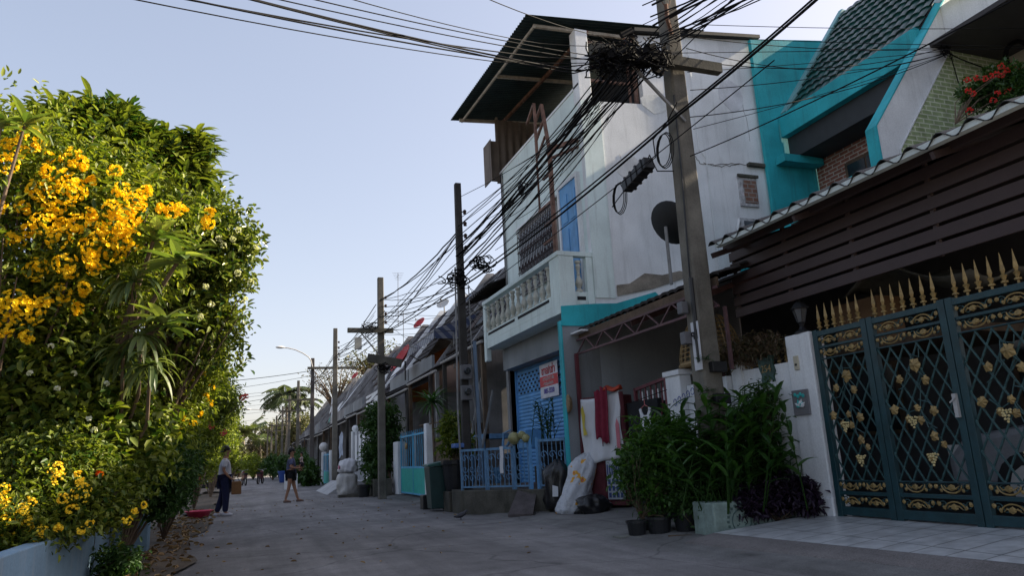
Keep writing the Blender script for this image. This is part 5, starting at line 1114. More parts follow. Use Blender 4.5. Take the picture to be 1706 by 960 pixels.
mb = MB().bar(tip(0,.5),tip(0,2.08),.05).bar(tip(1.0,.5),tip(1.0,2.16),.07).bar(tip(0,2.05),tip(1.0,2.14),.05).bar(tip(0,.55),tip(1,.55),.05)
for k in range(1,6):
    u = k/6; mb.bar(tip(u,.55),tip(u,1.35),.022); 
    for d in (-1,1): mb.bar(tip(u,1.35),tip(u+d/12,1.55),.018); mb.bar(tip(u+d/12,1.55),tip(u,1.75),.018)
    mb.bar(tip(u,1.75),tip(u,2.08),.02)
mb.build('gate_panel', MAROON, FG)
mb = MB()
for k in range(1,6):
    u = k/6; mb.box(6.262,6.27,10.95-u-.05,10.95-u+.03,.6,1.3); mb.box(6.262,6.27,10.95-u-.04,10.95-u+.04,1.8,2.0)
mb.build('backing_plate', WHITEP, FG, each=True)
# low wall/cabinet of maroon panels hung with cloth
CB = thing('maroon_cabinet', 'maroon wooden cabinet covered with a white cloth at the carport front', 'cabinet', (6.3,12.0,.1))
ca, cb = Vector((5.66,11.90,0)), Vector((6.08,11.22,0)); cd = cb-ca; cn = Vector((-cd.y, cd.x, 0)).normalized(); cn = cn if cn.x < 0 else -cn
def onc(u, z, off=0): return tuple(ca+cd*u+cn*off+Vector((0,0,z)))
MB().prism([onc(.02,.15,-.04), onc(1.02,.15,-.04), onc(1.02,.15,-.4), onc(.02,.15,-.4)], (0,0,1.86)).build('cabinet_body', MAROON, CB, bevel=.01)
MB().bar(onc(0,.2,-.02),onc(1.03,.2,-.02),.05,.07).bar(onc(1.02,.2,-.02),onc(1.02,2.05,-.02),.06).bar(onc(.5,.2,-.02),onc(.5,.9,-.02),.04).bar(onc(0,.95,-.02),onc(1.02,.95,-.02),.04).build('cabinet_frame', MAROON, CB)
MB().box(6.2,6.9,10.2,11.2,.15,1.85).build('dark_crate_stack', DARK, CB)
cl_ = MB(); cl_.grid(lambda u, v: onc(u+.015*sin(v*9), 1.98+.10*u-.05*sin(u*pi)-(1.10+.02*sin(u*9))*v, .012*sin(u*22+v*3)+.02*sin(v*6+u*5)+.03*v), 30, 18)
tag(cl_.build('cloth', WCLOTH, solid=.004, smooth=True), 'large white cloth sheet draped over the maroon cabinet front in the carport', 'cloth')
tag(MB().prism([onc(u,z,.05) for u,z in ((.03,1.80),(.08,1.86),(.13,1.70),(.10,1.5),(.16,1.36),(.06,1.34),(.05,1.55))], (.004,.004,0)).build('yellow_print', colmat('yellow_print', (.55,.45,.08))), 'small yellow printed picture on the white hanging cloth', 'print')
RT = mat('red_towel', (.20,.022,.045), .95, .2, 10, bump=.4, fine=150)
mb = MB(); mb.grid(lambda u, v: onc(.42+.33*u+.01*sin(v*6), 2.12-(.02 if u < .5 else -.03)-v*(.82 if u < .45 else .95)-.02*sin(u*20), .05+.02*sin(u*14)+.03*v), 20, 16)
tag(mb.build('red_towel', RT, solid=.012, smooth=True), 'dark red towel hanging over the white cloth', 'towel')
mb = MB(); mb.grid(lambda u, v: onc(.60+.45*u, 2.10+.07*sin(v*pi)+.03*sin(u*8)-.06*abs(u-.5), .07*(1-2*v)), 10, 6)
tag(mb.build('red_cloth', colmat('orange_red_cloth', (.42,.06,.03)), solid=.02, smooth=True), 'orange-red cloth bunched on top of the maroon cabinet', 'cloth')
tag(MB().prism([onc(u,z,.05) for u,z in ((.88,1.1),(.97,1.1),(.97,1.5),(.92,1.6),(.88,1.5))], (.004,.004,0)).build('pink_print', colmat('pink_print', (.55,.18,.22))), 'small pink and gold printed figure strip at the edge of the white cloth', 'print')
PO = thing('poster', 'poster with rows of blue figures pasted low on the maroon cabinet', 'poster', (6.11,11.5,.25))
MB().prism([onc(u,z,.035) for u,z in ((.56,.26),(.98,.26),(.98,.90),(.56,.90))], (.004,.002,0)).build('paper', colmat('poster_paper', (.42,.45,.50)), PO)
mb = MB()
for k in range(7): mb.prism([onc(.58+k*.055,.66,.045),onc(.61+k*.055,.66,.045),onc(.61+k*.055,.83,.045),onc(.58+k*.055,.83,.045)], (.002,.001,0))
for j in range(3):
    for k in range(4): mb.prism([onc(.59+k*.095,.29+j*.11,.045),onc(.65+k*.095,.29+j*.11,.045),onc(.65+k*.095,.37+j*.11,.045),onc(.59+k*.095,.37+j*.11,.045)], (.002,.001,0))
mb.build('print', colmat('poster_blue', (.05,.08,.22)), PO)
# tank top on a hanger
TT = thing('tank_top', 'small white tank top on a pink hanger in front of the dark carport', 'tank top', (6.0,10.3,1.35))
prof = [(-.15,0),(.15,0),(.145,.25),(.17,.34),(.11,.36),(.10,.30),(.05,.24),(-.05,.24),(-.10,.30),(-.11,.36),(-.17,.34),(-.145,.25)]
MB().prism([(6.0,10.28-y*1.05,1.34+z*1.02) for y, z in prof], (.02,0,0)).build('shirt', WCLOTH, TT, bevel=.004)
MB().tube([(6.01,10.45,1.68),(6.01,10.28,1.75),(6.01,10.11,1.68)], .008, 5).tube([(6.01,10.28,1.75),(6.01,10.28,1.84)], .006, 5).build('hanger', colmat('pink_plastic', (.5,.15,.15)), TT)
mb = MB().tube([(5.992,10.28+.03*cos(t),1.44+.035*sin(t)) for t in [i*.7 for i in range(10)]], .004, 4, False); mb.build('print', colmat('poster_blue', (.05,.08,.22)), TT)
tag(MB().tube([(6.02,10.95,1.80),(6.02,9.6,1.92)], .006, 4).build('clothes_line', CAB), 'thin line the tank top hangs from', 'line')
# bamboo basket
BK = thing('bamboo_coop', 'domed woven bamboo chicken coop basket on top of the yard wall behind the nearest pole', 'basket', (6.55,9.2,2.25))
bm = mat('bamboo', (.34,.24,.12), .7, .25, 10); mb = MB(); prof = [(.46,0),(.47,.12),(.44,.3),(.38,.5),(.28,.68),(.2,.76)]
for k in range(26):
    t = k*2*pi/26; mb.tube([(6.6+r*cos(t), 9.2+r*sin(t), 2.22+z) for r, z in prof], .009, 4, False)
for j in range(11):
    z = j*.068; r = np.interp(z, [p[1] for p in prof], [p[0] for p in prof]); mb.tube([(6.6+r*cos(t), 9.2+r*sin(t), 2.22+z) for t in [i*2*pi/20 for i in range(21)]], .009, 4, False)
mb.build('weave', bm, BK); MB().tube([(6.6+.47*cos(t), 9.2+.47*sin(t), 2.25) for t in [i*2*pi/20 for i in range(21)]], .03, 5, False).build('rim', bm, BK)
tag(MB().box(6.3,6.9,8.5,9.75,2.18,2.215).build('shelf_board', WOOD), 'board under the bamboo coop basket', 'board')
# waste sacks
from mathutils import noise as mnoise
def sackobj(name, label, c, r, sq, m, cat='bag', lean=(0,0), jit=.03, n=34):
    mb = MB(); c = vec(c); prof = [(.4,0),(.9,.02),(1.0,.10),(1.03,.22),(1.02,.34),(1.03,.46),(1.0,.58),(.97,.70),(.92,.82),(.80,.91),(.62,.97),(.40,1.02),(.22,1.06),(.001,1.05)]; rr = random.Random(hash(label) % 999); vs = []
    for a, z in prof:
        for j in range(n):
            t = 2*pi*j/n; k = 1+jit*(rr.random()-.5)*2+.05*sin(3*t+z*6); nv = mnoise.noise(Vector((cos(t)*2.2+len(label), sin(t)*2.2, z*3.0)))*.30+mnoise.noise(Vector((cos(t)*6, sin(t)*6+len(label), z*7)))*.14; k *= 1+nv; vs.append((c.x+a*r*sq[0]*k*cos(t)+lean[0]*z, c.y+a*r*sq[1]*k*sin(t)+lean[1]*z, c.z+z*sq[2]*(1+nv*.25)+rr.uniform(-.01,.01)*(z > .05)))
    mb.add(vs, [(i*n+j, i*n+(j+1)%n, (i+1)*n+(j+1)%n, (i+1)*n+j) for i in range(len(prof)-1) for j in range(n)]+[tuple(range(n))[::-1]])
    o = mb.build(name, m, base=tuple(c), smooth=True); return tag(o, label, cat)
sm = bpy.data.materials.new('printed_sack'); n_, l_, bs = nodes(sm); tc = n_.new('ShaderNodeTexCoord'); nz = n_.new('ShaderNodeTexNoise'); nz.inputs['Scale'].default_value = 4.2; nz.inputs['Detail'].default_value = 2; l_.new(tc.outputs['Object'], nz.inputs[0])
cr = n_.new('ShaderNodeValToRGB'); cr.color_ramp.interpolation = 'CONSTANT'; e = cr.color_ramp.elements; e[0].color = (.50,.52,.56,1); e[1].position = .56; e[1].color = (.65,.33,.03,1); x = e.new(.62); x.color = (.5,.10,.03,1); x = e.new(.66); x.color = (.52,.54,.58,1)
l_.new(nz.outputs[0], cr.inputs[0]); l_.new(cr.outputs[0], bs.inputs[0]); bs.inputs['Roughness'].default_value = .5
bn = n_.new('ShaderNodeTexNoise'); bn.inputs['Scale'].default_value = 9; bn.inputs['Detail'].default_value = 6; l_.new(tc.outputs['Object'], bn.inputs[0]); bp = n_.new('ShaderNodeBump'); bp.inputs['Strength'].default_value = .9; bp.inputs['Distance'].default_value = .05; l_.new(bn.outputs[0], bp.inputs['Height']); l_.new(bp.outputs[0], bs.inputs['Normal'])
GB = mat('glossy_black_bag', (.012,.012,.014), .3, .2, 6, bump=1.0, spec=.5)
sackobj('feed_sack', 'white printed feed sack with orange markings leaning by the gate opening', (5.25,11.75,.05), .25, (1.0,.9,.92), sm, 'sack', (.42,.1))
sackobj('rubbish_bag', 'black rubbish bag slumped at the foot of the printed sack', (5.5,11.35,.04), .25, (1.15,.9,.30), GB)
sackobj('rubbish_bag', 'large black rubbish bag leaning on the blue fence behind the printed sack', (5.35,12.35,.1), .30, (1.0,.9,.78), GB)
tag(MB().prism([(5.05,12.0,.34),(5.13,11.95,.34),(5.14,11.95,.50),(5.06,12.0,.53)], (.01,.01,0)).build('paper_tag', WCLOTH), 'small white paper on the side of the large black bag', 'paper')
# ================= blue iron fence on the mossy plinth =================
A0, B0 = Vector((4.02,14.2,0)), Vector((5.42,12.2,0)); dirn = (B0-A0).normalized(); nrm = Vector((-dirn.y, dirn.x, 0)); nrm = nrm if nrm.x > 0 else -nrm
PL = thing('plinth', 'dark stained concrete plinth under the pale blue iron fence', 'plinth', (4.8,13.2,0))
zz = .45
poly = [A0, B0, Vector((5.98,12.2,0)), Vector((5.98,17,0)), Vector((4.3,16.2,0)), A0+Vector((.0,.5,0))]
MB().prism([(p.x,p.y,-.05) for p in poly], (0,0,zz+.05)).build('plinth_block', DCONC, PL, bevel=.02)
fence_len = (B0-A0).length
def fence(u0, u1, h, label, off=.06, posts=True):
    fo = thing('iron_fence_panel', label, 'fence panel', tuple(A0+dirn*u0+Vector((0,0,zz))), 0, 'pale blue iron fence panels'); pt = lambda u, z: A0+dirn*u+nrm*off+Vector((0,0,zz+z))
    MB().bar(pt(u0,.0),pt(u0,h),.04).bar(pt(u1,0),pt(u1,h),.04).bar(pt(u0,h),pt(u1,h),.045).bar(pt(u0,.06),pt(u1,.06),.03).build('frame', IRONB, fo)
    mb = MB(); n = max(3, int((u1-u0)/.085)); rr = random.Random(int(u0*100))
    for k in range(1, n):
        u = u0+(u1-u0)*k/n; mb.bar(pt(u,.06),pt(u,h),.012)
        if k % 2:
            w = (u1-u0)/n*.9
            for zc, s in ((.22,1),(.40,-1),(.60,1)):
                if zc < h-.08: mb.tube([pt(u+w*(1-.09*i)*cos(s*i*.75), zc+.085*(1-.09*i)*sin(s*i*.75)) for i in range(11)], .008, 4, False)
    mb.build('ironwork', IRONB, fo); return fo
fence(.02,.62,.76,'left panel of the pale blue scrollwork fence by the slim black pole'); fence(.66,1.25,.76,'second panel of the pale blue scrollwork fence, a strip of white cloth tied on it')
fence(1.30,1.62,.86,'third narrow panel of the pale blue fence under the bag of gourds'); fence(1.86,2.42,.86,'right panel of the pale blue scrollwork fence next to the black bag')
pt = lambda u, z, off=.06: A0+dirn*u+nrm*off+Vector((0,0,zz+z))
tag(MB().bar(pt(1.66,0),pt(1.66,.92),.05).bar(pt(1.82,0),pt(1.82,.92),.05).build('fence_post', BLUEP), 'pair of bright blue posts between the fence panels', 'post')
tag(MB().grid(lambda u, v: tuple(pt(.98+.08*u+.01*sin(v*6), .80-v*.5, .03)), 2, 6).build('cloth_strip', WCLOTH), 'narrow white cloth strip tied on the blue fence', 'cloth')
mb = MB(); gc = pt(1.42,.93)
for dx, dz, r in ((-.13,0,.12),(.05,.05,.08),(.14,-.01,.08)): mb.ball(gc+dirn*dx+Vector((0,-.05,dz)), r, 10, 7, (1,1,1.0), .06)
tag(mb.build('gourd_bag', mat('pale_yellow_bag', (.30,.29,.14), .4, .3, 8, bump=.6), smooth=True), 'bag of pale yellow fruit hanging on the top rail of the blue fence', 'bag')
tag(MB().prism([(4.38,12.45,.03),(4.75,12.2,.03),(5.25,13.12,.52),(4.95,13.28,.52)], (0,0,.04)).build('ramp_board', mat('grey_brown_plank', (.10,.085,.085), .85, .3, 5, bump=.3)), 'weathered dark plank ramp leading up to the blue fence gate', 'plank')
tag(MB().box(5.5,5.95,14.3,14.85,1.2,1.55).box(5.53,5.92,14.33,14.82,1.55,1.58).build('blue_box', BLUEP, bevel=.02), 'pale blue metal letter box behind the fence beside the shutter', 'box')
mb = MB().bar((5.3,15.2,1.25),(5.3,14.9,1.28),.04).bar((5.3,15.2,1.25),(5.35,15.25,1.55),.04).bar((5.35,15.25,1.55),(5.35,14.8,1.6),.03).bar((5.3,14.9,1.28),(5.35,14.8,1.42),.04)
tag(mb.build('chair_frame', IRONB), 'pale blue bent metal frame standing left of the blue letter box', 'frame')
# potted plant and black basin on the step
def pot(name, label, c, r, h, m, group=None, cat='pot'):
    return tag(MB().lathe([(r*.72,0),(r*.8,h*.2),(r*.95,h*.85),(r*1.05,h*.86),(r*1.05,h),(r*.92,h),(r*.9,h*.85),(.01,h*.84)], c, 18).build(name, m, base=tuple(c), smooth=False), label, cat, group)
def strapplant(name, label, c, n, L, w, m, e=(.3,1.6), group=None, spread=.06, cat='plant', droop=.8):
    t = thing(name, label, cat, c, 0, group); mb = MB(); cs = []
    for k in range(n):
        a = random.uniform(0,6.28); cs.append(blade(mb, vec(c)+Vector((random.gauss(0,spread),random.gauss(0,spread),0)), (cos(a),sin(a),random.uniform(*e)), L*random.uniform(.6,1.15), w, droop, 6))
    bladeobj('leaf', mb, cs, m, t); return t
def stemplant(name, label, c, n, H, L, w, m, spread=.15, lean=.35, group=None, step=.10, cat='plant', drp=.7):
    """upright canes with long alternate leaves (ginger, heliconia)"""
    t = thing(name, label, cat, c, 0, group); mb = MB(); st = MB(); cs = []
    for k in range(n):
        a = random.uniform(0,6.28); p = vec(c)+Vector((random.gauss(0,spread),random.gauss(0,spread),0)); d = Vector((cos(a)*random.uniform(0,lean),sin(a)*random.uniform(0,lean),1)).normalized(); hh = H*random.uniform(.55,1.1)
        q = [p+d*hh*s+Vector((0,0,-.12*s*s)) for s in (0,.33,.66,1)]; st.tube(q, [.009,.008,.006,.004], 5)
        m_ = int(hh*.8/step)
        for i in range(m_):
            s = .25+.75*(i+1)/m_; pp = p+d*hh*s+Vector((0,0,-.12*s*s)); sd = a+(pi if i % 2 else 0)+random.uniform(-.5,.5)
            cs.append(blade(mb, pp, (cos(sd),sin(sd),random.uniform(.35,.9)), L*random.uniform(.7,1.15), w*random.uniform(.8,1.2), drp, 5))
    st.build('stem', LG_MED, t); bladeobj('leaf', mb, cs, m, t); return t
GING = leafmat('ginger_leaf', (.02,.065,.014), (.055,.13,.025), .3, .35, .5); GINGD = leafmat('dark_ginger_leaf', (.014,.05,.014), (.035,.085,.02), .25, .35, .5)
stemplant('potted_shrub', 'upright narrow-leaved potted plant in front of the blue shutter below the sale sign', (5.6,13.35,1.25), 16, .95, .20, .035, GINGD, .13, .4, None, .06)
pot('black_pot', 'big round black basin behind the right fence panel', (5.62,13.1,.85), .34, .45, BPLAST); 
tag(MB().box(5.3,5.95,12.8,13.4,.45,.85).build('stand', DCONC), 'stained concrete stand under the round black basin', 'stand')
tag(MB().lathe([(.001,0),(.16,.02),(.17,.05),(.10,.10),(.001,.11)], (5.42,12.0,1.92), 16, Matrix.Rotation(pi/2,3,'Y') @ Matrix.Rotation(.3,3,'X')).build('straw_hat', mat('straw', (.26,.19,.11), .9, .3, 15)), 'round brown straw hat hanging on the end wall beside the shutter', 'hat')
# bins
def wheelie(c, label):
    t = thing('wheelie_bin', label, 'bin', c); x, y, z = c; m = mat('dark_green_plastic', (.02,.05,.05), .5, .15, 5)
    mb = MB(); w0, w1 = .20, .25; mb.add([(x-w0,y-w0,z+.06),(x+w0,y-w0,z+.06),(x+w0,y+w0,z+.06),(x-w0,y+w0,z+.06),(x-w1,y-w1,z+.92),(x+w1,y-w1,z+.92),(x+w1,y+w1,z+.92),(x-w1,y+w1,z+.92)],[(0,3,2,1),(4,5,6,7),(0,1,5,4),(1,2,6,5),(2,3,7,6),(3,0,4,7)])
    mb.build('body', m, t, bevel=.02); MB().prism([(x-.28,y-.27,z+.925),(x+.27,y-.27,z+.925),(x+.27,y-.27,z+.98),(x+.1,y-.27,z+1.03),(x-.28,y-.27,z+.97)], (0,.54,0)).build('lid', mat('green_plastic_lid', (.03,.10,.09), .5), t, bevel=.015)
    for s in (-1,1): MB().lathe([(.09,-.02),(.09,.02)], (x+.2,y+s*.22,z+.09), 12, Matrix.Rotation(pi/2,3,'X')).build('wheel', BLACK, t)
    MB().tube([(x+.27,y-.2,z+.93),(x+.32,y-.2,z+.95),(x+.32,y+.2,z+.95),(x+.27,y+.2,z+.93)], .015, 5).build('handle', m, t)
    mb = MB(); mb.box(x-.245,x-.24,y-.1,y-.03,z+.55,z+.75).box(x-.245,x-.24,y+.02,y+.1,z+.55,z+.75); return t
wheelie((3.95,15.6,.0), 'tall dark green wheelie bin with a raised lid, left of the round tub')
pot('round_tub', 'large dark round tub standing on a concrete block right of the wheelie bin', (4.22,15.15,.42), .30, .62, BPLAST)
tag(MB().box(4.0,4.45,14.95,15.4,0,.41).build('concrete_block', DCONC, bevel=.02), 'stained concrete block under the large round tub', 'block')
tag(MB().box(3.75,4.0,16.2,16.5,0,.32).build('black_crate', BPLAST, bevel=.02), 'small black box on the ground left of the wheelie bin', 'box')
bush('leafy_plant', 'bushy green plant growing out of the large round tub', 'plant', [(4.25,15.2,1.35,.32,.32,.38),(4.2,15.3,1.7,.22,.22,.25)], 3500, .11, .3, LG_MED, (4.22,15.15,.95), 60, .1, k=20, r0=.02)
drc = strapplant('dracaena', 'spiky dracaena head high up in front of the dark awning', (4.35,17.6,2.45), 70, .62, .045, GING, (-.5,1.3), None, .05, droop=.9)
MB().tube([(4.4,17.6,.1),(4.35,17.6,2.5)], .035, 6).build('stem', BARK, drc)
tag(MB().box(3.98,4.2,14.3,14.6,1.27,1.36).build('blue_bundle', colmat('blue_bundle', (.08,.16,.4)), bevel=.02), 'blue and white bundle lying on the left end of the fence', 'bundle')
# blue-green gate of the peach house, with posts
def swing_gate(y0, y1, x, z0, h, split, top, bot, label, group, bars=14):
    g = thing('blue_gate', label, 'gate', (x,(y0+y1)/2,z0), 0, group)
    MB().box(x-.02,x+.02,y0,y0+.05,z0,z0+h).box(x-.02,x+.02,y1-.05,y1,z0,z0+h).box(x-.02,x+.02,(y0+y1)/2-.02,(y0+y1)/2+.02,z0,z0+h).box(x-.02,x+.02,y0,y1,z0+h-.10,z0+h-.05).box(x-.02,x+.02,y0,y1,z0+split-.03,z0+split+.03).box(x-.02,x+.02,y0,y1,z0,z0+.05).build('frame', top, g)
    MB().box(x-.01,x+.01,y0+.05,y1-.05,z0+.05,z0+split-.03).build('lower_sheet', bot, g)
    mb = MB(); 
    for k in range(bars):
        y = y0+.08+(y1-y0-.16)*k/(bars-1); mb.bar((x,y,z0+split),(x,y,z0+h+.06),.016)
        if k % 2 == 0: mb.tube([(x,y+.05*sin(t*2),z0+split+.1+t*.16) for t in [i*.5 for i in range(12)] if z0+split+.1+t*.16 < z0+h-.1], .008, 4, False)
    mb.build('bars', top, g); return g
AQ = colmat('aqua_sheet', (.03,.38,.33)); LB = mat('sky_blue_paint', (.10,.38,.60), .6, .15, 4)
sg_ = swing_gate(20.1, 23.7, 4.8, .1, 1.8, .78, LB, AQ, 'blue barred gate with aqua lower sheet, nearer of the two blue gates', 'blue barred gates')
MB().lathe([(.1,0),(.11,.02),(.07,.04)], (4.75,22.6,1.52), 12, Matrix.Rotation(-pi/2,3,'Y')).build('brass_plaque', gold, sg_)
tag(MB().box(4.7,4.95,19.75,20.05,.05,2.05).build('gate_post', WHITEP, bevel=.01), 'white gate post right of the nearer blue gate', 'gate post'); tag(MB().box(4.7,4.95,23.75,24.5,.05,1.7).build('gate_post', WHITEP, bevel=.01), 'stubby whitewashed gate post left of the nearer blue gate', 'gate post')
tag(MB().box(4.9,4.98,17.3,19.7,.1,1.6).build('board_fence', WOOD), 'dark wooden board fence between the black pole and the nearer blue gate', 'fence')
tag(MB().tube([(4.8,17.4,2.0),(4.8,21.0,2.05)], .02, 5).tube([(4.8,17.4,1.7),(4.8,19.0,1.85)], .02, 5).build('rail', WOOD), 'thin wooden rail above the board fence', 'rail')
swing_gate(43.4, 47.0, 4.75, 0, 1.75, .75, LB, AQ, 'small distant blue gate with aqua lower sheet beside the third pole', 'blue barred gates', 8)
tag(MB().box(4.65,4.9,42.7,43.3,.0,1.9).build('gate_post', WHITEP), 'white gate post right of the distant blue gate', 'gate post'); tag(MB().box(4.65,4.9,47.1,47.5,.0,1.9).build('gate_post', WHITEP), 'white gate post left of the distant blue gate', 'gate post')
tag(MB().ball((4.75,47.3,2.2), .28, 10, 7).build('globe_lamp', colmat('white_globe', (.6,.6,.6)), smooth=True), 'white globe lamp on the post left of the distant blue gate', 'lamp')
# white gate and steps
WG = thing('white_gate', 'white panelled metal gate behind the white sack, near the third pole', 'gate', (4.7,31.8,0))
MB().box(4.68,4.72,29.9,33.4,.15,2.3).build('panel', WHITEP, WG); mb = MB()
for k in range(18): y = 30.0+k*.195; mb.bar((4.64,y,.2),(4.64,y,1.2),.03); 
for y in (30,31.1,32.2,33.3): mb.bar((4.65,y,.15),(4.65,y,2.45),.06)
mb.build('bars', colmat('grey_white', (.35,.36,.38)), WG)
for y in (29.5,33.7): tag(MB().box(4.6,4.95,y-.15,y+.2,0,2.5).ball((4.77,y+.02,2.62),.16,8,5).build('gate_post', WHITEP), 'white gate post with a ball top %s the white panelled gate' % ('right of' if y < 30 else 'left of'), 'gate post')
tag(MB().prism([(3.0,28.6,0),(4.6,28.6,0),(4.6,28.6,.42),(3.7,28.6,.42)], (0,4.8,0)).build('concrete_ramp', mat('pale_cement', (.38,.38,.39), .85, .25, 2, bump=.3)), 'white cement ramp slope in front of the white panelled gate', 'ramp')
LOU = mb = MB()
for k in range(7): mb.bar((5.2,28.9,2.75+k*.2),(5.2,33.3,2.75+k*.2),.03,.10)
tag(mb.build('louvre_screen', WHITEP), 'white horizontal louvre screen above the white panelled gate', 'screen')
mb = MB()
for k in range(3): mb.bar((4.6,26.2,3.2+k*.24),(4.6,28.6,2.95+k*.24),.03,.12)
tag(mb.build('slanted_boards', WHITEP), 'three slanted white boards above the dark climbing shrub', 'boards')
bush('climbing_shrub', 'tall dark climbing shrub between the white gate and the nearer blue gate', 'shrub', [(4.5,25.6,2.4,.6,.8,.6),(4.5,25.4,1.7,.6,.8,.7),(4.4,25.6,1.1,.5,.7,.6),(4.2,24.8,.6,.3,.4,.4)], 9000, .14, .45, LG_DK, (4.4,25.4,.1), 90, .15, k=40)
tag(MB().box(4.0,4.6,24.2,26.2,0,.55).build('planter_wall', DCONC, bevel=.02), 'rough stained planter wall under the dark climbing shrub', 'planter')
sackobj('white_sack', 'tall white woven sack standing by the white gate', (3.35,25.6,.03), .30, (1.1,1,.78), mat('woven_sack', (.48,.47,.46), .7, .15, 6, bump=.8), 'sack')
w_ = sackobj('plastic_bag', 'white plastic bag with a pink mark perched on the tall white sack', (3.38,25.6,.80), .27, (1.1,1,.42), mat('white_plastic_bag', (.55,.55,.58), .4, .1, 6, bump=.8), 'bag')
MB().box(3.06,3.07,25.5,25.62,.92,1.04).build('pink_mark', colmat('pink_mark', (.6,.08,.2)), w_)
pot('black_bucket', 'black bucket beside the tall white sack', (3.75,24.6,0), .22, .4, BPLAST)
tag(MB().box(3.3,3.75,24.9,25.2,0,.12).box(3.0,3.3,25.0,25.3,0,.10).build('bricks', DCONC), 'loose bricks at the foot of the white sack', 'bricks')
# dark yard clutter under the first awning
mb = MB()
for k in range(9): mb.bar((5.2+random.uniform(0,.8),17.2+k*.35,.2),(5.3+random.uniform(0,.8),17.2+k*.35+random.uniform(-.3,.3),2.4+random.uniform(-.4,.8)),.05)
tag(mb.build('stacked_poles', STEEL), 'poles and pipes stacked upright in the dark yard beside the white building', 'poles')
tag(MB().box(5.5,6.4,17.2,18.3,1.5,1.62).box(5.5,5.56,17.2,17.26,.1,1.5).box(5.5,5.56,18.24,18.3,.1,1.5).build('bench', IRONB), 'pale blue bench in the dark yard behind the black pole', 'bench')
# far right side shrubs, clothes, bikes
SH = [((3.75,52,1.0,.7,1.2,.9),'dark bushy shrub right behind the woman holding the child'),((3.9,57,1.3,.6,1.5,1.0),'dark shrub farther left of the woman holding the child'),((3.4,66,1.0,.9,2,.9),'dark green bushes along the right side near the blue barrel'),((2.8,74,1.2,1.0,2,1.1),'dark green bush mass just right of the motorcycles'),((1.2,84,1.4,1.2,3,1.2),'bright green bush at the middle of the lane end'),((3.3,44,.7,.5,1,.7),'low potted shrubs left of the distant blue gate')]
for k, (c, lb) in enumerate(SH): bush('street_shrub', lb, 'shrub', [c, (c[0]+.3,c[1]-.8,c[2]*.7,c[3]*.8,c[4]*.7,c[5]*.7)], 4500, .15+.02*k, .45, LG_LIME if k == 4 else LG_DK, (c[0],c[1],0), 50, .2, k=20, group='shrubs in front of the row')
pot('blue_barrel', 'blue plastic barrel in front of the far houses', (3.0,58,0), .45, .85, colmat('blue_plastic', (.02,.06,.25)))
tag(MB().box(2.0,2.6,38.2,38.5,0,.75).build('white_board', WHITEP), 'white board standing on the road edge behind the woman with the child', 'board')
tag(MB().grid(lambda u, v: (5.0+.02*sin(v*9), 40+u*1.6, 2.7-v*1.2+.1*sin(u*5)), 6, 6).build('hanging_cloth', colmat('blueish_cloth', (.30,.36,.48))), 'pale blue cloth hanging in front of the far house left of the third pole', 'cloth')
def motorbike(c, rz, label):
    t = thing('motorcycle', label, 'motorcycle', c, rz, 'parked motorcycles'); L = lambda n, mb, m, par=t: mb.build(n, m, par, local=True)
    for x in (-.6,.62):
        w = L('wheel', MB().tube([(x+.25*cos(a),0,.27+.25*sin(a)) for a in [i*.449 for i in range(15)]], .05, 6, False), BLACK); L('rim', MB().lathe([(.05,-.03),(.19,-.01),(.19,.01),(.05,.03)], (x,0,.27), 12, Matrix.Rotation(pi/2,3,'X')), colmat('alloy', (.4,.4,.4), .3), w)
    L('body', MB().bar((-.55,0,.62),(.25,0,.45),.22,.22).bar((.25,0,.45),(.45,0,.85),.16,.30).bar((.55,0,.3),(.42,0,.95),.07), colmat('bike_paint', (.10,.02,.02), .3)); L('seat', MB().bar((-.65,0,.78),(.1,0,.74),.24,.10), BLACK)
    L('handlebar', MB().tube([(.40,-.33,1.05),(.42,0,.98),(.40,.33,1.05)], .02, 5), STEEL); L('headlight', MB().ball((.52,0,.88), .09, 8, 5), colmat('lamp_white', (.6,.6,.58))); return t
motorbike((.2,55,0.02), R(100), 'parked motorcycle seen end-on, leftmost of the pair at the lane end'); motorbike((1.3,57,0.02), R(75), 'parked motorcycle in front of the green bushes, right one of the pair')
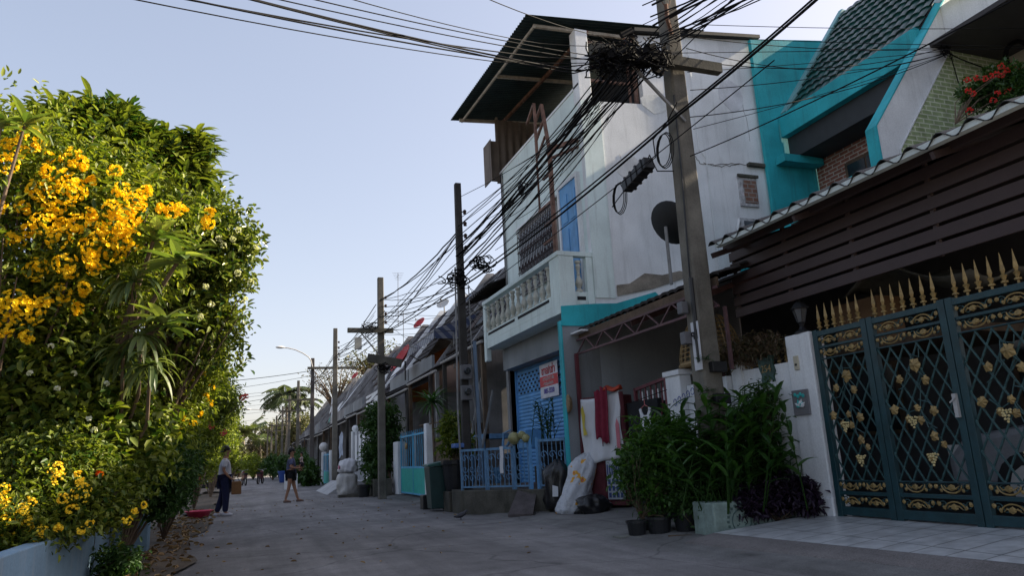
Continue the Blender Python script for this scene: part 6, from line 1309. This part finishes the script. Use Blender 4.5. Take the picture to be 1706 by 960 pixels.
# ---------------- cars ----------------
def carobj(loc, rz, paint, label):
    t = thing('parked_car', label, 'car', loc, rz); L = lambda n, mb, m, par=t, **k: mb.build(n, m, par, local=True, **k)
    low = [(-2.1,.30),(-2.15,.62),(-2.05,.88),(-1.2,.98),(1.0,.96),(1.95,.82),(2.15,.6),(2.12,.30)]; cab = [(-1.75,.95),(-1.15,1.42),(.25,1.45),(1.05,.96)]
    mb = MB(); mb.prism([(x,-.84,z) for x, z in low], (0,1.68,0)); L('body', mb, paint, bevel=.08)
    c = MB(); n = len(cab); c.add([(x,-.80+(.16 if z > 1 else 0),z) for x, z in cab]+[(x,.80-(.16 if z > 1 else 0),z) for x, z in cab], [(0,1,2,3),(7,6,5,4),(1,5,6,2),(0,4,5,1),(2,6,7,3),(0,3,7,4)]); L('cabin', c, paint, bevel=.05)
    for s in (-1,1): L('side_window', MB().prism([(-1.5,s*.795,1.0),(-1.08,s*.668,1.36),(.2,s*.668,1.38),(.8,s*.795,1.0)], (0,s*.012,.004)), GLASSD)
    L('rear_window', MB().prism([(-1.72,-.66,1.02),(-1.2,-.58,1.38),(-1.2,.58,1.38),(-1.72,.66,1.02)], (-.02,0,.01)), GLASSD); L('windscreen', MB().prism([(1.0,-.66,1.02),(.32,-.58,1.4),(.32,.58,1.4),(1.0,.66,1.02)], (.02,0,.01)), GLASSD)
    for x in (-1.35,1.35):
        for s in (-1,1):
            w = L('wheel', MB().lathe([(.20,-.10),(.32,-.09),(.33,0),(.32,.09),(.20,.10)], (x,s*.76,.33), 18, Matrix.Rotation(pi/2,3,'X')), BLACK); L('rim', MB().lathe([(.03,-.11),(.2,-.10),(.2,.10),(.03,.11)], (x,s*.76,.33), 10, Matrix.Rotation(pi/2,3,'X')), colmat('alloy', (.4,.4,.4), .3), w)
    for s in (-1,1):
        L('tail_light', MB().box(-2.17,-2.05,s*.62-.16,s*.62+.16,.68,.84), colmat('red_lens', (.35,.01,.01), .2)); L('headlight', MB().box(2.0,2.14,s*.62-.16,s*.62+.16,.60,.74), colmat('clear_lens', (.5,.5,.5), .1))
    L('bumper', MB().box(-2.2,-2.08,-.78,.78,.32,.50), BPLAST, bevel=.02); L('number_plate', MB().box(-2.19,-2.16,-.2,.2,.55,.66), colmat('plate_white', (.55,.56,.6))); return t
carobj((-1.3,40.3,0), R(90), colmat('dark_car_paint', (.015,.018,.022), .25), 'dark saloon car parked by the hedge beyond the woman with the bag')
carobj((8.2,3.9,.2), R(100), colmat('silver_car_paint', (.2,.21,.23), .3), 'silver car parked in the dark porch behind the ornate gate')
# ================= planting by the near gate =================
stemplant('ginger_plant', 'tall dark green ginger clump with long leaves in front of the white wall', (5.75,7.75,.3), 60, 1.45, .38, .07, GING, .32, .45, 'ginger clumps by the near wall', .11, 'plant')
stemplant('ginger_plant', 'leaning ginger clump with pale arching leaves at the foot of the nearest pole', (5.3,7.75,.3), 38, 1.25, .36, .065, GING, .2, .5, 'ginger clumps by the near wall', .11)
stemplant('ginger_plant', 'dark ginger stems closest to the gate pillar', (6.05,7.45,.3), 22, .95, .30, .06, GINGD, .1, .35, 'ginger clumps by the near wall', .1)
stemplant('ginger_plant', 'lighter low ginger leaves spilling forward over the round-patterned planter', (5.5,7.5,.35), 26, .75, .30, .055, GING, .15, .7, 'ginger clumps by the near wall', .1)
bush('white_flower_shrub', 'small-leaved shrub with tiny white blossoms against the white wall below the number plate', 'shrub', [(6.1,7.5,1.62,.18,.22,.16),(6.1,7.7,1.4,.25,.35,.3),(6.0,8.0,1.2,.3,.4,.3)], 3000, .06, .35, LG_DK, (6.1,7.7,.2), 60, .08, k=25, r0=.02)
bush('leafy_bush', 'rounded light green leafy bush in black pots left of the ginger', 'bush', [(5.15,8.55,1.05,.38,.35,.32),(4.85,8.6,.75,.3,.3,.3),(5.3,8.3,.75,.35,.3,.4),(5.45,8.7,1.25,.25,.25,.15),(5.0,8.3,.5,.3,.25,.3)], 6500, .085, .5, leafmat('fresh_leaf', (.028,.08,.012), (.075,.16,.025), .3), (5.0,8.5,.1), 90, .09, k=40, r0=.02)
bush('wispy_shrub', 'wispy fine-leaved shrub in the leftmost black pots by the road', 'shrub', [(4.75,8.5,.55,.2,.2,.35),(4.7,8.45,.85,.22,.22,.22),(4.95,8.2,.4,.2,.2,.3)], 3800, .05, .18, LG_DK, (4.75,8.45,.2), 70, .1, k=30, r0=.012)
bush('low_dark_shrub', 'low dark shrub between the bucket pots and the planter', 'shrub', [(5.2,7.95,.38,.28,.2,.3),(5.35,7.7,.35,.2,.15,.25)], 3500, .065, .5, LG_DK, (5.2,7.9,.05), 60, .08, k=20, r0=.015)
PUR = leafmat('purple_leaf', (.012,.008,.018), (.045,.025,.05), .15, .5)
bush('purple_plant', 'dark purple trailing plant beside the gate pillar at the edge of the tiled drive', 'plant', [(6.05,7.25,.42,.22,.14,.2),(5.8,7.3,.36,.25,.14,.18),(5.6,7.35,.35,.2,.12,.15),(6.15,7.05,.38,.14,.14,.18)], 4200, .10, .34, PUR, (5.9,7.3,.15), 80, .06, k=20, r0=.012)
bush('hanging_vine', 'tangled dry reddish-green vine along the top of the white wall under the gold spears', 'vine', [(6.3,7.5,2.22,.14,.3,.14),(6.3,7.9,2.25,.14,.35,.16),(6.3,8.3,2.2,.15,.25,.16),(6.25,8.6,2.1,.12,.2,.14)], 4200, .07, .22, leafmat('dry_vine_leaf', (.05,.055,.025), (.16,.10,.07), .2), (6.35,7.9,2.05), 90, .07, k=50, r0=.012)
bush('pink_vine', 'small drooping purple-pink sprig at the left end of the white wall', 'vine', [(6.2,8.55,1.95,.06,.10,.12)], 400, .05, .3, leafmat('pinkish_leaf', (.15,.04,.09), (.25,.09,.15), .2), (6.25,8.5,2.0), 12, .05, k=8, r0=.006)
# moss ferns on the pole
for z, lb in ((2.12,'small fern tuft growing on the nearest pole just above the white plate bottom'),(1.72,'lower fern tuft on the nearest pole')):
    strapplant('fern_tuft', lb, (5.42,7.73,z), 40, .13, .014, GINGD, (-.3,1.2), 'fern tufts on the nearest pole', .06)
    tag(MB().box(5.5,5.72,7.66,7.745,z-.16,z-.03).build('cut_pot', BPLAST, bevel=.01), 'black half pot tied to the nearest pole, ' + ('upper one' if z > 2 else 'lower one'), 'pot', 'half pots on the nearest pole')
# planter with round seal pattern
PT = thing('planter', 'pale grey-green square planter with a round gear-like relief seal', 'planter', (5.35,7.45,.1))
pm_ = mat('grey_green_planter', (.26,.34,.31), .8, .25, 6, bump=.4, streak=.4)
MB().box(5.05,6.2,7.33,7.75,.03,.42).build('planter_box', pm_, PT, bevel=.02)
mb = MB()
for k in range(22):
    t = k*2*pi/22; c = (5.42+.185*cos(t),7.322,.20+.185*sin(t))
    if c[2] > .06: mb.box(c[0]-.014,c[0]+.014,7.32,7.328,c[2]-.014,c[2]+.014)
mb.tube([(5.42+.13*cos(t),7.326,.20+.13*sin(t)) for t in [i*.349 for i in range(19)]], .008, 4, False)
for k in range(12): mb.ball((5.42+random.uniform(-.07,.07),7.326,.2+random.uniform(-.07,.07)), .010, 5, 3)
for k in range(5): mb.box(5.68+k*.05,5.70+k*.05,7.322,7.328,.3,.36)
mb.build('seal_print', mat('dark_relief', (.09,.14,.13), .85), PT)
for (c, r, h, lb) in (((4.62,8.35,0),.13,.20,'smallest black pot at the far left of the group by the road'),((4.86,8.22,0),.16,.24,'middle black pot by the road with the wispy shrub behind'),((5.15,8.05,.02),.17,.26,'black pot under the low dark shrub'),((5.0,8.6,.02),.2,.3,'big black pot at the back under the light green bush')):
    pot('black_pot', lb, c, r, h, BPLAST, 'black plant pots by the road')
tag(MB().box(4.35,4.62,8.3,8.5,.01,.03).box(4.5,4.56,8.1,8.2,.01,.03).build('paper_litter', mat('litter', (.2,.2,.18), .9)), 'flat scraps of litter left of the smallest black pot', 'litter')
tag(MB().bar((4.75,7.85,.03),(5.2,7.55,.03),.05).build('stick', WOOD), 'short brown stick lying in front of the black pots', 'stick')
# crown-of-thorns on A's balcony
CT = thing('red_flower_plant', 'potted plant with red flower heads on the balcony beside the green brick wall', 'flowering plant', (9.6,7.2,5.45))
REDF = leafmat('red_petal', (.55,.02,.02), (.75,.06,.05), .2)
fl = [(1612,133),(1627,130),(1650,127),(1660,122),(1668,126),(1640,131),(1677,118),(1688,114),(1700,112),(1613,152),(1622,155),(1662,155),(1655,167),(1678,153),(1686,148),(1694,125),(1705,120),(1615,184),(1668,110),(1703,138)]
cl = [CL(*a) for a in ((1622,160,7.0,18),(1655,145,6.8,22),(1690,135,6.5,22),(1640,170,7,20),(1700,160,6.4,24))]
cl = [(*c[:3], c[3], c[3], c[5]) for c in cl]
p_, d_, tw = crown_pts(cl, 2600, 50, .06, .8); leaf_mesh('foliage', p_, d_, .09, .38, LG_DK, CT); mb = MB(); branches(mb, (9.6,6.9,5.45), tw, .02, .004, 9); mb.build('stem', BARK, CT)
for (px, py) in fl: flower_obj('flower_head', P(px, py, 'Y', 6.45), .05, 18, .015, REDF, CT)
# things glimpsed behind the gate spears
o = MB(); o.grid(lambda u, v: (7.3+1.2*v, 7.2-1.8*u, 2.95+.12*sin(u*6)+.08*sin(v*7+u*3)-.25*abs(u-.4)), 14, 8); tag(o.build('tarpaulin', mat('grey_tarp', (.15,.15,.13), .8, .3, 4, bump=.8), solid=.02, smooth=True), 'crumpled grey tarpaulin under the awning behind the spears', 'tarpaulin')
tag(MB().box(7.2,7.6,6.6,7.3,2.2,2.75).build('cardboard_box', colmat('cardboard', (.22,.13,.07))), 'brown cardboard box under the crumpled tarpaulin', 'box')
tag(MB().box(7.15,8.6,5.4,7.35,2.1,2.19).build('storage_shelf', WOOD), 'storage shelf behind the gate carrying the cardboard box', 'shelf')
# pink basin and black tray
tag(MB().lathe([(.2,0),(.28,.13),(.31,.135),(.31,.15),(.27,.15),(.19,.02),(.001,.02)], (-.88,18.7,.05), 20).build('pink_basin', colmat('pink_basin_plastic', (.65,.06,.13), .4), smooth=True), 'pink plastic basin on the road edge beside the woman with the bag', 'basin')
tag(MB().lathe([(.24,0),(.3,.05),(.28,.06),(.001,.03)], (-1.0,19.6,.05), 16).build('black_tray', BPLAST), 'flat dark tray just behind the pink basin', 'tray')
# birds of debris: small bird on the road
BD = thing('pigeon', 'small dark bird standing on the road in front of the plinth', 'bird', P(768,868,'Z',0))
c = vec(P(768,868,'Z',0)); MB().tube([c+Vector((-.13,0,.07)), c+Vector((-.06,0,.075)), c+Vector((0,0,.09)), c+Vector((.07,0,.12)), c+Vector((.10,0,.16)), c+Vector((.13,0,.165))], [.008,.03,.045,.035,.02,.004], 8).tube([c+Vector((0,.015,.06)), c+Vector((0,.015,0))], .004, 4).tube([c+Vector((0,-.015,.06)), c+Vector((0,-.015,0))], .004, 4).build('body', colmat('pigeon_grey', (.05,.05,.06)), BD, smooth=True)

# ================= people =================
def skin(name, V, E, Rr, m, parent, sub=1, smooth=True):
    me = bpy.data.meshes.new('sk'); me.from_pydata([tuple(v) for v in V], E, []); o = bpy.data.objects.new('sk', me); COL.objects.link(o)
    s = o.modifiers.new('s', 'SKIN'); s.use_smooth_shade = True
    for i, r in enumerate(Rr):
        sv = me.skin_vertices[0].data[i]; sv.radius = r if isinstance(r, tuple) else (r, r); sv.use_root = (i == 0)
    if sub: ss = o.modifiers.new('ss', 'SUBSURF'); ss.levels = sub; ss.render_levels = sub
    bpy.context.view_layer.update(); nm = bpy.data.meshes.new_from_object(o.evaluated_get(bpy.context.evaluated_depsgraph_get()))
    bpy.data.objects.remove(o); nm.name = name; nm.materials.clear(); nm.materials.append(m); nm.polygons.foreach_set('use_smooth', [True]*len(nm.polygons))
    q = bpy.data.objects.new(name, nm); COL.objects.link(q)
    if parent is not None: q.parent = parent
    return q
SKIN = mat('skin', (.30,.16,.10), .6, .08, 8, bump=0); HAIR = mat('black_hair', (.012,.010,.010), .5, .2, 20, bump=.3)
def person(label, loc, rz, H, shirt, lower, shoe, pose, legs_long=True, lowlen=None):
    t = thing('person', label, 'person', loc, rz); k = H/1.6
    J = dict(pel=(0,0,.86), sp=(-.01,0,1.0), ch=(0,0,1.20), nk=(.01,0,1.34), hd0=(.015,0,1.40), hd1=(.02,0,1.50), hd2=(.01,0,1.57)); J.update(pose)
    names = ['pel','sp','ch','nk','hd0','hd1','hd2','shL','elL','wrL','haL','shR','elR','wrR','haR','hipL','knL','anL','toL','hipR','knR','anR','toR']
    V = [Vector(J[n])*k for n in names]; ix_ = {n: i for i, n in enumerate(names)}
    Eg = [('pel','sp'),('sp','ch'),('ch','nk'),('nk','hd0'),('hd0','hd1'),('hd1','hd2'),('ch','shL'),('shL','elL'),('elL','wrL'),('wrL','haL'),('ch','shR'),('shR','elR'),('elR','wrR'),('wrR','haR'),('pel','hipL'),('hipL','knL'),('knL','anL'),('anL','toL'),('pel','hipR'),('hipR','knR'),('knR','anR'),('anR','toR')]
    rad = dict(pel=(.12,.14), sp=(.10,.13), ch=(.105,.15), nk=.048, hd0=.06, hd1=.088, hd2=.06, hipL=.085, hipR=.085, knL=.055, knR=.055, anL=.036, anR=.036, toL=.032, toR=.032, shL=.052, shR=.052, elL=.037, elR=.037, wrL=.025, wrR=.025, haL=.026, haR=.026)
    sc = lambda r, f=1.0, a=0.0: tuple((x*f+a)*k for x in (r if isinstance(r, tuple) else (r, r)))
    skin('body', V, [(ix_[a], ix_[b]) for a, b in Eg], [sc(rad[n]) for n in names], SKIN, t, 2)
    def lay(nm, ns, es, m, a=.02, f=1.05, mod={}):
        vv = [Vector(mod.get(n, J[n] if n in J else n))*k for n in ns]; im = {n: i for i, n in enumerate(ns)}
        return skin(nm, vv, [(im[x], im[y]) for x, y in es], [sc(rad.get(n, .05), f, a) for n in ns], m, t, 2)
    mid = lambda a, b, s: tuple(Vector(J[a]).lerp(Vector(J[b]), s))
    J['slL'] = mid('shL','elL',.75); J['slR'] = mid('shR','elR',.75); rad['slL'] = rad['slR'] = .052
    J['hem'] = (J['pel'][0], J['pel'][1], J['pel'][2]-.05); rad['hem'] = (.165,.20) if lowlen is None else (.135,.165)
    lay('shirt', ['sp','ch','hem','shL','slL','shR','slR','nkb'], [('sp','ch'),('sp','hem'),('ch','shL'),('shL','slL'),('ch','shR'),('shR','slR'),('ch','nkb')], shirt, .018, 1.05, {'nkb': mid('ch','nk',.6)})
    if lowlen is None: lay('trousers', ['pel','hipL','knL','anL','hipR','knR','anR'], [('pel','hipL'),('hipL','knL'),('knL','anL'),('pel','hipR'),('hipR','knR'),('knR','anR')], lower, .026, 1.1, {})
    else:
        J['ltL'] = mid('hipL','knL',lowlen); J['ltR'] = mid('hipR','knR',lowlen); rad['ltL'] = rad['ltR'] = .085
        lay('shorts', ['pel','hipL','ltL','hipR','ltR'], [('pel','hipL'),('hipL','ltL'),('pel','hipR'),('hipR','ltR')], lower, .02, 1.1, {})
    hd = Vector(J['hd1'])*k; mb = MB()
    n = 14
    for (dx, dz, r, s3) in ((-.025,.045,.098,(1.0,.92,.95)),): mb.ball(hd+Vector((dx,0,dz))*k, r*k, 14, 9, s3, .03)
    mb.ball(hd+Vector((-.085,0,-.02))*k, .055*k, 10, 6, (1,1.2,1.3), .05); mb.build('hair', HAIR, t, local=True, smooth=True)
    f_ = MB().ball(hd+Vector((.088,0,-.01))*k, .016*k, 6, 4, (1,.8,1.3)); f_.ball(hd+Vector((.01,.088,-.01))*k, .02*k, 6, 4, (.7,.4,1.3)).ball(hd+Vector((.01,-.088,-.01))*k, .02*k, 6, 4, (.7,.4,1.3)); f_.build('nose_and_ears', SKIN, t, local=True, smooth=True)
    e_ = MB()
    for s in (-1,1): e_.ball(hd+Vector((.078,s*.032,.008))*k, .010*k, 6, 4)
    e_.build('eyes', BPLAST, t, local=True); MB().ball(hd+Vector((.080,0,-.045))*k, .014*k, 6, 4, (.5,1.4,.4)).build('mouth', colmat('lips', (.28,.08,.07)), t, local=True)
    for s, w_ in (('L','wrL'),('R','wrR')):
        a = Vector(J['ha'+s])*k; d = (Vector(J['ha'+s])-Vector(J['wr'+s])).normalized(); sd = d.cross(Vector((0,0,1))); sd = sd.normalized() if sd.length > .1 else Vector((0,1,0)); fb = MB()
        for q in range(4):
            o_ = sd*(q-1.5)*.016*k; L_ = (.06,.07,.068,.052)[q]*k; fb.tube([a+o_, a+o_+d*L_*.5, a+o_+d*L_*.85+Vector((0,0,-.012))*k], [.009*k,.008*k,.006*k], 6)
        fb.tube([a-d*.02*k+sd*.02*k, a+sd*.05*k+d*.015*k, a+sd*.052*k+d*.04*k], [.010*k,.009*k,.007*k], 6); fb.build('fingers', SKIN, t, local=True, smooth=True)
    for s in 'LR':
        a = Vector(J['an'+s])*k; b = Vector(J['to'+s])*k; d = (b-a); d.z = 0; d = d.normalized(); mb = MB(); a0_ = Vector((a.x,a.y,0))
        mb.tube([a0_-d*.05*k+Vector((0,0,.035)), a0_+Vector((0,0,.042)), a0_+d*.09*k+Vector((0,0,.036)), a0_+d*.17*k+Vector((0,0,.028))], [.034*k,.042*k,.043*k,.025*k], 8); o_ = mb.build('shoe', shoe, t, local=True, smooth=True)
    return t
W1 = P(372,861,'Z',.01); W1.z = .015
wp = dict(shL=(0,.17,1.27), elL=(-.04,.22,1.03), wrL=(.06,.20,.84), haL=(.10,.19,.80), shR=(0,-.17,1.27), elR=(-.02,-.22,1.04), wrR=(.12,-.20,.88), haR=(.17,-.19,.84),
          hipL=(0,.09,.82), knL=(-.04,.10,.46), anL=(-.16,.11,.08), toL=(-.05,.12,.03), hipR=(0,-.09,.82), knR=(.05,-.09,.46), anR=(.04,-.09,.08), toR=(.16,-.10,.03))
grey_shirt = mat('light_grey_shirt', (.46,.47,.52), .9, .06, 5, bump=.3)
person('person with short dark hair, pale grey T-shirt and navy trousers, holding a brown bag', W1, R(-2), 1.60, grey_shirt, mat('navy_cloth', (.012,.016,.05), .9, .15, 8), colmat('pale_shoe', (.5,.5,.55)), wp)
bg_ = thing('brown_bag', 'flat brown bag held low by the person in navy trousers', 'bag', (W1.x+.26,W1.y-.1,.55))
MB().box(W1.x+.16,W1.x+.38,W1.y-.26,W1.y-.18,.50,.80).build('pouch', mat('brown_leather', (.20,.10,.04), .7, .2, 6), bg_, bevel=.02); MB().tube([(W1.x+.20,W1.y-.22,.80),(W1.x+.21,W1.y-.22,.9),(W1.x+.27,W1.y-.22,.92),(W1.x+.33,W1.y-.22,.80)], .008, 5).build('strap', BPLAST, bg_)
W2 = P(484,838,'Z',.01); W2.z = .015
# she stands side-on to the camera, looking right, child on her arm
wp2 = dict(hd1=(.03,-.02,1.50), shL=(0,.16,1.27), elL=(.05,.22,1.04), wrL=(.26,.14,1.06), haL=(.32,.08,1.08), shR=(0,-.16,1.27), elR=(.04,-.22,1.02), wrR=(.26,-.14,1.0), haR=(.33,-.08,1.01),
           hipL=(0,.09,.82), knL=(.09,.10,.45), anL=(.20,.10,.08), toL=(.33,.10,.03), hipR=(0,-.09,.82), knR=(-.04,-.10,.45), anR=(-.14,-.10,.08), toR=(-.02,-.12,.03))
person('person in a slate blue T-shirt and black shorts carrying a toddler in the lane', W2, R(-12), 1.62, mat('slate_blue_shirt', (.075,.085,.16), .9, .15, 8, bump=.3), mat('black_shorts', (.010,.010,.012), .9, .1, 8), colmat('brown_sandal', (.16,.10,.08)), wp2, lowlen=.45)
tod = dict(pel=(0,0,.55), sp=(0,0,.68), ch=(0,0,.86), nk=(0,0,1.0), hd0=(0,0,1.06), hd1=(.02,0,1.22), hd2=(.01,0,1.36), shL=(0,.15,.93), elL=(.08,.2,.78), wrL=(-.05,.26,.8), haL=(-.1,.26,.82), shR=(0,-.15,.93), elR=(.12,-.18,.78), wrR=(.2,-.12,.84), haR=(.24,-.1,.86),
           hipL=(0,.09,.5), knL=(.1,.2,.3), anL=(.02,.22,.06), toL=(.1,.24,.02), hipR=(0,-.09,.5), knR=(.1,-.2,.3), anR=(.02,-.22,.06), toR=(.1,-.24,.02))
person('toddler in a pale top held on the arm of the person in slate blue', (W2.x+.30,W2.y-.06,.93), R(160), .70, mat('pale_pink_top', (.5,.42,.40), .9, .08, 8), colmat('dark_cloth', (.04,.03,.04)), SKIN, tod, lowlen=.5)
